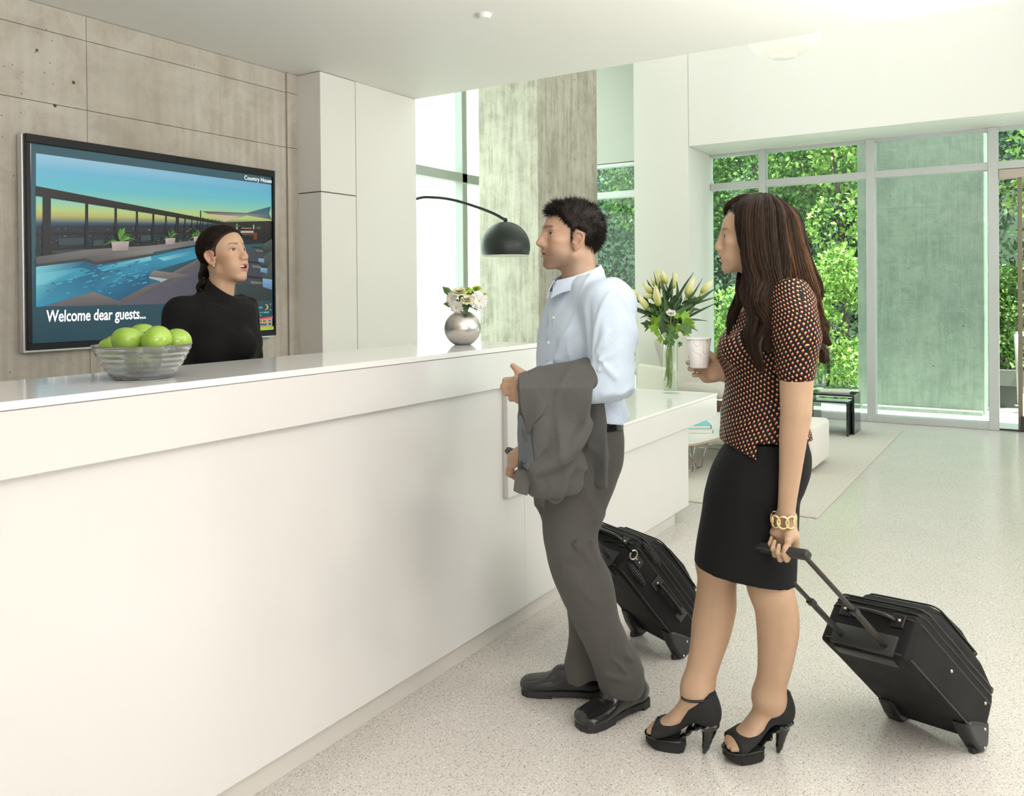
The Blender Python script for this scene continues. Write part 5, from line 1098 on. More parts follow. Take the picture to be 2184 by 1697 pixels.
# ------------------------------------------------------------------ the receptionist behind the counter
REC = Fig((2.11, 2.651, 0), 3.2)
M_JACKB = cloth_mat('black_jersey', (.0085, .0083, .0085, 1), 1100, .25, .85, .2, sheen=.05)
def build_receptionist():
    g = REC; L = g.L; root = empty('person', g.base, 'woman in a black high necked top with tied back hair, standing behind the counter', 'person')
    b = Solid(); bt = math.radians(37); bh = math.radians(23); H = Head(g, L(477, 551, 0), (math.cos(bh), -math.sin(bh), .20), (-.06, 0, 1), .94, nose=.85, open=.0095, gap=.0045, fem=1, jaw=.87, lip=1.12, eye=.0048, gaze=(-.30, 1, 0), smile=.013, brow=.0405)
    H.add(b); b.tube([H.to((0, -.02, -.035)), L(474, 612, 0), L(466, 660, .01)], [.045, .045, .055], k=.03)
    R = lambda py, a, z, h, v=0: g.row(py, a, z, h, bt, v); yw = math.pi/2-bt
    b.loft([R(650, 440, 500, .08), R(680, 400, 525, .15), R(800, 400, 530, .13), R(1100, 390, 540, .14)], yw, k=.03)
    for sx, kv in ((1, 1), (-1, -1)):
        c = L(462, 1100, 0); s_ = np.array([math.sin(bt), math.cos(bt), 0])*.085*sx; b.tube([c+s_, np.array([c[0]+s_[0], s_[1], .5]), np.array([c[0]+s_[0], s_[1], .06])], [.07, .05, .035], k=.03)
    b.tube([L(392, 670, -.10), L(380, 800, -.13), L(430, 860, -.02)], [.042, .036, .026], k=.03)
    b.tube([L(525, 660, .14), L(540, 800, .16), L(500, 860, .05)], [.042, .036, .026], k=.03)
    fc = H.face_colour((.54, .355, .235), (.56, .20, .17), (.045, .026, .018), blush=.35, shadow=(.30, .16, .10), browr=.0042)
    g.mesh('body', b, .0075, M_SKIN, root, [(H.c-.16, H.c+np.array([.16, .16, .15]), .0022)], col=fc)
    H.eyes(root, M_IRIS); H.teeth(root, -.0472, .0075); H.teeth(root, -.0645, .004, True)
    s = Solid()
    s.loft([R(628, 447, 500, .072), R(640, 424, 514, .115), R(652, 394, 530, .155), R(668, 378, 535, .168), R(690, 372, 538, .168), R(715, 376, 541, .162), R(743, 380, 547, .155), R(768, 384, 541, .145), R(800, 388, 535, .135), R(850, 385, 535, .14), R(960, 375, 548, .165)], yw, 2.2)
    s.ell(L(520, 735, -.07), (.050, .050, .055), k=.04); s.ell(L(532, 728, .06), (.04, .045, .05), k=.04)
    sh = L(388, 668, -.105); s.tube([L(420, 650, -.06), sh], [.035, .060], k=.04); s.tube([sh, L(376, 715, -.13), L(378, 800, -.14)], [.062, .058, .050], k=.02); s.tube([L(378, 800, -.14), L(435, 862, -.02)], [.048, .038], k=.02)
    sf = L(520, 655, .14); s.tube([sf, L(538, 800, .16), L(500, 862, .05)], [.055, .048, .036], k=.03)
    nk0, nk1 = L(474, 606, 0), L(470, 642, .0); s.tube([nk0, nk1], [.056, .066], k=.02)
    fl = [(L(450, 700, -.18), L(455, 790, -.18), .008, .004), (L(450, 640, -.1), L(430, 672, -.16), .005, .0035), (L(430, 672, -.16), L(433, 760, -.18), .006, .004), (L(440, 705, -.17), L(500, 712, -.14), .010, .006), (L(432, 735, -.18), L(490, 715, -.15), .008, .005), (L(450, 648, -.1), L(498, 662, -.10), .005, .004), (L(498, 640, -.08), L(512, 770, -.10), .006, -.003)]
    s.bend(lambda P: sum(fold(P, a, c, w, k) for a, c, w, k in fl)+.0018*nz(P, 40, 1.2), (-.3, -.3, .8), (.3, .3, 1.6))
    ct = L(452, 598, 0); cf = L(494, 631, -.02); dv = cf-ct; s.add(lambda P: P[:, 2]-np.maximum(ct[2]+(P[:, 0]-ct[0])/dv[0]*dv[2], cf[2]-.006), None, None, 'i', .004)
    g.mesh('high_necked_top', s, .005, M_JACKB, root)
    # skirt to the floor side: simple dark trousers hidden behind the counter
    t = Solid(); t.loft([R(950, 372, 550, .165), R(1040, 372, 556, .175), R(1110, 385, 545, .165)], yw, 2.2)
    c = L(462, 1100, 0)
    for sx in (1, -1): s_ = np.array([math.sin(bt), math.cos(bt), 0])*.085*sx; t.tube([c+s_+np.array([0, 0, .02]), np.array([c[0]+s_[0], s_[1], .5]), np.array([c[0]+s_[0], s_[1], .05])], [.095, .075, .065], k=.03)
    g.mesh('trousers', t, .010, M_JACKB, root)
    for sx in (1, -1):
        s_ = np.array([math.sin(bt), math.cos(bt), 0])*.085*sx; p = np.array([c[0]+s_[0], s_[1], .0]); f = np.array([math.cos(bt), -math.sin(bt), 0]); q = Solid(); q.tube([p+np.array([0, 0, .035]), p+f*.10+np.array([0, 0, .028]), p+f*.17+np.array([0, 0, .02])], [.036, .034, .020], k=.02); q.half((0, 0, .0), (0, 0, -1)); g.mesh('shoe', q, .005, M_LEATHER, root)
    # hair drawn back
    rng = np.random.default_rng(8); mh = hair_mat('auburn_black_hair', (.010, .0055, .004), (.075, .026, .012), .4)
    yy = [-.12, -.034, -.028, .008, .014, .020, .030, .045, .066, .085]; zz = [-.065, -.050, .026, .028, -.002, .004, .034, .054, .078, .096]
    region = lambda q: q[:, 2]-np.interp(q[:, 1], yy, zz); R32 = H.R.T.astype(np.float32); hs = Solid()
    def capf(P):
        q = ((P-H.c.astype(np.float32)) @ R32)/H.k; return H.fn(q)*H.k-np.clip(region(q)/.016, -1, 1)*.0075
    hs.add(capf, H.c-.14, H.c+.16); bun = [(440, 578, .03), (432, 590, .035), (436, 602, .03), (426, 612, .03), (430, 622, .035), (418, 634, .04)]
    hs.tube([L(452, 560, .02)]+[L(*p) for p in bun], [.040, .026, .017, .020, .015, .018, .010], k=.012, n=3)
    hb = g.mesh('hair', hs, .0035, mh, root, keep=lambda C: ((region(H.inv(C)) > -.004) | (H.inv(C)[:, 1] < -.06)) & ~ear_zone(H.inv(C)))
    p, nr = head_roots(H, 5200, region, rng); tgt = np.array([0, -.10, -.045]); q = [p+nr*.005]; cur = p.copy()
    for j in range(9):
        dd = tgt-cur; dd /= np.linalg.norm(dd, axis=1)[:, None]+1e-9; cur = cur+dd*.011+rng.normal(size=cur.shape)*.0004; e = H.fn(cur.astype(np.float32)); ge = np.stack([H.fn((cur+np.eye(3)[i]*2e-3).astype(np.float32))-e for i in range(3)], 1); ge /= np.linalg.norm(ge, axis=1)[:, None]+1e-9; cur = cur-ge*(e-.0085)[:, None]; q.append(cur.copy())
    q = np.stack(q, 1); q = q[~((np.abs(q[..., 0]) > .073) & (q[..., 1] > -.03) & (q[..., 1] < .024) & (q[..., 2] < .033)).any(1)]; strands('hair_strands', g, H.to(q), .0007, mh, hb, .4)
    e = g.W(H.to((-.0775, .010, -.033))); 
    MB().tube([e+.0065*np.array([math.cos(a)*.3, math.cos(a)*.9, math.sin(a)]) for a in np.linspace(0, 6.28, 14)], .002, 6, False).obj('earring', mat('silver', (.85, .85, .85), .2, 1.0), root, True)
build_receptionist()
# ------------------------------------------------------------------ television with the welcome screen
TY = 3.835
def col_mat(name, strength):
    t = NT(name); a = t.n('ShaderNodeVertexColor', _layer_name='Col'); return t.p(Base_Color=(.01, .01, .01, 1), Roughness=.25, Specular_IOR_Level=.25, Emission_Color=a.outputs[0], Emission_Strength=strength)
def build_tv():
    c = [hit(53, 281, 1, TY), hit(588, 365.3, 1, TY), hit(588, 718.6, 1, TY), hit(53, 754.4, 1, TY)]
    x0, x1 = (c[0][0]+c[3][0])/2, (c[1][0]+c[2][0])/2; z1, z0 = (c[0][2]+c[1][2])/2, (c[2][2]+c[3][2])/2
    r = empty('television', ((x0+x1)/2, YL, z0), 'wall mounted television showing a rooftop pool and a welcome message', 'television')
    M_BZ = mat('black_bezel', (.008, .008, .009), .35, spec=.25); M_SIL = mat('silver_edge', (.70, .70, .70), .35, .6)
    MB().box((x0, TY+.020, z0), (x1, YL-.005, z1), .004).obj('casing', M_SIL, r)
    bx, bz0, bz1 = .022, .042, .040; fr = MB()
    for lo, hi in (((x0+.008, z0+.012), (x1-.001, z0+bz0)), ((x0+.008, z1-bz1), (x1-.001, z1-.001)), ((x0+.008, z0+bz0), (x0+.008+bx, z1-bz1)), ((x1-.012, z0+bz0), (x1-.001, z1-bz1))): fr.box((lo[0], TY, lo[1]), (hi[0], TY+.02, hi[1]), .002, 1)
    fr.obj('bezel', M_BZ, r)
    V, F, Cc = [], [], []; lay = [0]
    def z2p(q): return (q[0]/2.737, 240+q[1]/2.737)
    def poly(pts, col):
        lay[0] += 1; y = TY+.0195-lay[0]*.000022; n0 = len(V); cols = [col]*len(pts) if not isinstance(col[0], (tuple, list)) else col
        for p, k in zip(pts, cols): V.append(hit(*z2p(p), 1, y)); Cc.append(srgb(*k))
        F.append(list(range(n0, n0+len(pts))))
    TV = [(180, 140), (1606, 340), (1606, 1290), (180, 1370)]; poly(TV, [(58, 98, 108), (66, 102, 112), (38, 74, 86), (36, 76, 90)])
    yb = [(237, 422, (172, 214, 236), (120, 190, 225)), (330, 470, (118, 200, 228), (110, 195, 222)), (430, 520, (112, 205, 218), (118, 206, 214)), (510, 570, (150, 220, 196), (150, 218, 190)), (560, 600, (196, 222, 138), (190, 220, 150)), (600, 625, (200, 190, 110), (196, 214, 130)), (640, 640, (70, 100, 120), (150, 160, 120)), (665, 655, (36, 50, 66), (50, 60, 66))]
    for a, b in zip(yb[:-1], yb[1:]): poly([(210, a[0]), (1588, a[1]), (1588, b[1]), (210, b[0])], [a[2], a[3], b[3], b[2]])
    poly([(210, 664), (1588, 655), (1588, 760), (210, 850)], [(34, 46, 60), (30, 30, 34), (40, 36, 38), (26, 32, 40)])
    rg = random.Random(4)
    for _ in range(130):
        x = rg.uniform(215, 1150); t = (x-210)/940; y = rg.uniform(672, 820-75*t); w, h = rg.uniform(2, 9), rg.uniform(1.5, 4); k = rg.choice([(120, 130, 135), (190, 170, 130), (80, 100, 112), (60, 110, 120), (200, 200, 190)])
        poly([(x, y), (x+w, y), (x+w, y+h), (x, y+h)], k)
    for x, y, w, h in ((340, 735, 150, 40), (545, 745, 60, 40), (300, 800, 200, 20), (820, 720, 60, 30)): poly([(x, y), (x+w, y-4), (x+w, y+h-6), (x, y+h)], (58, 74, 78))
    dk = (28, 26, 27)
    for a, b, bot in ((248, 297, 830), (497, 515, 800), (668, 683, 770), (793, 806, 760), (889, 901, 755), (964, 974, 750), (1026, 1045, 750), (1076, 1084, 740), (1117, 1123, 735), (1150, 1156, 730), (1183, 1188, 725), (1212, 1216, 715), (1237, 1241, 700), (1258, 1262, 690), (1278, 1281, 680)):
        t = lambda x: 487+(x-210)*.148; poly([(a, t(a)-20), (b, t(b)-20), (b, bot), (a, bot)], dk)
    poly([(210, 428), (1310, 640), (1310, 656), (210, 487)], [(44, 38, 38), (30, 26, 24), (24, 20, 20), (30, 27, 28)])
    poly([(210, 700), (1180, 694), (1180, 704), (210, 720)], dk); poly([(210, 796), (520, 780), (900, 750), (900, 757), (520, 792), (210, 815)], dk)
    poly([(1300, 640), (1588, 632), (1588, 745), (1300, 740)], [(40, 34, 32), (52, 46, 40), (30, 26, 26), (24, 22, 24)])
    for x, y, w, h, k in ((1410, 672, 60, 6, (180, 130, 110)), (1405, 690, 75, 12, (200, 190, 180)), (1390, 705, 90, 10, (110, 70, 60)), (1480, 700, 20, 40, (130, 60, 30)), (1380, 650, 6, 40, (220, 215, 190)), (1478, 655, 6, 25, (220, 215, 190))): poly([(x, y), (x+w, y), (x+w, y+h), (x, y+h)], k)
    for cx, cy, rr in ((1385, 668, 22), (1510, 680, 28)):
        for i in range(11): a = math.pi*(1.05+.9*i/10); poly([(cx-3, cy), (cx+rr*math.cos(a), cy+rr*math.sin(a)*.8), (cx+3, cy)], (70, 120, 70))
    poly([(1168, 572), (1175, 572), (1175, 690), (1168, 690)], dk); poly([(1180, 575), (1440, 585), (1582, 548), (1570, 590), (1588, 625), (1440, 600), (1310, 636)], [(80, 60, 50), (96, 116, 120), (60, 100, 120), (70, 110, 120), (90, 110, 110), (150, 150, 140), (230, 215, 180)])
    poly([(1200, 590), (1400, 606), (1310, 634)], (214, 196, 160))
    poly([(210, 842), (500, 800), (880, 776), (1165, 742), (1165, 768), (900, 812), (890, 824), (560, 872), (500, 850), (210, 885)], [(96, 96, 96), (128, 124, 120), (138, 132, 126), (120, 118, 118), (110, 106, 104), (150, 144, 136), (128, 122, 116), (96, 90, 88), (96, 92, 90), (92, 88, 88)])
    poly([(500, 850), (560, 872), (890, 824), (890, 838), (565, 890), (500, 862)], (66, 64, 68)); poly([(210, 885), (500, 852), (500, 866), (210, 900)], (60, 62, 68))
    W1, W2, W3, W4 = (26, 96, 132), (58, 160, 190), (40, 124, 160), (130, 214, 226)
    poly([(210, 900), (500, 866), (565, 890), (890, 838), (1165, 775), (1165, 845), (900, 925), (870, 950), (870, 1005), (690, 1098), (545, 1045), (260, 1132), (210, 1135)], [W4, W1, W1, W2, W3, W2, W3, W1, W1, W1, W3, W3, W2])
    poly([(210, 940), (480, 905), (560, 935), (300, 1000), (210, 1010)], [W4, W2, W2, W2, W4]); poly([(560, 905), (880, 838), (885, 860), (700, 905), (600, 925)], [W2, W4, W4, W2, W2]); poly([(920, 850), (1165, 795), (1165, 815), (960, 865)], [W4, W3, W3, W4])
    for _ in range(90):
        t = rg.random(); x = rg.uniform(240+200*t, 860); y = 1080-140*t-rg.uniform(0, 90)
        if y > 1050-.2*abs(x-560) and x > 640: y -= 60
        w = rg.uniform(8, 40); poly([(x, y), (x+w, y-w*.25), (x+w*1.2, y-w*.2+3), (x+w*.3, y+4)], rg.choice([(74, 168, 196), (96, 190, 212), (24, 88, 124), (50, 140, 172)]))
    poly([(1165, 845), (1588, 770), (1588, 1100), (680, 1124), (720, 1105)], [(84, 86, 96), (66, 68, 76), (70, 66, 78), (104, 98, 112), (112, 104, 116)])
    poly([(690, 1098), (1000, 935), (1165, 850), (1165, 880), (1100, 950), (720, 1122)], [(104, 96, 96), (126, 118, 112), (110, 106, 106), (92, 90, 94), (104, 98, 104), (100, 92, 96)])
    poly([(545, 1045), (690, 1098), (720, 1120), (480, 1128), (258, 1132), (440, 1075)], [(136, 128, 122), (110, 104, 104), (98, 92, 98), (100, 96, 104), (110, 106, 112), (122, 114, 112)])
    poly([(870, 950), (900, 920), (1100, 948), (980, 975)], [(128, 120, 114), (150, 142, 132), (120, 112, 112), (110, 102, 106)]); poly([(870, 955), (980, 972), (940, 990), (872, 970)], (176, 196, 200)); poly([(870, 966), (940, 985), (872, 1005)], (36, 112, 140))
    for px, py, w, h, rr in ((702, 780, 52, 52, 104), (994, 752, 30, 36, 62), (1151, 738, 22, 28, 48)):
        for i in range(34):
            a = math.pi*(.92+1.16*rg.random()); q = rr*rg.uniform(.6, 1.05); ex, ey = px+q*math.cos(a)*1.0, py-h*.6+q*math.sin(a)*.85+q*.28*abs(math.cos(a)); mx, my = px+q*.5*math.cos(a), py-h*.6+q*.55*math.sin(a); wd = q*.06; k = rg.choice([(60, 112, 40), (92, 150, 52), (34, 70, 34), (120, 176, 70), (24, 52, 30)])
            poly([(px-2, py-h*.5), (mx-wd, my-wd*.6), (ex, ey), (mx+wd, my+wd)], k)
        poly([(px-w, py-h/2), (px+w, py-h/2-3), (px+w*.88, py+h/2-2), (px-w*.88, py+h/2)], [(206, 190, 182), (196, 180, 172), (160, 146, 142), (186, 168, 160)])
    for x, y, s_ in ((1530, 770, .55), (1520, 850, .75), (1530, 930, 1.0)):
        g1, g2 = (52, 62, 60), (86, 96, 88); poly([(1588, y-60*s_), (1588, y+70*s_), (x, y+90*s_), (x-12*s_, y+60*s_), (x+20*s_, y-10*s_)], [g2, g1, (40, 48, 50), g1, g2]); poly([(x-70*s_, y+52*s_), (x, y+60*s_), (x+10, y+80*s_), (x-60*s_, y+72*s_)], (120, 128, 112)); poly([(x-95*s_, y+20*s_), (x, y+32*s_), (x, y+42*s_), (x-95*s_, y+32*s_)], (30, 32, 34))
    poly([(1380, 1000), (1588, 1000), (1588, 1098), (1390, 1098)], [(60, 70, 72), (54, 62, 64), (46, 52, 54), (50, 60, 64)])
    for x, y, w, h in ((1508, 850, 34, 28), (1520, 905, 40, 34), (1534, 968, 54, 66)): poly([(x, y), (x+w, y+h*.1), (x+w, y+h), (x, y+h*.75)], [(150, 186, 220), (140, 176, 214), (96, 130, 180), (110, 146, 196)])
    # corner drawing: night sky, moon, tree and house
    def disc(cx, cy, r_, k, n=18): poly([(cx+r_*math.cos(2*math.pi*i/n), cy+r_*math.sin(2*math.pi*i/n)) for i in range(n)], k)
    mo = [(1552+15*math.cos(a), 1135+17*math.sin(a)) for a in np.linspace(-1.9, 1.9, 14)]+[(1546+11*math.cos(a), 1135+14*math.sin(a)) for a in np.linspace(1.7, -1.7, 12)]; poly(mo, (206, 180, 92))
    for x, y, w in ((1498, 1138, 34), (1538, 1166, 32)): poly([(x, y-4), (x+w, y-5), (x+w, y+3), (x, y+4)], (110, 190, 205))
    for x, y in ((1518, 1167), (1530, 1167)): disc(x, y, 4, (110, 190, 205), 10)
    for x, y in ((1484, 1122), (1472, 1146), (1580, 1118), (1580, 1152), (1522, 1184)): disc(x, y, 3, (230, 236, 236), 8)
    poly([(1477, 1256), (1600, 1246), (1600, 1266), (1477, 1273)], [(196, 220, 60), (150, 190, 60), (186, 214, 56), (214, 228, 70)])
    poly([(1488, 1172), (1505, 1250), (1476, 1253)], [(130, 160, 70), (60, 100, 60), (84, 124, 60)])
    poly([(1504, 1204), (1588, 1197), (1588, 1248), (1504, 1252)], (214, 176, 122)); poly([(1500, 1203), (1592, 1188), (1592, 1200), (1500, 1211)], (224, 92, 100))
    for x, y, w, h in ((1512, 1214, 16, 8), (1535, 1213, 18, 8), (1566, 1210, 16, 8), (1514, 1230, 44, 14), (1567, 1226, 16, 16)): poly([(x, y), (x+w, y-1), (x+w, y+h-1), (x, y+h)], (58, 110, 130))
    me = bpy.data.meshes.new('screen'); o3 = ORG[r.name]; me.from_pydata([tuple(v-o3) for v in V], [], F); me.materials.append(col_mat('lit_screen', .66)); ca = me.color_attributes.new('Col', 'FLOAT_COLOR', 'POINT'); ca.data.foreach_set('color', np.array(Cc, np.float32).ravel()); me.update(); sc = link('screen', me, r)
    M_TXT = NT('white_lettering').p(Base_Color=(.8, .8, .8, 1), Emission_Color=(1, 1, 1, 1), Emission_Strength=.75)
    def text(s_, p0, p1, h, nm, shear, off, slant=0):
        a, b = hit(*z2p(p0), 1, TY+.007), hit(*z2p(p1), 1, TY+.007); cu = bpy.data.curves.new(nm, 'FONT'); cu.body = s_; cu.size = 1; cu.shear = shear; cu.offset = off; ob = bpy.data.objects.new(nm, cu); COL.objects.link(ob); bpy.context.view_layer.update()
        m_ = bpy.data.meshes.new_from_object(ob.evaluated_get(bpy.context.evaluated_depsgraph_get())); COL.objects.unlink(ob); bpy.data.objects.remove(ob); n = len(m_.vertices); X = np.empty(n*3, np.float32); m_.vertices.foreach_get('co', X); X = X.reshape(-1, 3)
        w = X[:, 0].max()-X[:, 0].min(); k = (b[0]-a[0])/w; z = a[2]+X[:, 1]*h; xx = a[0]+(X[:, 0]-X[:, 0].min())*k; m_.vertices.foreach_set('co', np.column_stack([xx, np.full(n, TY+.007), z+(xx-a[0])*slant])-o3 if False else (np.column_stack([xx, np.full(n, TY+.007), z+(xx-a[0])*slant])-o3).astype(np.float32).ravel())
        m_.materials.clear(); m_.materials.append(M_TXT); m_.update(); return link(nm, m_, r)
    # z2p pixel pairs: start and end of the baseline
    text('Welcome dear guests...', (272, 1221), (850, 1204), .076, 'welcome_lettering', .06, .014)
    text('Country House', (1427, 390), (1586, 406), .034, 'title_lettering', 0, .0)
build_tv()
# ------------------------------------------------------------------ things on the counter
M_CGLASS = NT('pressed_glass').p(Base_Color=(.96, .98, .97, 1), Roughness=.09, Transmission_Weight=.84, IOR=1.22)
t = NT('green_apple_skin'); n_ = t.noise(t.coord((1, 1, .35)), 9, 4); dots = t.voro(t.coord(), 120)
M_APPLE = t.p(Base_Color=t.mix(t.ramp(dots, [(.05, (1, 1, 1)), (.1, (0, 0, 0))]), t.mix(t.ramp(n_, [(.35, (0, 0, 0)), (.7, (1, 1, 1))]), (.20, .40, .022, 1), (.40, .58, .085, 1)), (.6, .72, .25, 1)), Roughness=.22, Coat_Weight=.3, Subsurface_Weight=.08, Subsurface_Radius=(.02, .03, .005))
M_STEM = mat('brown_stem', (.10, .06, .03), .8)
bc = np.array([hit(312, 806, 2, 1.2245)[0], 2.078, 1.2245])
bw_ = empty('glass_bowl', bc, 'ribbed clear glass bowl of green apples on the counter top', 'bowl')
prof = []; Hb, r0, r1 = .088, .075, .128
for i in range(49):
    u_ = i/48; r = r0+(r1-r0)*(u_**.75); prof.append((r+.0028*abs(math.sin(u_*math.pi*6.5))*(u_ < .9), .004+u_*Hb))
inner = [(max(.001, r0+(r1-r0)*((i/16)**.75)-.0055), .009+(i/16)*(Hb-.005)) for i in range(16, -1, -1)]
MB().lathe([(.001, 0), (r0-.012, 0), (r0, .002)]+prof+inner+[(.001, .009)], bc, 56).obj('bowl_body', M_CGLASS, bw_, True)
def apple(p, ax, r, label, yaw=0):
    o = empty('green_apple', p, label, 'apple', 'green apples in the glass bowl'); q = []
    for i in range(15):
        a = math.pi*i/14; rr = math.sin(a)*(1+.06*math.cos(a)); h = math.cos(a)*.90-.30*math.exp(-(rr/.26)**2)*(1 if a < 1.5 else -.75); q.append((max(rr, .001)*r, h*r))
    A = turn(np.cross(ax, (.3, .5, .1)), ax) if True else None; A = np.array([A[0], A[1], np.array(ax)/np.linalg.norm(ax)])
    MB().lathe(q, p, 26, axis=A).obj('flesh', M_APPLE, o, True); MB().tube([np.array(p)+A[2]*r*.55, np.array(p)+A[2]*r*1.02+A[0]*r*.12], .0016, 5).obj('stem', M_STEM, o, True)
    MB().lathe([(.003, 0), (.0065, .002), (.002, .0055)], np.array(p)-A[2]*r*.70, 8, axis=np.array([A[0], -A[1], -A[2]])).obj('calyx', M_STEM, o)
ap = lambda px, py, d: at(px, py, d)
d0 = float((bc-CAM) @ FW)
apple(ap(272, 726, d0-.045), (.2, .1, 1), .041, 'large apple at front left of the bowl, facing up')
apple(ap(335, 727, d0-.045), (-.35, .75, .55), .042, 'apple at the front right whose dark base shows')
apple(ap(304, 716, d0+.045), (.1, .3, 1), .038, 'apple peeking out behind between the two front apples')
apple(ap(377, 730, d0+.03), (.4, .6, .7), .040, 'apple at the right edge of the bowl, against the black top')
apple(ap(240, 741, d0+.035), (-.4, .2, .9), .038, 'apple mostly hidden at the left rim of the bowl')
apple(ap(318, 772, d0-.042), (.5, -.2, -.6), .034, 'apple low in the bowl, seen through the ribbed glass')
apple(ap(292, 774, d0+.03), (.1, .5, .6), .034, 'apple at the bottom of the bowl, behind the low one')
# steel ball vase with its flowers
t = NT('brushed_steel'); nn = t.noise(t.coord((.4, .4, 60)), 14, 3); M_STEEL = t.p(Base_Color=t.mix(nn, (.62, .59, .56, 1), (.70, .67, .64, 1)), Metallic=1.0, Roughness=t.ramp(nn, [(.2, (.27, .27, .27)), (.8, (.33, .33, .33))]), Anisotropic=.7)
vc = np.array([hit(995, 735, 2, 1.2245)[0], hit(995, 735, 2, 1.2245)[1]+.02, 1.2245]); vd = float((vc-CAM) @ FW); rv = 39*vd/FPX
vz = empty('steel_vase', vc, 'round brushed steel vase standing on the counter top', 'vase'); q = [(.022, 0)]
for i in range(22): a = math.pi*(.86-.72*i/21); q.append((rv*math.sin(a), rv*.98*(math.cos(a)-math.cos(math.pi*.86))))
top = q[-1]; MB().lathe([(.001, 0)]+q+[(top[0]-.003, top[1]+.002), (top[0]-.004, top[1]-.01), (.001, top[1]-.02)], vc, 48).obj('vase_body', M_STEEL, vz, True)
M_PETAL = mat('white_petal', (.83, .81, .76), .55); M_CREAM = mat('cream_petal', (.80, .79, .52), .6); M_LIME = mat('lime_bloom', (.42, .58, .06), .55); M_YEL = mat('yellow_disc', (.62, .52, .10), .7); M_LEAF = mat('flower_leaf', (.06, .16, .025), .45); M_STALK = mat('green_stalk', (.27, .36, .08), .5)
def petals(c, ax, n, L_, w, lift, m, par, rng, inner=.15, nm='petals'):
    A = turn(np.cross(ax, (.21, .37, .9)), ax); ax = np.array(ax)/np.linalg.norm(ax); mb = MB()
    for i in range(n):
        a = 2*math.pi*i/n+rng.uniform(-.08, .08); r = A[0]*math.cos(a)+A[1]*math.sin(a); s_ = np.cross(ax, r); l = L_*rng.uniform(.9, 1.08); k = lift+rng.uniform(-.08, .08); V = []
        for t_, ww, up in ((inner, .35, 0), (.5, 1, .5), (.85, .8, .8), (1, .15, .85)):
            pc = c+r*l*t_*math.cos(k)+ax*l*(math.sin(k)*t_-.06*up*t_); V += [pc-s_*w*ww/2, pc+ax*w*.12, pc+s_*w*ww/2]
        mb.add(V, [(j*3+b_, j*3+b_+1, j*3+b_+4, j*3+b_+3) for j in range(3) for b_ in (0, 1)])
    return mb.obj(nm, m, par, True)
rgf = np.random.default_rng(2)
fl_c = lambda px, py, dv: at(px, py, vd+dv)
mouth = vc+np.array([0, 0, top[1]])
def stalk(c, par): return MB().tube(spline([mouth-np.array([0, 0, .05])+(c-mouth)*.15, mouth+(c-mouth)*.3, c], 4), .0022, 6).obj('stalk', M_STALK, par, True)
tocam = -FW*np.array([1, 1, 0])
for px, py, dv, ax, r, lb in ((1021, 642, -.035, tocam+RT*.5+np.array([0, 0, .1]), .044, 'big white gerbera at the right side of the steel vase'), (964, 636, -.02, tocam*.8-RT*.7+np.array([0, 0, .2]), .036, 'white gerbera at the left of the steel vase, turned aside'), (974, 655, -.045, tocam-RT*.3-np.array([0, 0, .35]), .033, 'small white daisy with yellow middle, drooping over the vase rim')):
    c = fl_c(px, py, dv); o = empty('white_gerbera', c, lb, 'flower'); petals(c, ax, 26, r, r*.24, .12, M_PETAL, o, rgf); petals(c+np.array(ax)*.002, ax, 18, r*.72, r*.2, .30, M_PETAL, o, rgf)
    MB().ball(c, (.007, .007, .007)).obj('flower_centre', M_YEL, o, True); stalk(c, o)
for px, py, dv, r, lb in ((980, 624, -.02, .036, 'cream carnation at the upper left of the steel vase'), (997, 641, -.045, .036, 'cream carnation in the middle of the steel vase')):
    c = fl_c(px, py, dv); o = empty('cream_carnation', c, lb, 'flower')
    for k_, (n, rr, lf) in enumerate(((16, 1, .15), (14, .85, .55), (12, .7, .9), (9, .5, 1.2))): petals(c, np.array([0, 0, 1.])+tocam*.6, n, r*rr, r*.5, lf, M_CREAM, o, rgf, .05)
    stalk(c, o)
for px, py, dv, r, lb in ((1016, 617, 0, .027, 'lime green chrysanthemum at the top of the steel vase'), (1031, 631, .0, .024, 'lime green bloom at the right top of the steel vase')):
    c = fl_c(px, py, dv); o = empty('lime_chrysanthemum', c, lb, 'flower')
    for n, rr, lf in ((20, 1, .1), (18, .85, .5), (14, .65, .9), (10, .45, 1.3)): petals(c, np.array([0, 0, 1.])+tocam*.5, n, r*rr, r*.22, lf, M_LIME, o, rgf, .05)
    stalk(c, o)
c = fl_c(998, 620, -.01); o = empty('berry_sprig', c, 'sprig of small green berries amid the flowers of the steel vase', 'flower')
for i in range(9): MB().ball(c+rgf.normal(size=3)*.014, .0072, 10, 7).obj('berry', M_LIME, o, True)
stalk(c, o)
o = empty('vase_foliage', mouth, 'dark leaves tucked in the mouth of the steel vase', 'foliage')
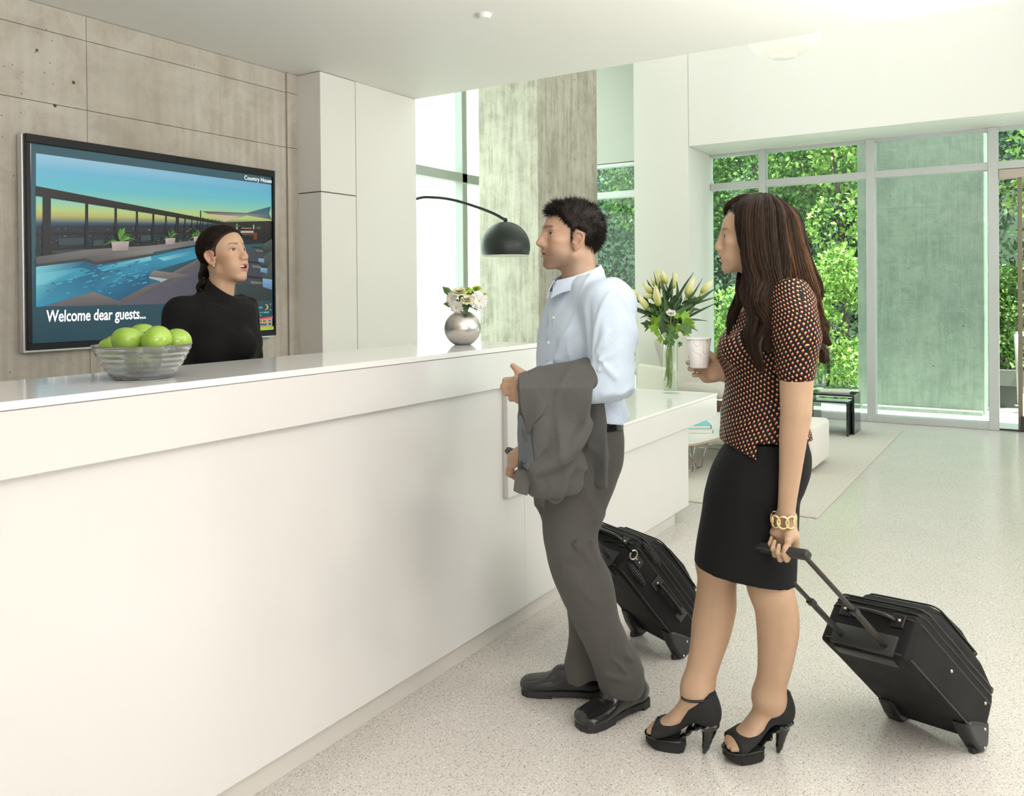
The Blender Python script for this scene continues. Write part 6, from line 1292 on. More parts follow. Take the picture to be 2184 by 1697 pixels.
for px, py, dv, ax in ((956, 622, .01, -RT+np.array([0, 0, .9])), (1004, 630, .02, np.array([0, 0, 1])), (1012, 650, -.03, RT*.8), (985, 655, -.04, -RT*.5), (962, 648, -.01, -RT), (1000, 656, -.05, tocam), (985, 632, .03, np.array([.1, .1, 1])), (1010, 640, .03, np.array([-.1, .1, 1])), (972, 645, .02, -RT), (1020, 655, .0, RT*.6), (990, 648, -.02, tocam)):
    c = fl_c(px, py, dv); ax = np.array(ax, float); ax /= np.linalg.norm(ax); s_ = np.cross(ax, tocam); s_ /= np.linalg.norm(s_); V = []
    for t_, w in ((-1, .1), (-.3, .8), (.3, .9), (1, .05)): V += [c+ax*.034*t_-s_*.017*w, c+ax*.034*t_+tocam*.004, c+ax*.034*t_+s_*.017*w]
    MB().add(V, [(j*3+b_, j*3+b_+1, j*3+b_+4, j*3+b_+3) for j in range(3) for b_ in (0, 1)]).obj('leaf', M_LEAF, o, True)
# ------------------------------------------------------------------ suitcases
M_NYLON = cloth_mat('black_nylon', (.0095, .0095, .0095, 1), 900, .3, .6, .2, sheen=.03); M_VINYL = mat('black_vinyl', (.013, .013, .013), .38); M_TUBE = mat('dark_bronze_tube', (.065, .060, .052), .38, .7); M_RIVET = mat('pale_rivet', (.55, .50, .42), .3, .9); M_PLAST = mat('charcoal_plastic', (.022, .023, .023), .45)
def suitcase(O, d, w, label, W, L_, T, Lg, side_detail, top_detail):
    n = np.cross(w, d); F_ = Fig(O, None, [w, d, n]); r = empty('suitcase', O, label, 'suitcase'); P = F_.W
    prof = [(.0, .012), (L_, .0), (L_+.004, .62*T), (L_-.02, .80*T), (L_-.10, .97*T), (L_-.2, T), (.12, T), (.03, .86*T), (0, .66*T)]; R = .018
    s = Solid()
    def box(P_, pr, hw, rr):
        a = poly2(P_[:, 1:3], pr)+rr; b = np.abs(P_[:, 0])-hw+rr; return np.minimum(np.maximum(a, b), 0)+np.sqrt(np.maximum(a, 0)**2+np.maximum(b, 0)**2)-rr
    s.add(lambda Q: box(Q, prof, W/2, R), (-W/2, 0, 0), (W/2, L_+.01, T)); s.bend(lambda Q: .0025*nz(Q, 30, 2.)+.003*bell(Q, (-W/2, L_/2, T*.4), (.05, L_*.35, T*.3))*-1, (-W, 0, 0), (W, L_, T))
    body = F_.mesh('body', s, .0055, M_NYLON, r)
    pk = Solid(); pp = [(.06, .9*T), (L_-.06, .86*T), (L_-.09, T+.012), (L_-.17, T+.036), (L_*.45, T+.044), (.13, T+.030), (.07, T+.006)]
    pk.add(lambda Q: box(Q, pp, W/2-.028, .016), (-W/2, .05, .8*T), (W/2, L_, T+.05)); F_.mesh('front_pocket', pk, .0055, M_NYLON, r)
    def loop(z, rad, hw, ya, yb, cr=.035, m=M_VINYL, nm='piping'):
        pts = []
        for cx, cy, a0 in ((hw-cr, yb-cr, 0), (-hw+cr, yb-cr, 90), (-hw+cr, ya+cr, 180), (hw-cr, ya+cr, 270)):
            for k in range(6): a = math.radians(a0+18*k); pts.append(P((cx+cr*math.cos(a), cy+cr*math.sin(a), z)))
        MB().tube(pts+[pts[0]], rad, 6, False).obj(nm, m, r, True)
    loop(.014, .0035, W/2+.0005, .004, L_+.001); loop(.58*T, .0035, W/2+.001, -.001, L_+.004, .03)
    loop(.70*T, .0030, W/2+.001, .004, L_-.002, .03, mat('dull_zip', (.03, .03, .028), .35, .5), 'zipper'); loop(.80*T, .0035, W/2, .012, L_-.012, .03)
    loop(T+.022, .0030, W/2-.026, .10, L_-.105, .03)
    # telescopic handle
    pl = MB(); pl.obox(P((0, L_+.002, .034)), [w, d, n], (W*.36, .007, .032), .005).obox(P((0, L_-.03, -.002)), [w, d, n], (W*.34, .020, .005), .004).obj('handle_plate', M_PLAST, r, 40)
    hx = W*.25; La = L_+.195
    for sx in (-1, 1):
        tb = MB().obox(P((sx*hx, (L_-.02+La)/2, .030)), [w, d, n], (.0095, (La-L_+.02)/2, .0065), .003).obj('outer_tube', M_PLAST if sx > 0 else M_TUBE, r, 40)
        MB().obox(P((sx*hx, (La-.03+Lg)/2, .030)), [w, d, n], (.0072, (Lg-La+.03)/2, .0048), .002).obj('inner_tube', M_TUBE, tb, 40)
        MB().obox(P((sx*hx, La-.006, .030)), [w, d, n], (.0112, .012, .0085), .002).obj('collar', M_PLAST, tb, 40)
    MB().obox(P((0, Lg+.004, .030)), [w, d, n], (hx+.020, .0135, .0125), .006, 3).obj('grip', M_PLAST, r, True)
    # carry handle on the top end
    MB().tube(spline([P((x, L_+y, .115)) for x, y in ((-.075, .004), (-.062, .022), (-.03, .030), (.03, .030), (.062, .022), (.075, .004))], 4), .011, 8, True, .6).obj('carry_handle', M_VINYL, r, True)
    ch = [MB().obox(P((sx*.088, L_+.004, .115)), [w, d, n], (.020, .004, .022), .003).obj('handle_patch', M_VINYL, r) for sx in (-1, 1)]
    for sx, h in zip((-1, 1), ch): MB().ball(P((sx*.092, L_+.008, .115)), .0055, 10, 6).obj('rivet', M_RIVET, h, True)
    # wheels
    for sx in (-1, 1):
        x = sx*(W/2-.022); q = Solid(); q.add(lambda Q, x=x: box(Q-np.array([x, 0, 0], np.float32), [(-.022, -.008), (.0, -.022), (.06, -.014), (.12, .006), (.10, .030), (.05, .055), (.0, .078), (-.016, .05), (-.030, .02)], .026, .010), (x-.03, -.04, -.03), (x+.03, .13, .09)); hs = F_.mesh('wheel_housing', q, .004, M_VINYL, r)
        wc = P((x, -.012, -.013)); MB().lathe([(.001, -.011), (.024, -.011), (.030, -.007), (.030, .007), (.024, .011), (.001, .011)], wc, 24, axis=np.array([d, n, w])).obj('wheel', M_SOLE, hs, 40)
        for yy, zz in ((.02, .045), (-.008, -.002)): MB().ball(P((x+sx*.026, yy, zz)), .0050, 10, 6).obj('rivet', M_RIVET, hs, True)
        MB().obox(P((sx*(W/2-.03), -.006, .85*T)), [w, d, n], (.012, .009, .010), .003).obj('foot', M_VINYL, r)
    xs = -W/2-.003
    if side_detail:     # side carry handle, dart panels, strap ring
        for y, nm in ((.315, 'handle_patch'), (.125, 'handle_patch')):
            p_ = MB().obox(P((xs, y, T*.46)), [w, d, n], (.003, .022, .024), .002).obj(nm, M_VINYL, r); MB().ball(P((xs-.003, y, T*.46)), .0055, 10, 6).obj('rivet', M_RIVET, p_, True)
        MB().tube(spline([P((xs-.004-b, y, T*.46)) for y, b in ((.135, 0), (.16, .016), (.22, .020), (.28, .016), (.305, 0))], 4), .013, 8, True, .45, up=n).obj('side_handle', M_VINYL, r, True)
        for zc in (.24, .72):
            rb = MB()
            for k in range(13):
                y = L_-.14+.010*k; hgt = .030*math.sqrt(max(0, 1-((k-6)/6.6)**2)); rb.tube([P((xs+.001, y, T*zc-hgt*.6)), P((xs+.001, y, T*zc+hgt*.6))], .0036, 5)
            rb.obj('ribbed_patch', M_VINYL, r, True)
        p_ = MB().obox(P((xs, L_-.045, T*.42)), [w, d, n], (.0035, .030, .016), .002).obj('strap_tab', M_VINYL, r)
        for y in (-.056, -.036): MB().ball(P((xs-.003, L_+y, T*.42)), .0042, 10, 6).obj('rivet', M_RIVET, p_, True)
        c = P((xs-.006, L_-.010, T*.42)); MB().tube([c+d*.016*math.cos(a)+n*.018*math.sin(a) for a in np.linspace(-.5, 6.1, 20)], .0032, 6, False).obj('strap_ring', M_RIVET, r, True)
        MB().tube(spline([P((xs-.004, L_+.0, T*.42)), P((xs-.012, L_+.05, T*.40)), P((xs+.02, L_+.06, T*.38)), P((0, L_+.02, T*.38))], 4), .011, 8, True, .25).obj('strap', M_NYLON, r, True)
    else:
        for y, z in ((L_-.22, T*.44), (.055, T*.52)): MB().ball(P((xs, y, z)), .0058, 10, 6).obj('rivet', M_RIVET, r, True)
    return r
_w1, _w2 = hit(1912, 1530, 2, 0), hit(2078, 1592, 2, 0); _a = (_w1+_w2)/2+np.array([0, 0, .045]); _b = WOM.W(WWR+np.array([-.022, -.022, -.078])); d2 = _b-_a; LG2 = np.linalg.norm(d2); d2 = d2/LG2
w2_ = _w2-_w1; w2_ = w2_/np.linalg.norm(w2_); w2_ -= d2*(w2_ @ d2); w2_ /= np.linalg.norm(w2_); n2 = -np.cross(w2_, d2)
suitcase(_a-n2*.030+w2_*.004-d2*.025, d2, -w2_, 'black suitcase trailed by the woman, its long handle in her hand', .295, .50, .215, LG2+.023, False, True)
_w = hit(1447, 1403, 2, 0); _a = _w+np.array([0, 0, .043]); _b = at(1100, 984, 2.894+.19); d1 = _b-_a; w1_ = np.cross(d1, (0, 0, 1)); w1_ /= np.linalg.norm(w1_); _a = _a+w1_*.13; n1 = np.cross(w1_, d1/np.linalg.norm(d1)); _a = _a-n1*.030; d1 = _b-_a; LG1 = np.linalg.norm(d1); d1 = d1/LG1; w1_ = np.cross(d1, (0, 0, 1)); w1_ /= np.linalg.norm(w1_); n1 = np.cross(w1_, d1)
suitcase(_a-n1*.0, d1, w1_, 'black suitcase leaning behind the legs of the man', .30, .50, .205, LG1, True, True)
# ------------------------------------------------------------------ paper cup in her hand
_f = np.array([-.80, .56, .10]); _f /= np.linalg.norm(_f); _n = np.array([.60, .78, -.12]); _n -= _f*(_n @ _f); _n /= np.linalg.norm(_n)
cc = WOM.W(WWR2+_f*.070-_n*.0535); cc[2] = WOM.W(WOM.L(1480, 787, .03))[2]
t = NT('printed_paper'); tc = t.coord((1, 1, 1)); nv = t.n('ShaderNodeTexNoise', Scale=3.2, Detail=0.0); t.set(nv.inputs['Vector'], t.coord((6, 6, 4)))
ring_ = t.math('ABSOLUTE', t.math('SUBTRACT', t.math('FRACT', t.math('MULTIPLY', nv.outputs[0], 7.0)), .5)); sz = t.N.new('ShaderNodeSeparateXYZ'); t.set(sz.inputs[0], t.coord())
k_ = t.math('MULTIPLY', t.math('LESS_THAN', ring_, .035), t.math('GREATER_THAN', sz.outputs[2], .030))
M_CUP = t.p(Base_Color=t.mix(t.math('MULTIPLY', k_, .6), (.82, .80, .77, 1), (.42, .34, .30, 1)), Roughness=.45)
cp = empty('paper_cup', cc, 'white paper coffee cup with thin printed swirls in the hand of the woman', 'cup')
MB().lathe([(.001, .003), (.0265, .003), (.0275, 0), (.0285, .001), (.0385, .093)]+[(.0372, .093), (.0272, .006), (.001, .006)], cc, 40).obj('cup_wall', M_CUP, cp, True)
MB().lathe([(.0385+.0018*math.cos(a), .0935+.0022*math.sin(a)) for a in np.linspace(0, 6.283, 10)], cc, 40).obj('rolled_rim', mat('paper_rim', (.84, .83, .80), .4), cp, True)
MB().lathe([(.001, .080), (.0362, .080)], cc, 24).obj('coffee', mat('coffee', (.05, .025, .012), .15), cp)
# ------------------------------------------------------------------ glass vase of lilies on the low desk
lc = hit(1430, 838, 2, .75); ld_ = float((lc-CAM) @ FW); LH = .355; lr = .052
lv = empty('glass_vase', lc, 'tall clear cylinder vase with water on the low desk', 'vase')
M_CLEAR = glass_mat('clear_vase_glass', (.95, .98, .96, 1), 1.2)
MB().lathe([(.001, 0), (lr-.004, 0), (lr, .004), (lr, LH), (lr-.004, LH), (lr-.005, .02), (.001, .016)], lc, 40).obj('vase_wall', M_CLEAR, lv, True)
MB().lathe([(.001, .018), (lr-.007, .019), (lr-.007, .30), (.001, .30)], lc, 32).obj('water', glass_mat('water', (.96, .985, .95, 1), .5), lv, True)
M_BUD = NT('lily_bud'); _g = M_BUD.n('ShaderNodeAttribute', _attribute_name='along'); M_BUD = M_BUD.p(Base_Color=M_BUD.ramp(_g.outputs['Fac'], [(0, (.30, .42, .06)), (.35, (.62, .62, .22)), (.75, (.82, .76, .50)), (1, (.62, .66, .16))]), Roughness=.45)
M_LLEAF = mat('lily_leaf', (.035, .085, .022), .35); M_IVY = mat('bright_ivy_leaf', (.22, .42, .03), .45)
lz = lambda x, y, dv=0: at(1320+x/5.658, 560+y/5.658, ld_+dv)
lmouth = lc+np.array([0, 0, LH]); rl = np.random.default_rng(6); foc = lz(610, 700)
def lstem(end, par, r=.0032, low=None):
    low = lc+np.array([*(rl.normal(size=2)*.016), .03+abs(rl.normal())*.05]) if low is None else low; m_ = lmouth+np.array([*((end-lmouth)[:2]*.10), 0]); dv_ = m_[:2]-lc[:2]; q_ = np.linalg.norm(dv_); m_[:2] = lc[:2]+dv_*min(1, .036/(q_+1e-9))
    MB().tube(spline([low, (low+m_)/2+np.array([*(rl.normal(size=2)*.006), 0]), m_, m_*.5+end*.5+np.array([0, 0, .01]), end], 5), r, 6).obj('stalk', M_STALK, par, True)
def leaf(base, tip, w, m, par, bow=.03, nm='leaf'):
    ax = tip-base; l = np.linalg.norm(ax); ax /= l; s_ = np.cross(ax, tocam+np.array([0, 0, .3])+rl.normal(size=3)*.3); s_ /= np.linalg.norm(s_); nn = np.cross(s_, ax); V = []
    for t_ in np.linspace(0, 1, 7):
        ww = w*math.sin(math.pi*min(.97, .06+.94*t_**.85))+.0006; c_ = base+ax*l*t_+nn*bow*math.sin(math.pi*t_)*l/.2-np.array([0, 0, .25*bow*t_*t_*l/.1]); V += [c_-s_*ww, c_-nn*ww*.35, c_+s_*ww]
    return MB().add(V, [(j*3+b_, j*3+b_+1, j*3+b_+4, j*3+b_+3) for j in range(6) for b_ in (0, 1)]).obj(nm, m, par, True)
buds = [((135, 310), (225, 445), .0, 'far left lily bud, pointing up and left'), ((222, 385), (350, 555), -.08, 'lily bud hanging low at the left'), ((285, 242), (400, 372), .02, 'wide lily bud above the hanging one at left'), ((285, 400), (408, 405), -.06, 'short sideways lily bud at left centre'),
 ((378, 182), (445, 290), .06, 'lily bud behind the upper left leaf'), ((440, 262), (480, 522), -.12, 'large pale lily bud in front, left of centre'), ((450, 88), (520, 310), .03, 'tall lily bud at the top left'), ((505, 78), (575, 255), .0, 'topmost lily bud, yellow green'),
 ((690, 100), (650, 310), .0, 'lily bud at the top centre right'), ((915, 170), (810, 385), -.04, 'cream lily bud at the right, near the thin leaf tips'), ((1142, 205), (990, 362), .0, 'green lily bud farthest right'), ((945, 318), (815, 425), .05, 'pale lily bud low at right'), ((1045, 355), (965, 445), .07, 'small lily bud under the far right one')]
for (tx, ty), (bx_, by_), dv, lb in buds:
    tip, ba = lz(tx, ty, dv), lz(bx_, by_, dv); o = empty('lily', ba, lb+', in the tall glass vase', 'flower', 'lilies in the glass vase'); ax = tip-ba; l = np.linalg.norm(ax); A = turn(np.cross(ax, (.2, .4, 1)), ax); pr_ = [(.0016, 0)]
    rb_ = l*.17 if l > .10 else l*.22
    mb = MB(); V = []; N = 18; M_ = 11
    for i in range(M_):
        t_ = i/(M_-1); rr = rb_*(math.sin(math.pi*min(1, .10+.90*t_**.72))**.75)+.0015
        for q in range(N): a = 2*math.pi*q/N; k = rr*(1+.10*math.cos(3*a)); V.append(ba+ax*t_+(A[0]*math.cos(a)+A[1]*math.sin(a))*k)
    mb.add(V, [(i*N+q, i*N+(q+1) % N, (i+1)*N+(q+1) % N, (i+1)*N+q) for i in range(M_-1) for q in range(N)]+[tuple(range(N))[::-1], tuple((M_-1)*N+q for q in range(N))])
    bo = mb.obj('bud', M_BUD, o, True); at_ = bo.data.attributes.new('along', 'FLOAT', 'POINT'); at_.data.foreach_set('value', np.repeat(np.linspace(0, 1, M_), N).astype(np.float32))
    lstem(ba, o); mid = ba*.6+foc*.4
    for _ in range(3): b0_ = mid+rl.normal(size=3)*.02; leaf(b0_, b0_+(ba-foc)*rl.uniform(.25, .55)+rl.normal(size=3)*.045+np.array([0, 0, .02]), .011, M_LLEAF, o)
gr = empty('lily_greenery', lmouth, 'long dark leaves fanning out of the tall glass vase', 'foliage')
for (tx, ty), w in (((420, 88), .006), ((650, 98), .006), ((902, 98), .010), ((1012, 165), .011), ((1218, 385), .008), ((1190, 462), .009), ((1070, 690), .008), ((955, 812), .012), ((312, 822), .016), ((160, 505), .014), ((95, 402), .006), ((170, 560), .014), ((690, 370), .018), ((760, 350), .014), ((330, 660), .006), ((560, 330), .014), ((860, 560), .012), ((480, 430), .014), ((500, 880), .014), ((620, 470), .018), ((940, 480), .012)):
    leaf(lz(560+(tx-600)*.18, 640+rl.uniform(-60, 120), rl.uniform(-.05, .05)), lz(tx, ty, rl.uniform(-.08, .06)), w, M_LLEAF, gr, .012)
for _ in range(34):
    a_ = rl.uniform(-2.6, 2.6); q_ = rl.uniform(120, 330); leaf(lz(600+rl.normal()*50, 690+rl.uniform(-90, 130), rl.uniform(-.09, .06)), lz(610+q_*math.sin(a_), 560-q_*.8*math.cos(a_*.75)+40, rl.uniform(-.13, .08)), rl.uniform(.010, .020), M_LLEAF if rl.random() < .7 else M_LEAF, gr, .012)
for _ in range(12): lstem(lmouth+np.array([*(rl.normal(size=2)*.03), .12]), gr, .0034, lc+np.array([*(rl.normal(size=2)*.02), .03+rl.random()*.1]))
leaf(lz(520, 860, -.10), lz(515, 610, -.13), .018, M_LLEAF, gr); leaf(lz(600, 520, -.11), lz(760, 380, -.11), .016, M_LLEAF, gr)
iv = empty('ivy_sprigs', lmouth, 'bright green pointed ivy leaves over the rim of the tall glass vase', 'foliage')
for x, y, sz_, m in ((800, 660, 95, M_IVY), (850, 740, 80, M_IVY), (440, 740, 90, M_IVY), (470, 700, 60, M_IVY), (820, 800, 80, M_LEAF), (770, 630, 70, M_IVY), (840, 710, 70, M_IVY), (700, 640, 45, M_IVY), (430, 690, 60, M_IVY), (430, 790, 70, M_IVY), (460, 850, 50, M_IVY), (500, 920, 45, M_IVY), (800, 840, 55, M_IVY), (720, 790, 60, M_IVY), (690, 890, 45, M_LEAF), (600, 900, 55, M_LEAF), (560, 960, 40, M_LEAF), (740, 980, 35, M_LEAF), (640, 960, 50, M_LEAF), (450, 620, 42, M_LEAF), (380, 520, 50, M_LEAF), (340, 740, 60, M_LLEAF), (640, 830, 60, M_LEAF), (560, 800, 60, M_LLEAF)):
    c = lz(x, y, rl.uniform(-.13, -.05)); k = sz_/5.658*ld_/FPX; u1 = RT+rl.normal(size=3)*.35; u1 /= np.linalg.norm(u1); u2 = np.cross(tocam+rl.normal(size=3)*.3, u1); u2 /= np.linalg.norm(u2); a0 = rl.uniform(0, 6.28); V = [c]; N = 10
    for q in range(N): a = a0+2*math.pi*q/N; rr = k*(1.08 if q % 2 == 0 else .76)*(1.25 if q == 0 else .9); V.append(c+(u1*math.cos(a)+u2*math.sin(a))*rr+tocam*rl.uniform(-.008, .008))
    MB().add(V, [(0, 1+q, 1+(q+1) % N) for q in range(N)]).obj('ivy_leaf', m, iv)
ro = empty('white_rose', lz(628, 605, -.14), 'single white rose low in the middle of the lilies', 'flower')
for n_p, rr, lf in ((6, 1, .35), (6, .8, .75), (5, .6, 1.1), (4, .4, 1.35)): petals(lz(628, 620, -.14), np.array([0, 0, 1.])+tocam*.8, n_p, .038*rr, .034*rr, lf, M_PETAL, ro, rl, .05)
lstem(lz(628, 640, -.13), ro)
# ------------------------------------------------------------------ lounge furniture beyond the desk
M_RUGM = cloth_mat('woven_rug', (.52, .485, .43, 1), 300, .08, .95, .4)
rug = MB().box((5.50, 1.209, 0), (9.35, 3.3, .010), .004, 1).obj('rug', M_RUGM); tag(rug, 'large plain beige rug on the terrazzo floor under the lounge furniture', 'rug')
M_BEIGE = cloth_mat('beige_upholstery', (.56, .52, .46, 1), 500, .06, .8, .2); M_WHITEF = cloth_mat('white_upholstery', (.74, .70, .65, 1), 500, .05, .8, .2); M_WOOD = mat('walnut_wood', (.09, .045, .022), .4); M_CHROME = mat('chrome_wire', (.50, .50, .48), .25, .9)
cb_ = at(1345, 800, 6.75); cb_ = np.array([cb_[0], cb_[1], 0])
ch = empty('side_chair', cb_, 'cream upholstered chair standing behind the low desk, next to the lily vase', 'chair')
ex, ey = RT*np.array([1, 1, 0]), FW*np.array([1, 1, 0]); ex = ex/np.linalg.norm(ex); ey = ey/np.linalg.norm(ey); ez = np.array([0, 0, 1.]); fx_ = -(ex*.45+ey*.9)*1.0; fx_ = ey*-.35-ex*.94; fx_ /= np.linalg.norm(fx_); sx_ = np.cross(ez, fx_)
MB().obox(cb_+np.array([0, 0, .43]), [sx_, fx_, ez], (.25, .25, .05), .03, 3).obj('seat', M_BEIGE, ch, True)
MB().obox(cb_-fx_*.23+np.array([0, 0, .63]), [sx_, fx_, ez], (.25, .035, .21), .025, 3).obj('backrest', M_BEIGE, ch, True)
for a in (-1, 1):
    for b_ in (-1, 1): MB().tube([cb_+sx_*a*.21+fx_*b_*.20+np.array([0, 0, .0]), cb_+sx_*a*.21+fx_*b_*.20+np.array([0, 0, .39])], .014, 8).obj('leg', M_CHROME, ch, True)
lb0 = np.array([8.75, 3.05, .0]); lo = empty('lounge_chair', lb0, 'low beige lounge chair with dark wooden frame, seen past the cup hand of the woman', 'chair')
f_ = np.array([-.25, -1, 0.]); f_ /= np.linalg.norm(f_); s_ = np.cross(ez, f_)
MB().obox(lb0+np.array([0, 0, .40]), [s_, f_, ez], (.31, .36, .075), .06, 3).obj('seat', M_BEIGE, lo, True)
bk = np.array([0, 0, 1.])*.94-f_*.34; MB().obox(lb0-f_*.36+np.array([0, 0, .66]), [s_, np.cross(bk, s_), bk], (.31, .07, .30), .06, 3).obj('backrest', M_BEIGE, lo, True)
for a in (-1, 1):
    c = lb0+s_*a*.345; MB().obox(c+np.array([0, 0, .30]), [s_, f_, ez], (.022, .40, .030), .008).obj('side_rail', M_WOOD, lo); MB().tube(spline([c+f_*.36+np.array([0, 0, .30]), c+f_*.34+np.array([0, 0, .16]), c+f_*.40+np.array([0, 0, .012])], 4), .022, 8).obj('leg', M_WOOD, lo, True); MB().tube(spline([c-f_*.34+np.array([0, 0, .30]), c-f_*.36+np.array([0, 0, .16]), c-f_*.42+np.array([0, 0, .012])], 4), .022, 8).obj('leg', M_WOOD, lo, True)
    MB().ball(c+f_*.30-s_*a*-.024+np.array([0, 0, .30]), .016, 10, 7).obj('bolt', M_CHROME, lo, True)
# oval coffee table on wire legs
tcx, tcy, ta, tb_, tz = 7.0, 2.56, 1.02, .36, .262
ot = empty('oval_table', (tcx, tcy, .01), 'white oval coffee table with plywood edge and wire legs on the rug', 'table')
el = lambda k, z: [(tcx+ta*k*math.copysign(abs(math.cos(a))**.9, math.cos(a)), tcy+tb_*k*math.copysign(abs(math.sin(a))**.9, math.sin(a)), z) for a in np.linspace(0, 2*math.pi, 65)[:-1]]
MB().prism(el(.992, tz-.018), (0, 0, .017)).obj('plywood_edge', mat('plywood', (.50, .36, .22), .5), ot); MB().prism(el(.994, tz-.001), (0, 0, .003)).obj('table_top', mat('white_laminate', (.80, .80, .78), .2), ot)
for bx in (-.50, .50):
    wr_ = MB(); zf = .012
    for sy in (-1, 1):
        base = np.array([tcx+bx, tcy+sy*.20, zf]); wr_.tube([base-np.array([.10, 0, 0]), base+np.array([.10, 0, 0])], .0045, 6)
        for dx in (-.10, .10): wr_.tube([base+np.array([dx, 0, 0]), (tcx+bx+dx*1.6, tcy+sy*.24, tz-.018)], .0045, 6)
        for dx in (-.10, 0, .10): wr_.tube([base+np.array([dx*.5, 0, 0]), (tcx+bx-dx*1.6, tcy+sy*.08, tz-.018)], .003, 6)
    wr_.tube([(tcx+bx-.10, tcy-.20, zf), (tcx+bx-.10, tcy+.20, zf)], .0045, 6); wr_.tube([(tcx+bx+.10, tcy-.20, zf), (tcx+bx+.10, tcy+.20, zf)], .0045, 6); wr_.obj('wire_base', M_CHROME, ot, True)
bkp = hit(1487, 918, 2, tz+.002); bq = Matrix.Rotation(.5, 3, 'Z'); b1_, b2_ = np.array(bq @ Vector((1, 0, 0))), np.array(bq @ Vector((0, 1, 0)))
for i, (dz, m, lb, nm, sc_, off) in enumerate(((.0, (.75, .74, .70), 'white covered book at the bottom of the pair on the oval table', 'white_book', 1, 0), (.031, (.10, .50, .55), 'teal covered book lying on the white one on the oval table', 'teal_book', .92, .03))):
    c = bkp+np.array([0, 0, dz+.016])+b1_*off; o = empty(nm, c-np.array([0, 0, .015]), lb, 'book', 'books on the oval table'); mm = mat(nm+'_cover', m, .35)
    MB().obox(c-np.array([0, 0, .0135]), [b1_, b2_, ez], (.15*sc_, .11*sc_, .0015)).obox(c+np.array([0, 0, .0135]), [b1_, b2_, ez], (.15*sc_, .11*sc_, .0015)).obox(c-b2_*.11*sc_, [b1_, b2_, ez], (.15*sc_, .0015, .015)).obj('cover', mm, o)
    MB().obox(c+b2_*.002, [b1_, b2_, ez], (.145*sc_, .106*sc_, .0118)).obj('pages', mat('paper', (.82, .80, .74), .8), o)
so = empty('ottoman', (7.08, 1.80, .01), 'small white upholstered cube seat on the rug behind the woman', 'seat')
MB().box((6.79, 1.513, .035), (7.37, 2.09, .375), .035, 3).obj('cushion', M_WHITEF, so, True)
for a in (6.86, 7.30):
    for b_ in (1.58, 2.02): MB().lathe([(.02, .010), (.02, .04)], (a, b_, 0), 12).obj('foot', M_SOLE, so)
def utable(x0, x1, y0, y1, h, th, lb):
    o = empty('nesting_table', ((x0+x1)/2, (y0+y1)/2, .01), lb, 'table', 'black glass nesting tables'); MB().box((x0, y0, h-th), (x1, y1, h), .004, 2).obj('glass_top', M_BLACKG2, o)
    for a, b_ in ((y0, y0+th), (y1-th, y1)): MB().box((x0, a, .0105), (x1, b_, h-th), .003, 1).obj('glass_side', M_BLACKG2, o)
M_BLACKG2 = NT('dark_smoked_glass').p(Base_Color=(.012, .018, .016, 1), Roughness=.05, Specular_IOR_Level=.7, Coat_Weight=.3)
utable(8.80, 9.13, 1.575, 2.03, .405, .022, 'taller black glass table with a magazine, by the window')
utable(8.66, 9.02, 1.605, 1.955, .350, .020, 'lower black glass table tucked under the taller one')
mg = hit(1783, 833, 2, .408)
for i, (dz, ro_, m, lb) in enumerate(((0, .25, (.62, .58, .56), 'bottom magazine of the pair on the black glass table'), (.010, .40, (.80, .78, .76), 'top magazine with a pale cover on the black glass table'))):
    c = np.array([8.97, 1.80, .4065+dz]); q = Matrix.Rotation(ro_, 3, 'Z'); u_, v_ = np.array(q @ Vector((1, 0, 0))), np.array(q @ Vector((0, 1, 0))); o = empty('magazine', c, lb, 'magazine', 'magazines on the glass table')
    MB().obox(c+np.array([0, 0, .0045]), [u_, v_, ez], (.105, .14, .0042)).obj('pages', mat('magazine_pages', (.75, .72, .70), .6), o); MB().obox(c+np.array([0, 0, .0091]), [u_, v_, ez], (.106, .141, .0005)).obj('cover', mat('magazine_cover', m, .25), o)
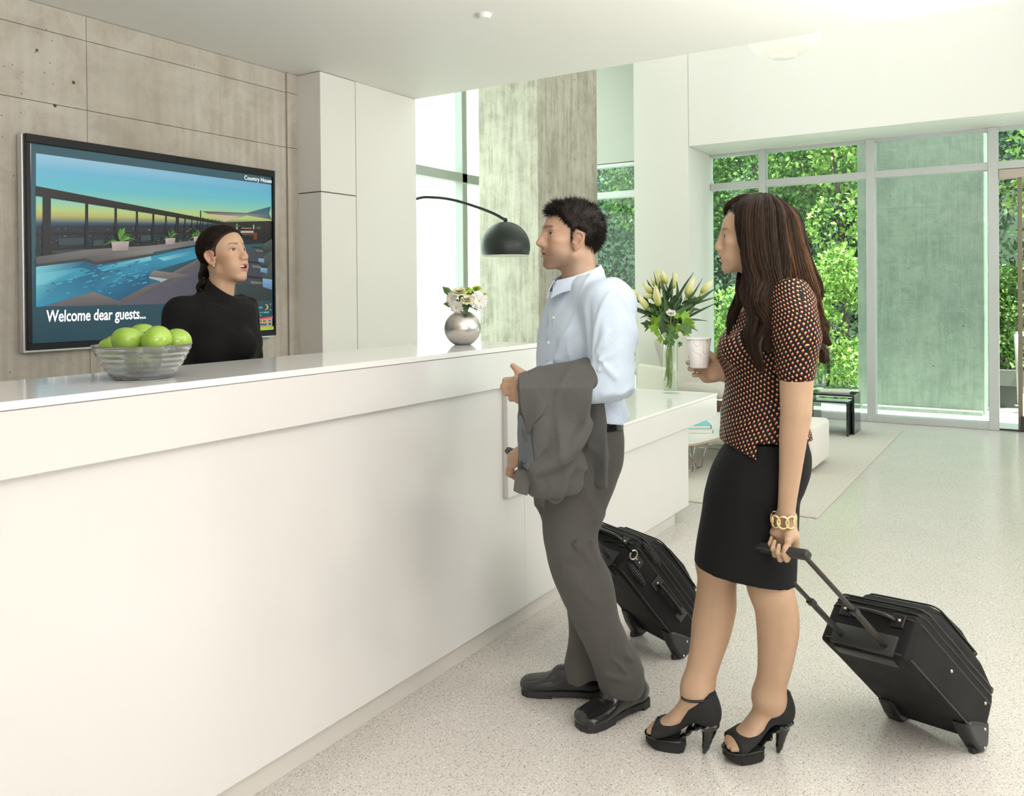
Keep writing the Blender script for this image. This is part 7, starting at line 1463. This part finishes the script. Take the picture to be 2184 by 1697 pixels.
# ------------------------------------------------------------------ arc lamp
M_LAMPB = mat('satin_black_green', (.022, .030, .026), .38, .2); sp = at(1078, 545, 6.3); sr = 53*6.3/FPX
la = empty('arc_lamp', (5.0, 4.62, 0), 'black arc floor lamp with a half dome shade in front of the concrete column', 'lamp')
A0_, A1_ = np.array([5.0, 4.62]), sp[:2]; dirp = A1_-A0_; Lp = np.linalg.norm(dirp); dirp /= Lp; nrm = np.array([-dirp[1], dirp[0]])
def onplane(px, py): r_ = ray(px, py); t_ = ((A0_-CAM[:2]) @ nrm)/(r_[:2] @ nrm); return CAM+r_*t_
pts = [np.array([5.0, 4.62, .05]), np.array([5.0, 4.62, .9]), np.array([5.0, 4.62, 1.45])]
vis = [onplane(888, 424), onplane(925, 421), onplane(965, 426), onplane(1010, 439), onplane(1050, 454), onplane(1078, 469)]
jn = np.array([*(A0_*.55+vis[0][:2]*.45), vis[0][2]-.10]); MB().tube(spline(pts+[jn]+vis, 5), .011, 10).obj('arc_pole', M_LAMPB, la, True)
MB().lathe([(.001, 0), (.17, 0), (.17, .035), (.16, .045), (.02, .05), (.02, .09)], (5.0, 4.62, 0), 36).obj('lamp_base', M_LAMPB, la, 40)
shd = MB(); pf = []; e_ = vis[-1]
for i in range(17): a = math.pi*.5*i/16*1.22; pf.append((max(.012, sr*math.sin(a)), sr*.36+sr*.0+sr*math.cos(a)*1.02))
zb = pf[-1][1]; pf = [(r_, h-zb) for r_, h in pf]; inn = [(max(.010, r_-.004), h-.003) for r_, h in pf[::-1]]
c = np.array([sp[0], sp[1], sp[2]]); shd.lathe(pf+inn, c, 44).obj('lamp_shade', M_LAMPB, la, True)
MB().lathe([(sr*math.sin(math.pi*.61)-.004, -.002), (sr*math.sin(math.pi*.61)+.0005, -.002), (sr*math.sin(math.pi*.61)+.0005, .004)], c, 44).obj('shade_rim', mat('pale_rim', (.75, .72, .62), .4), la, True)
topz = c[2]+pf[0][1]; MB().tube([(c[0], c[1], topz-.01), (c[0], c[1], topz+.018), e_], .009, 8).obj('swivel', M_LAMPB, la, True); MB().ball(e_, .017, 12, 8).obj('swivel_knob', M_LAMPB, la, True)
MB().ball(c+np.array([0, 0, .08]), .035, 14, 9).obj('bulb', mat('lamp_bulb', (.8, .8, .78), .3), la, True)
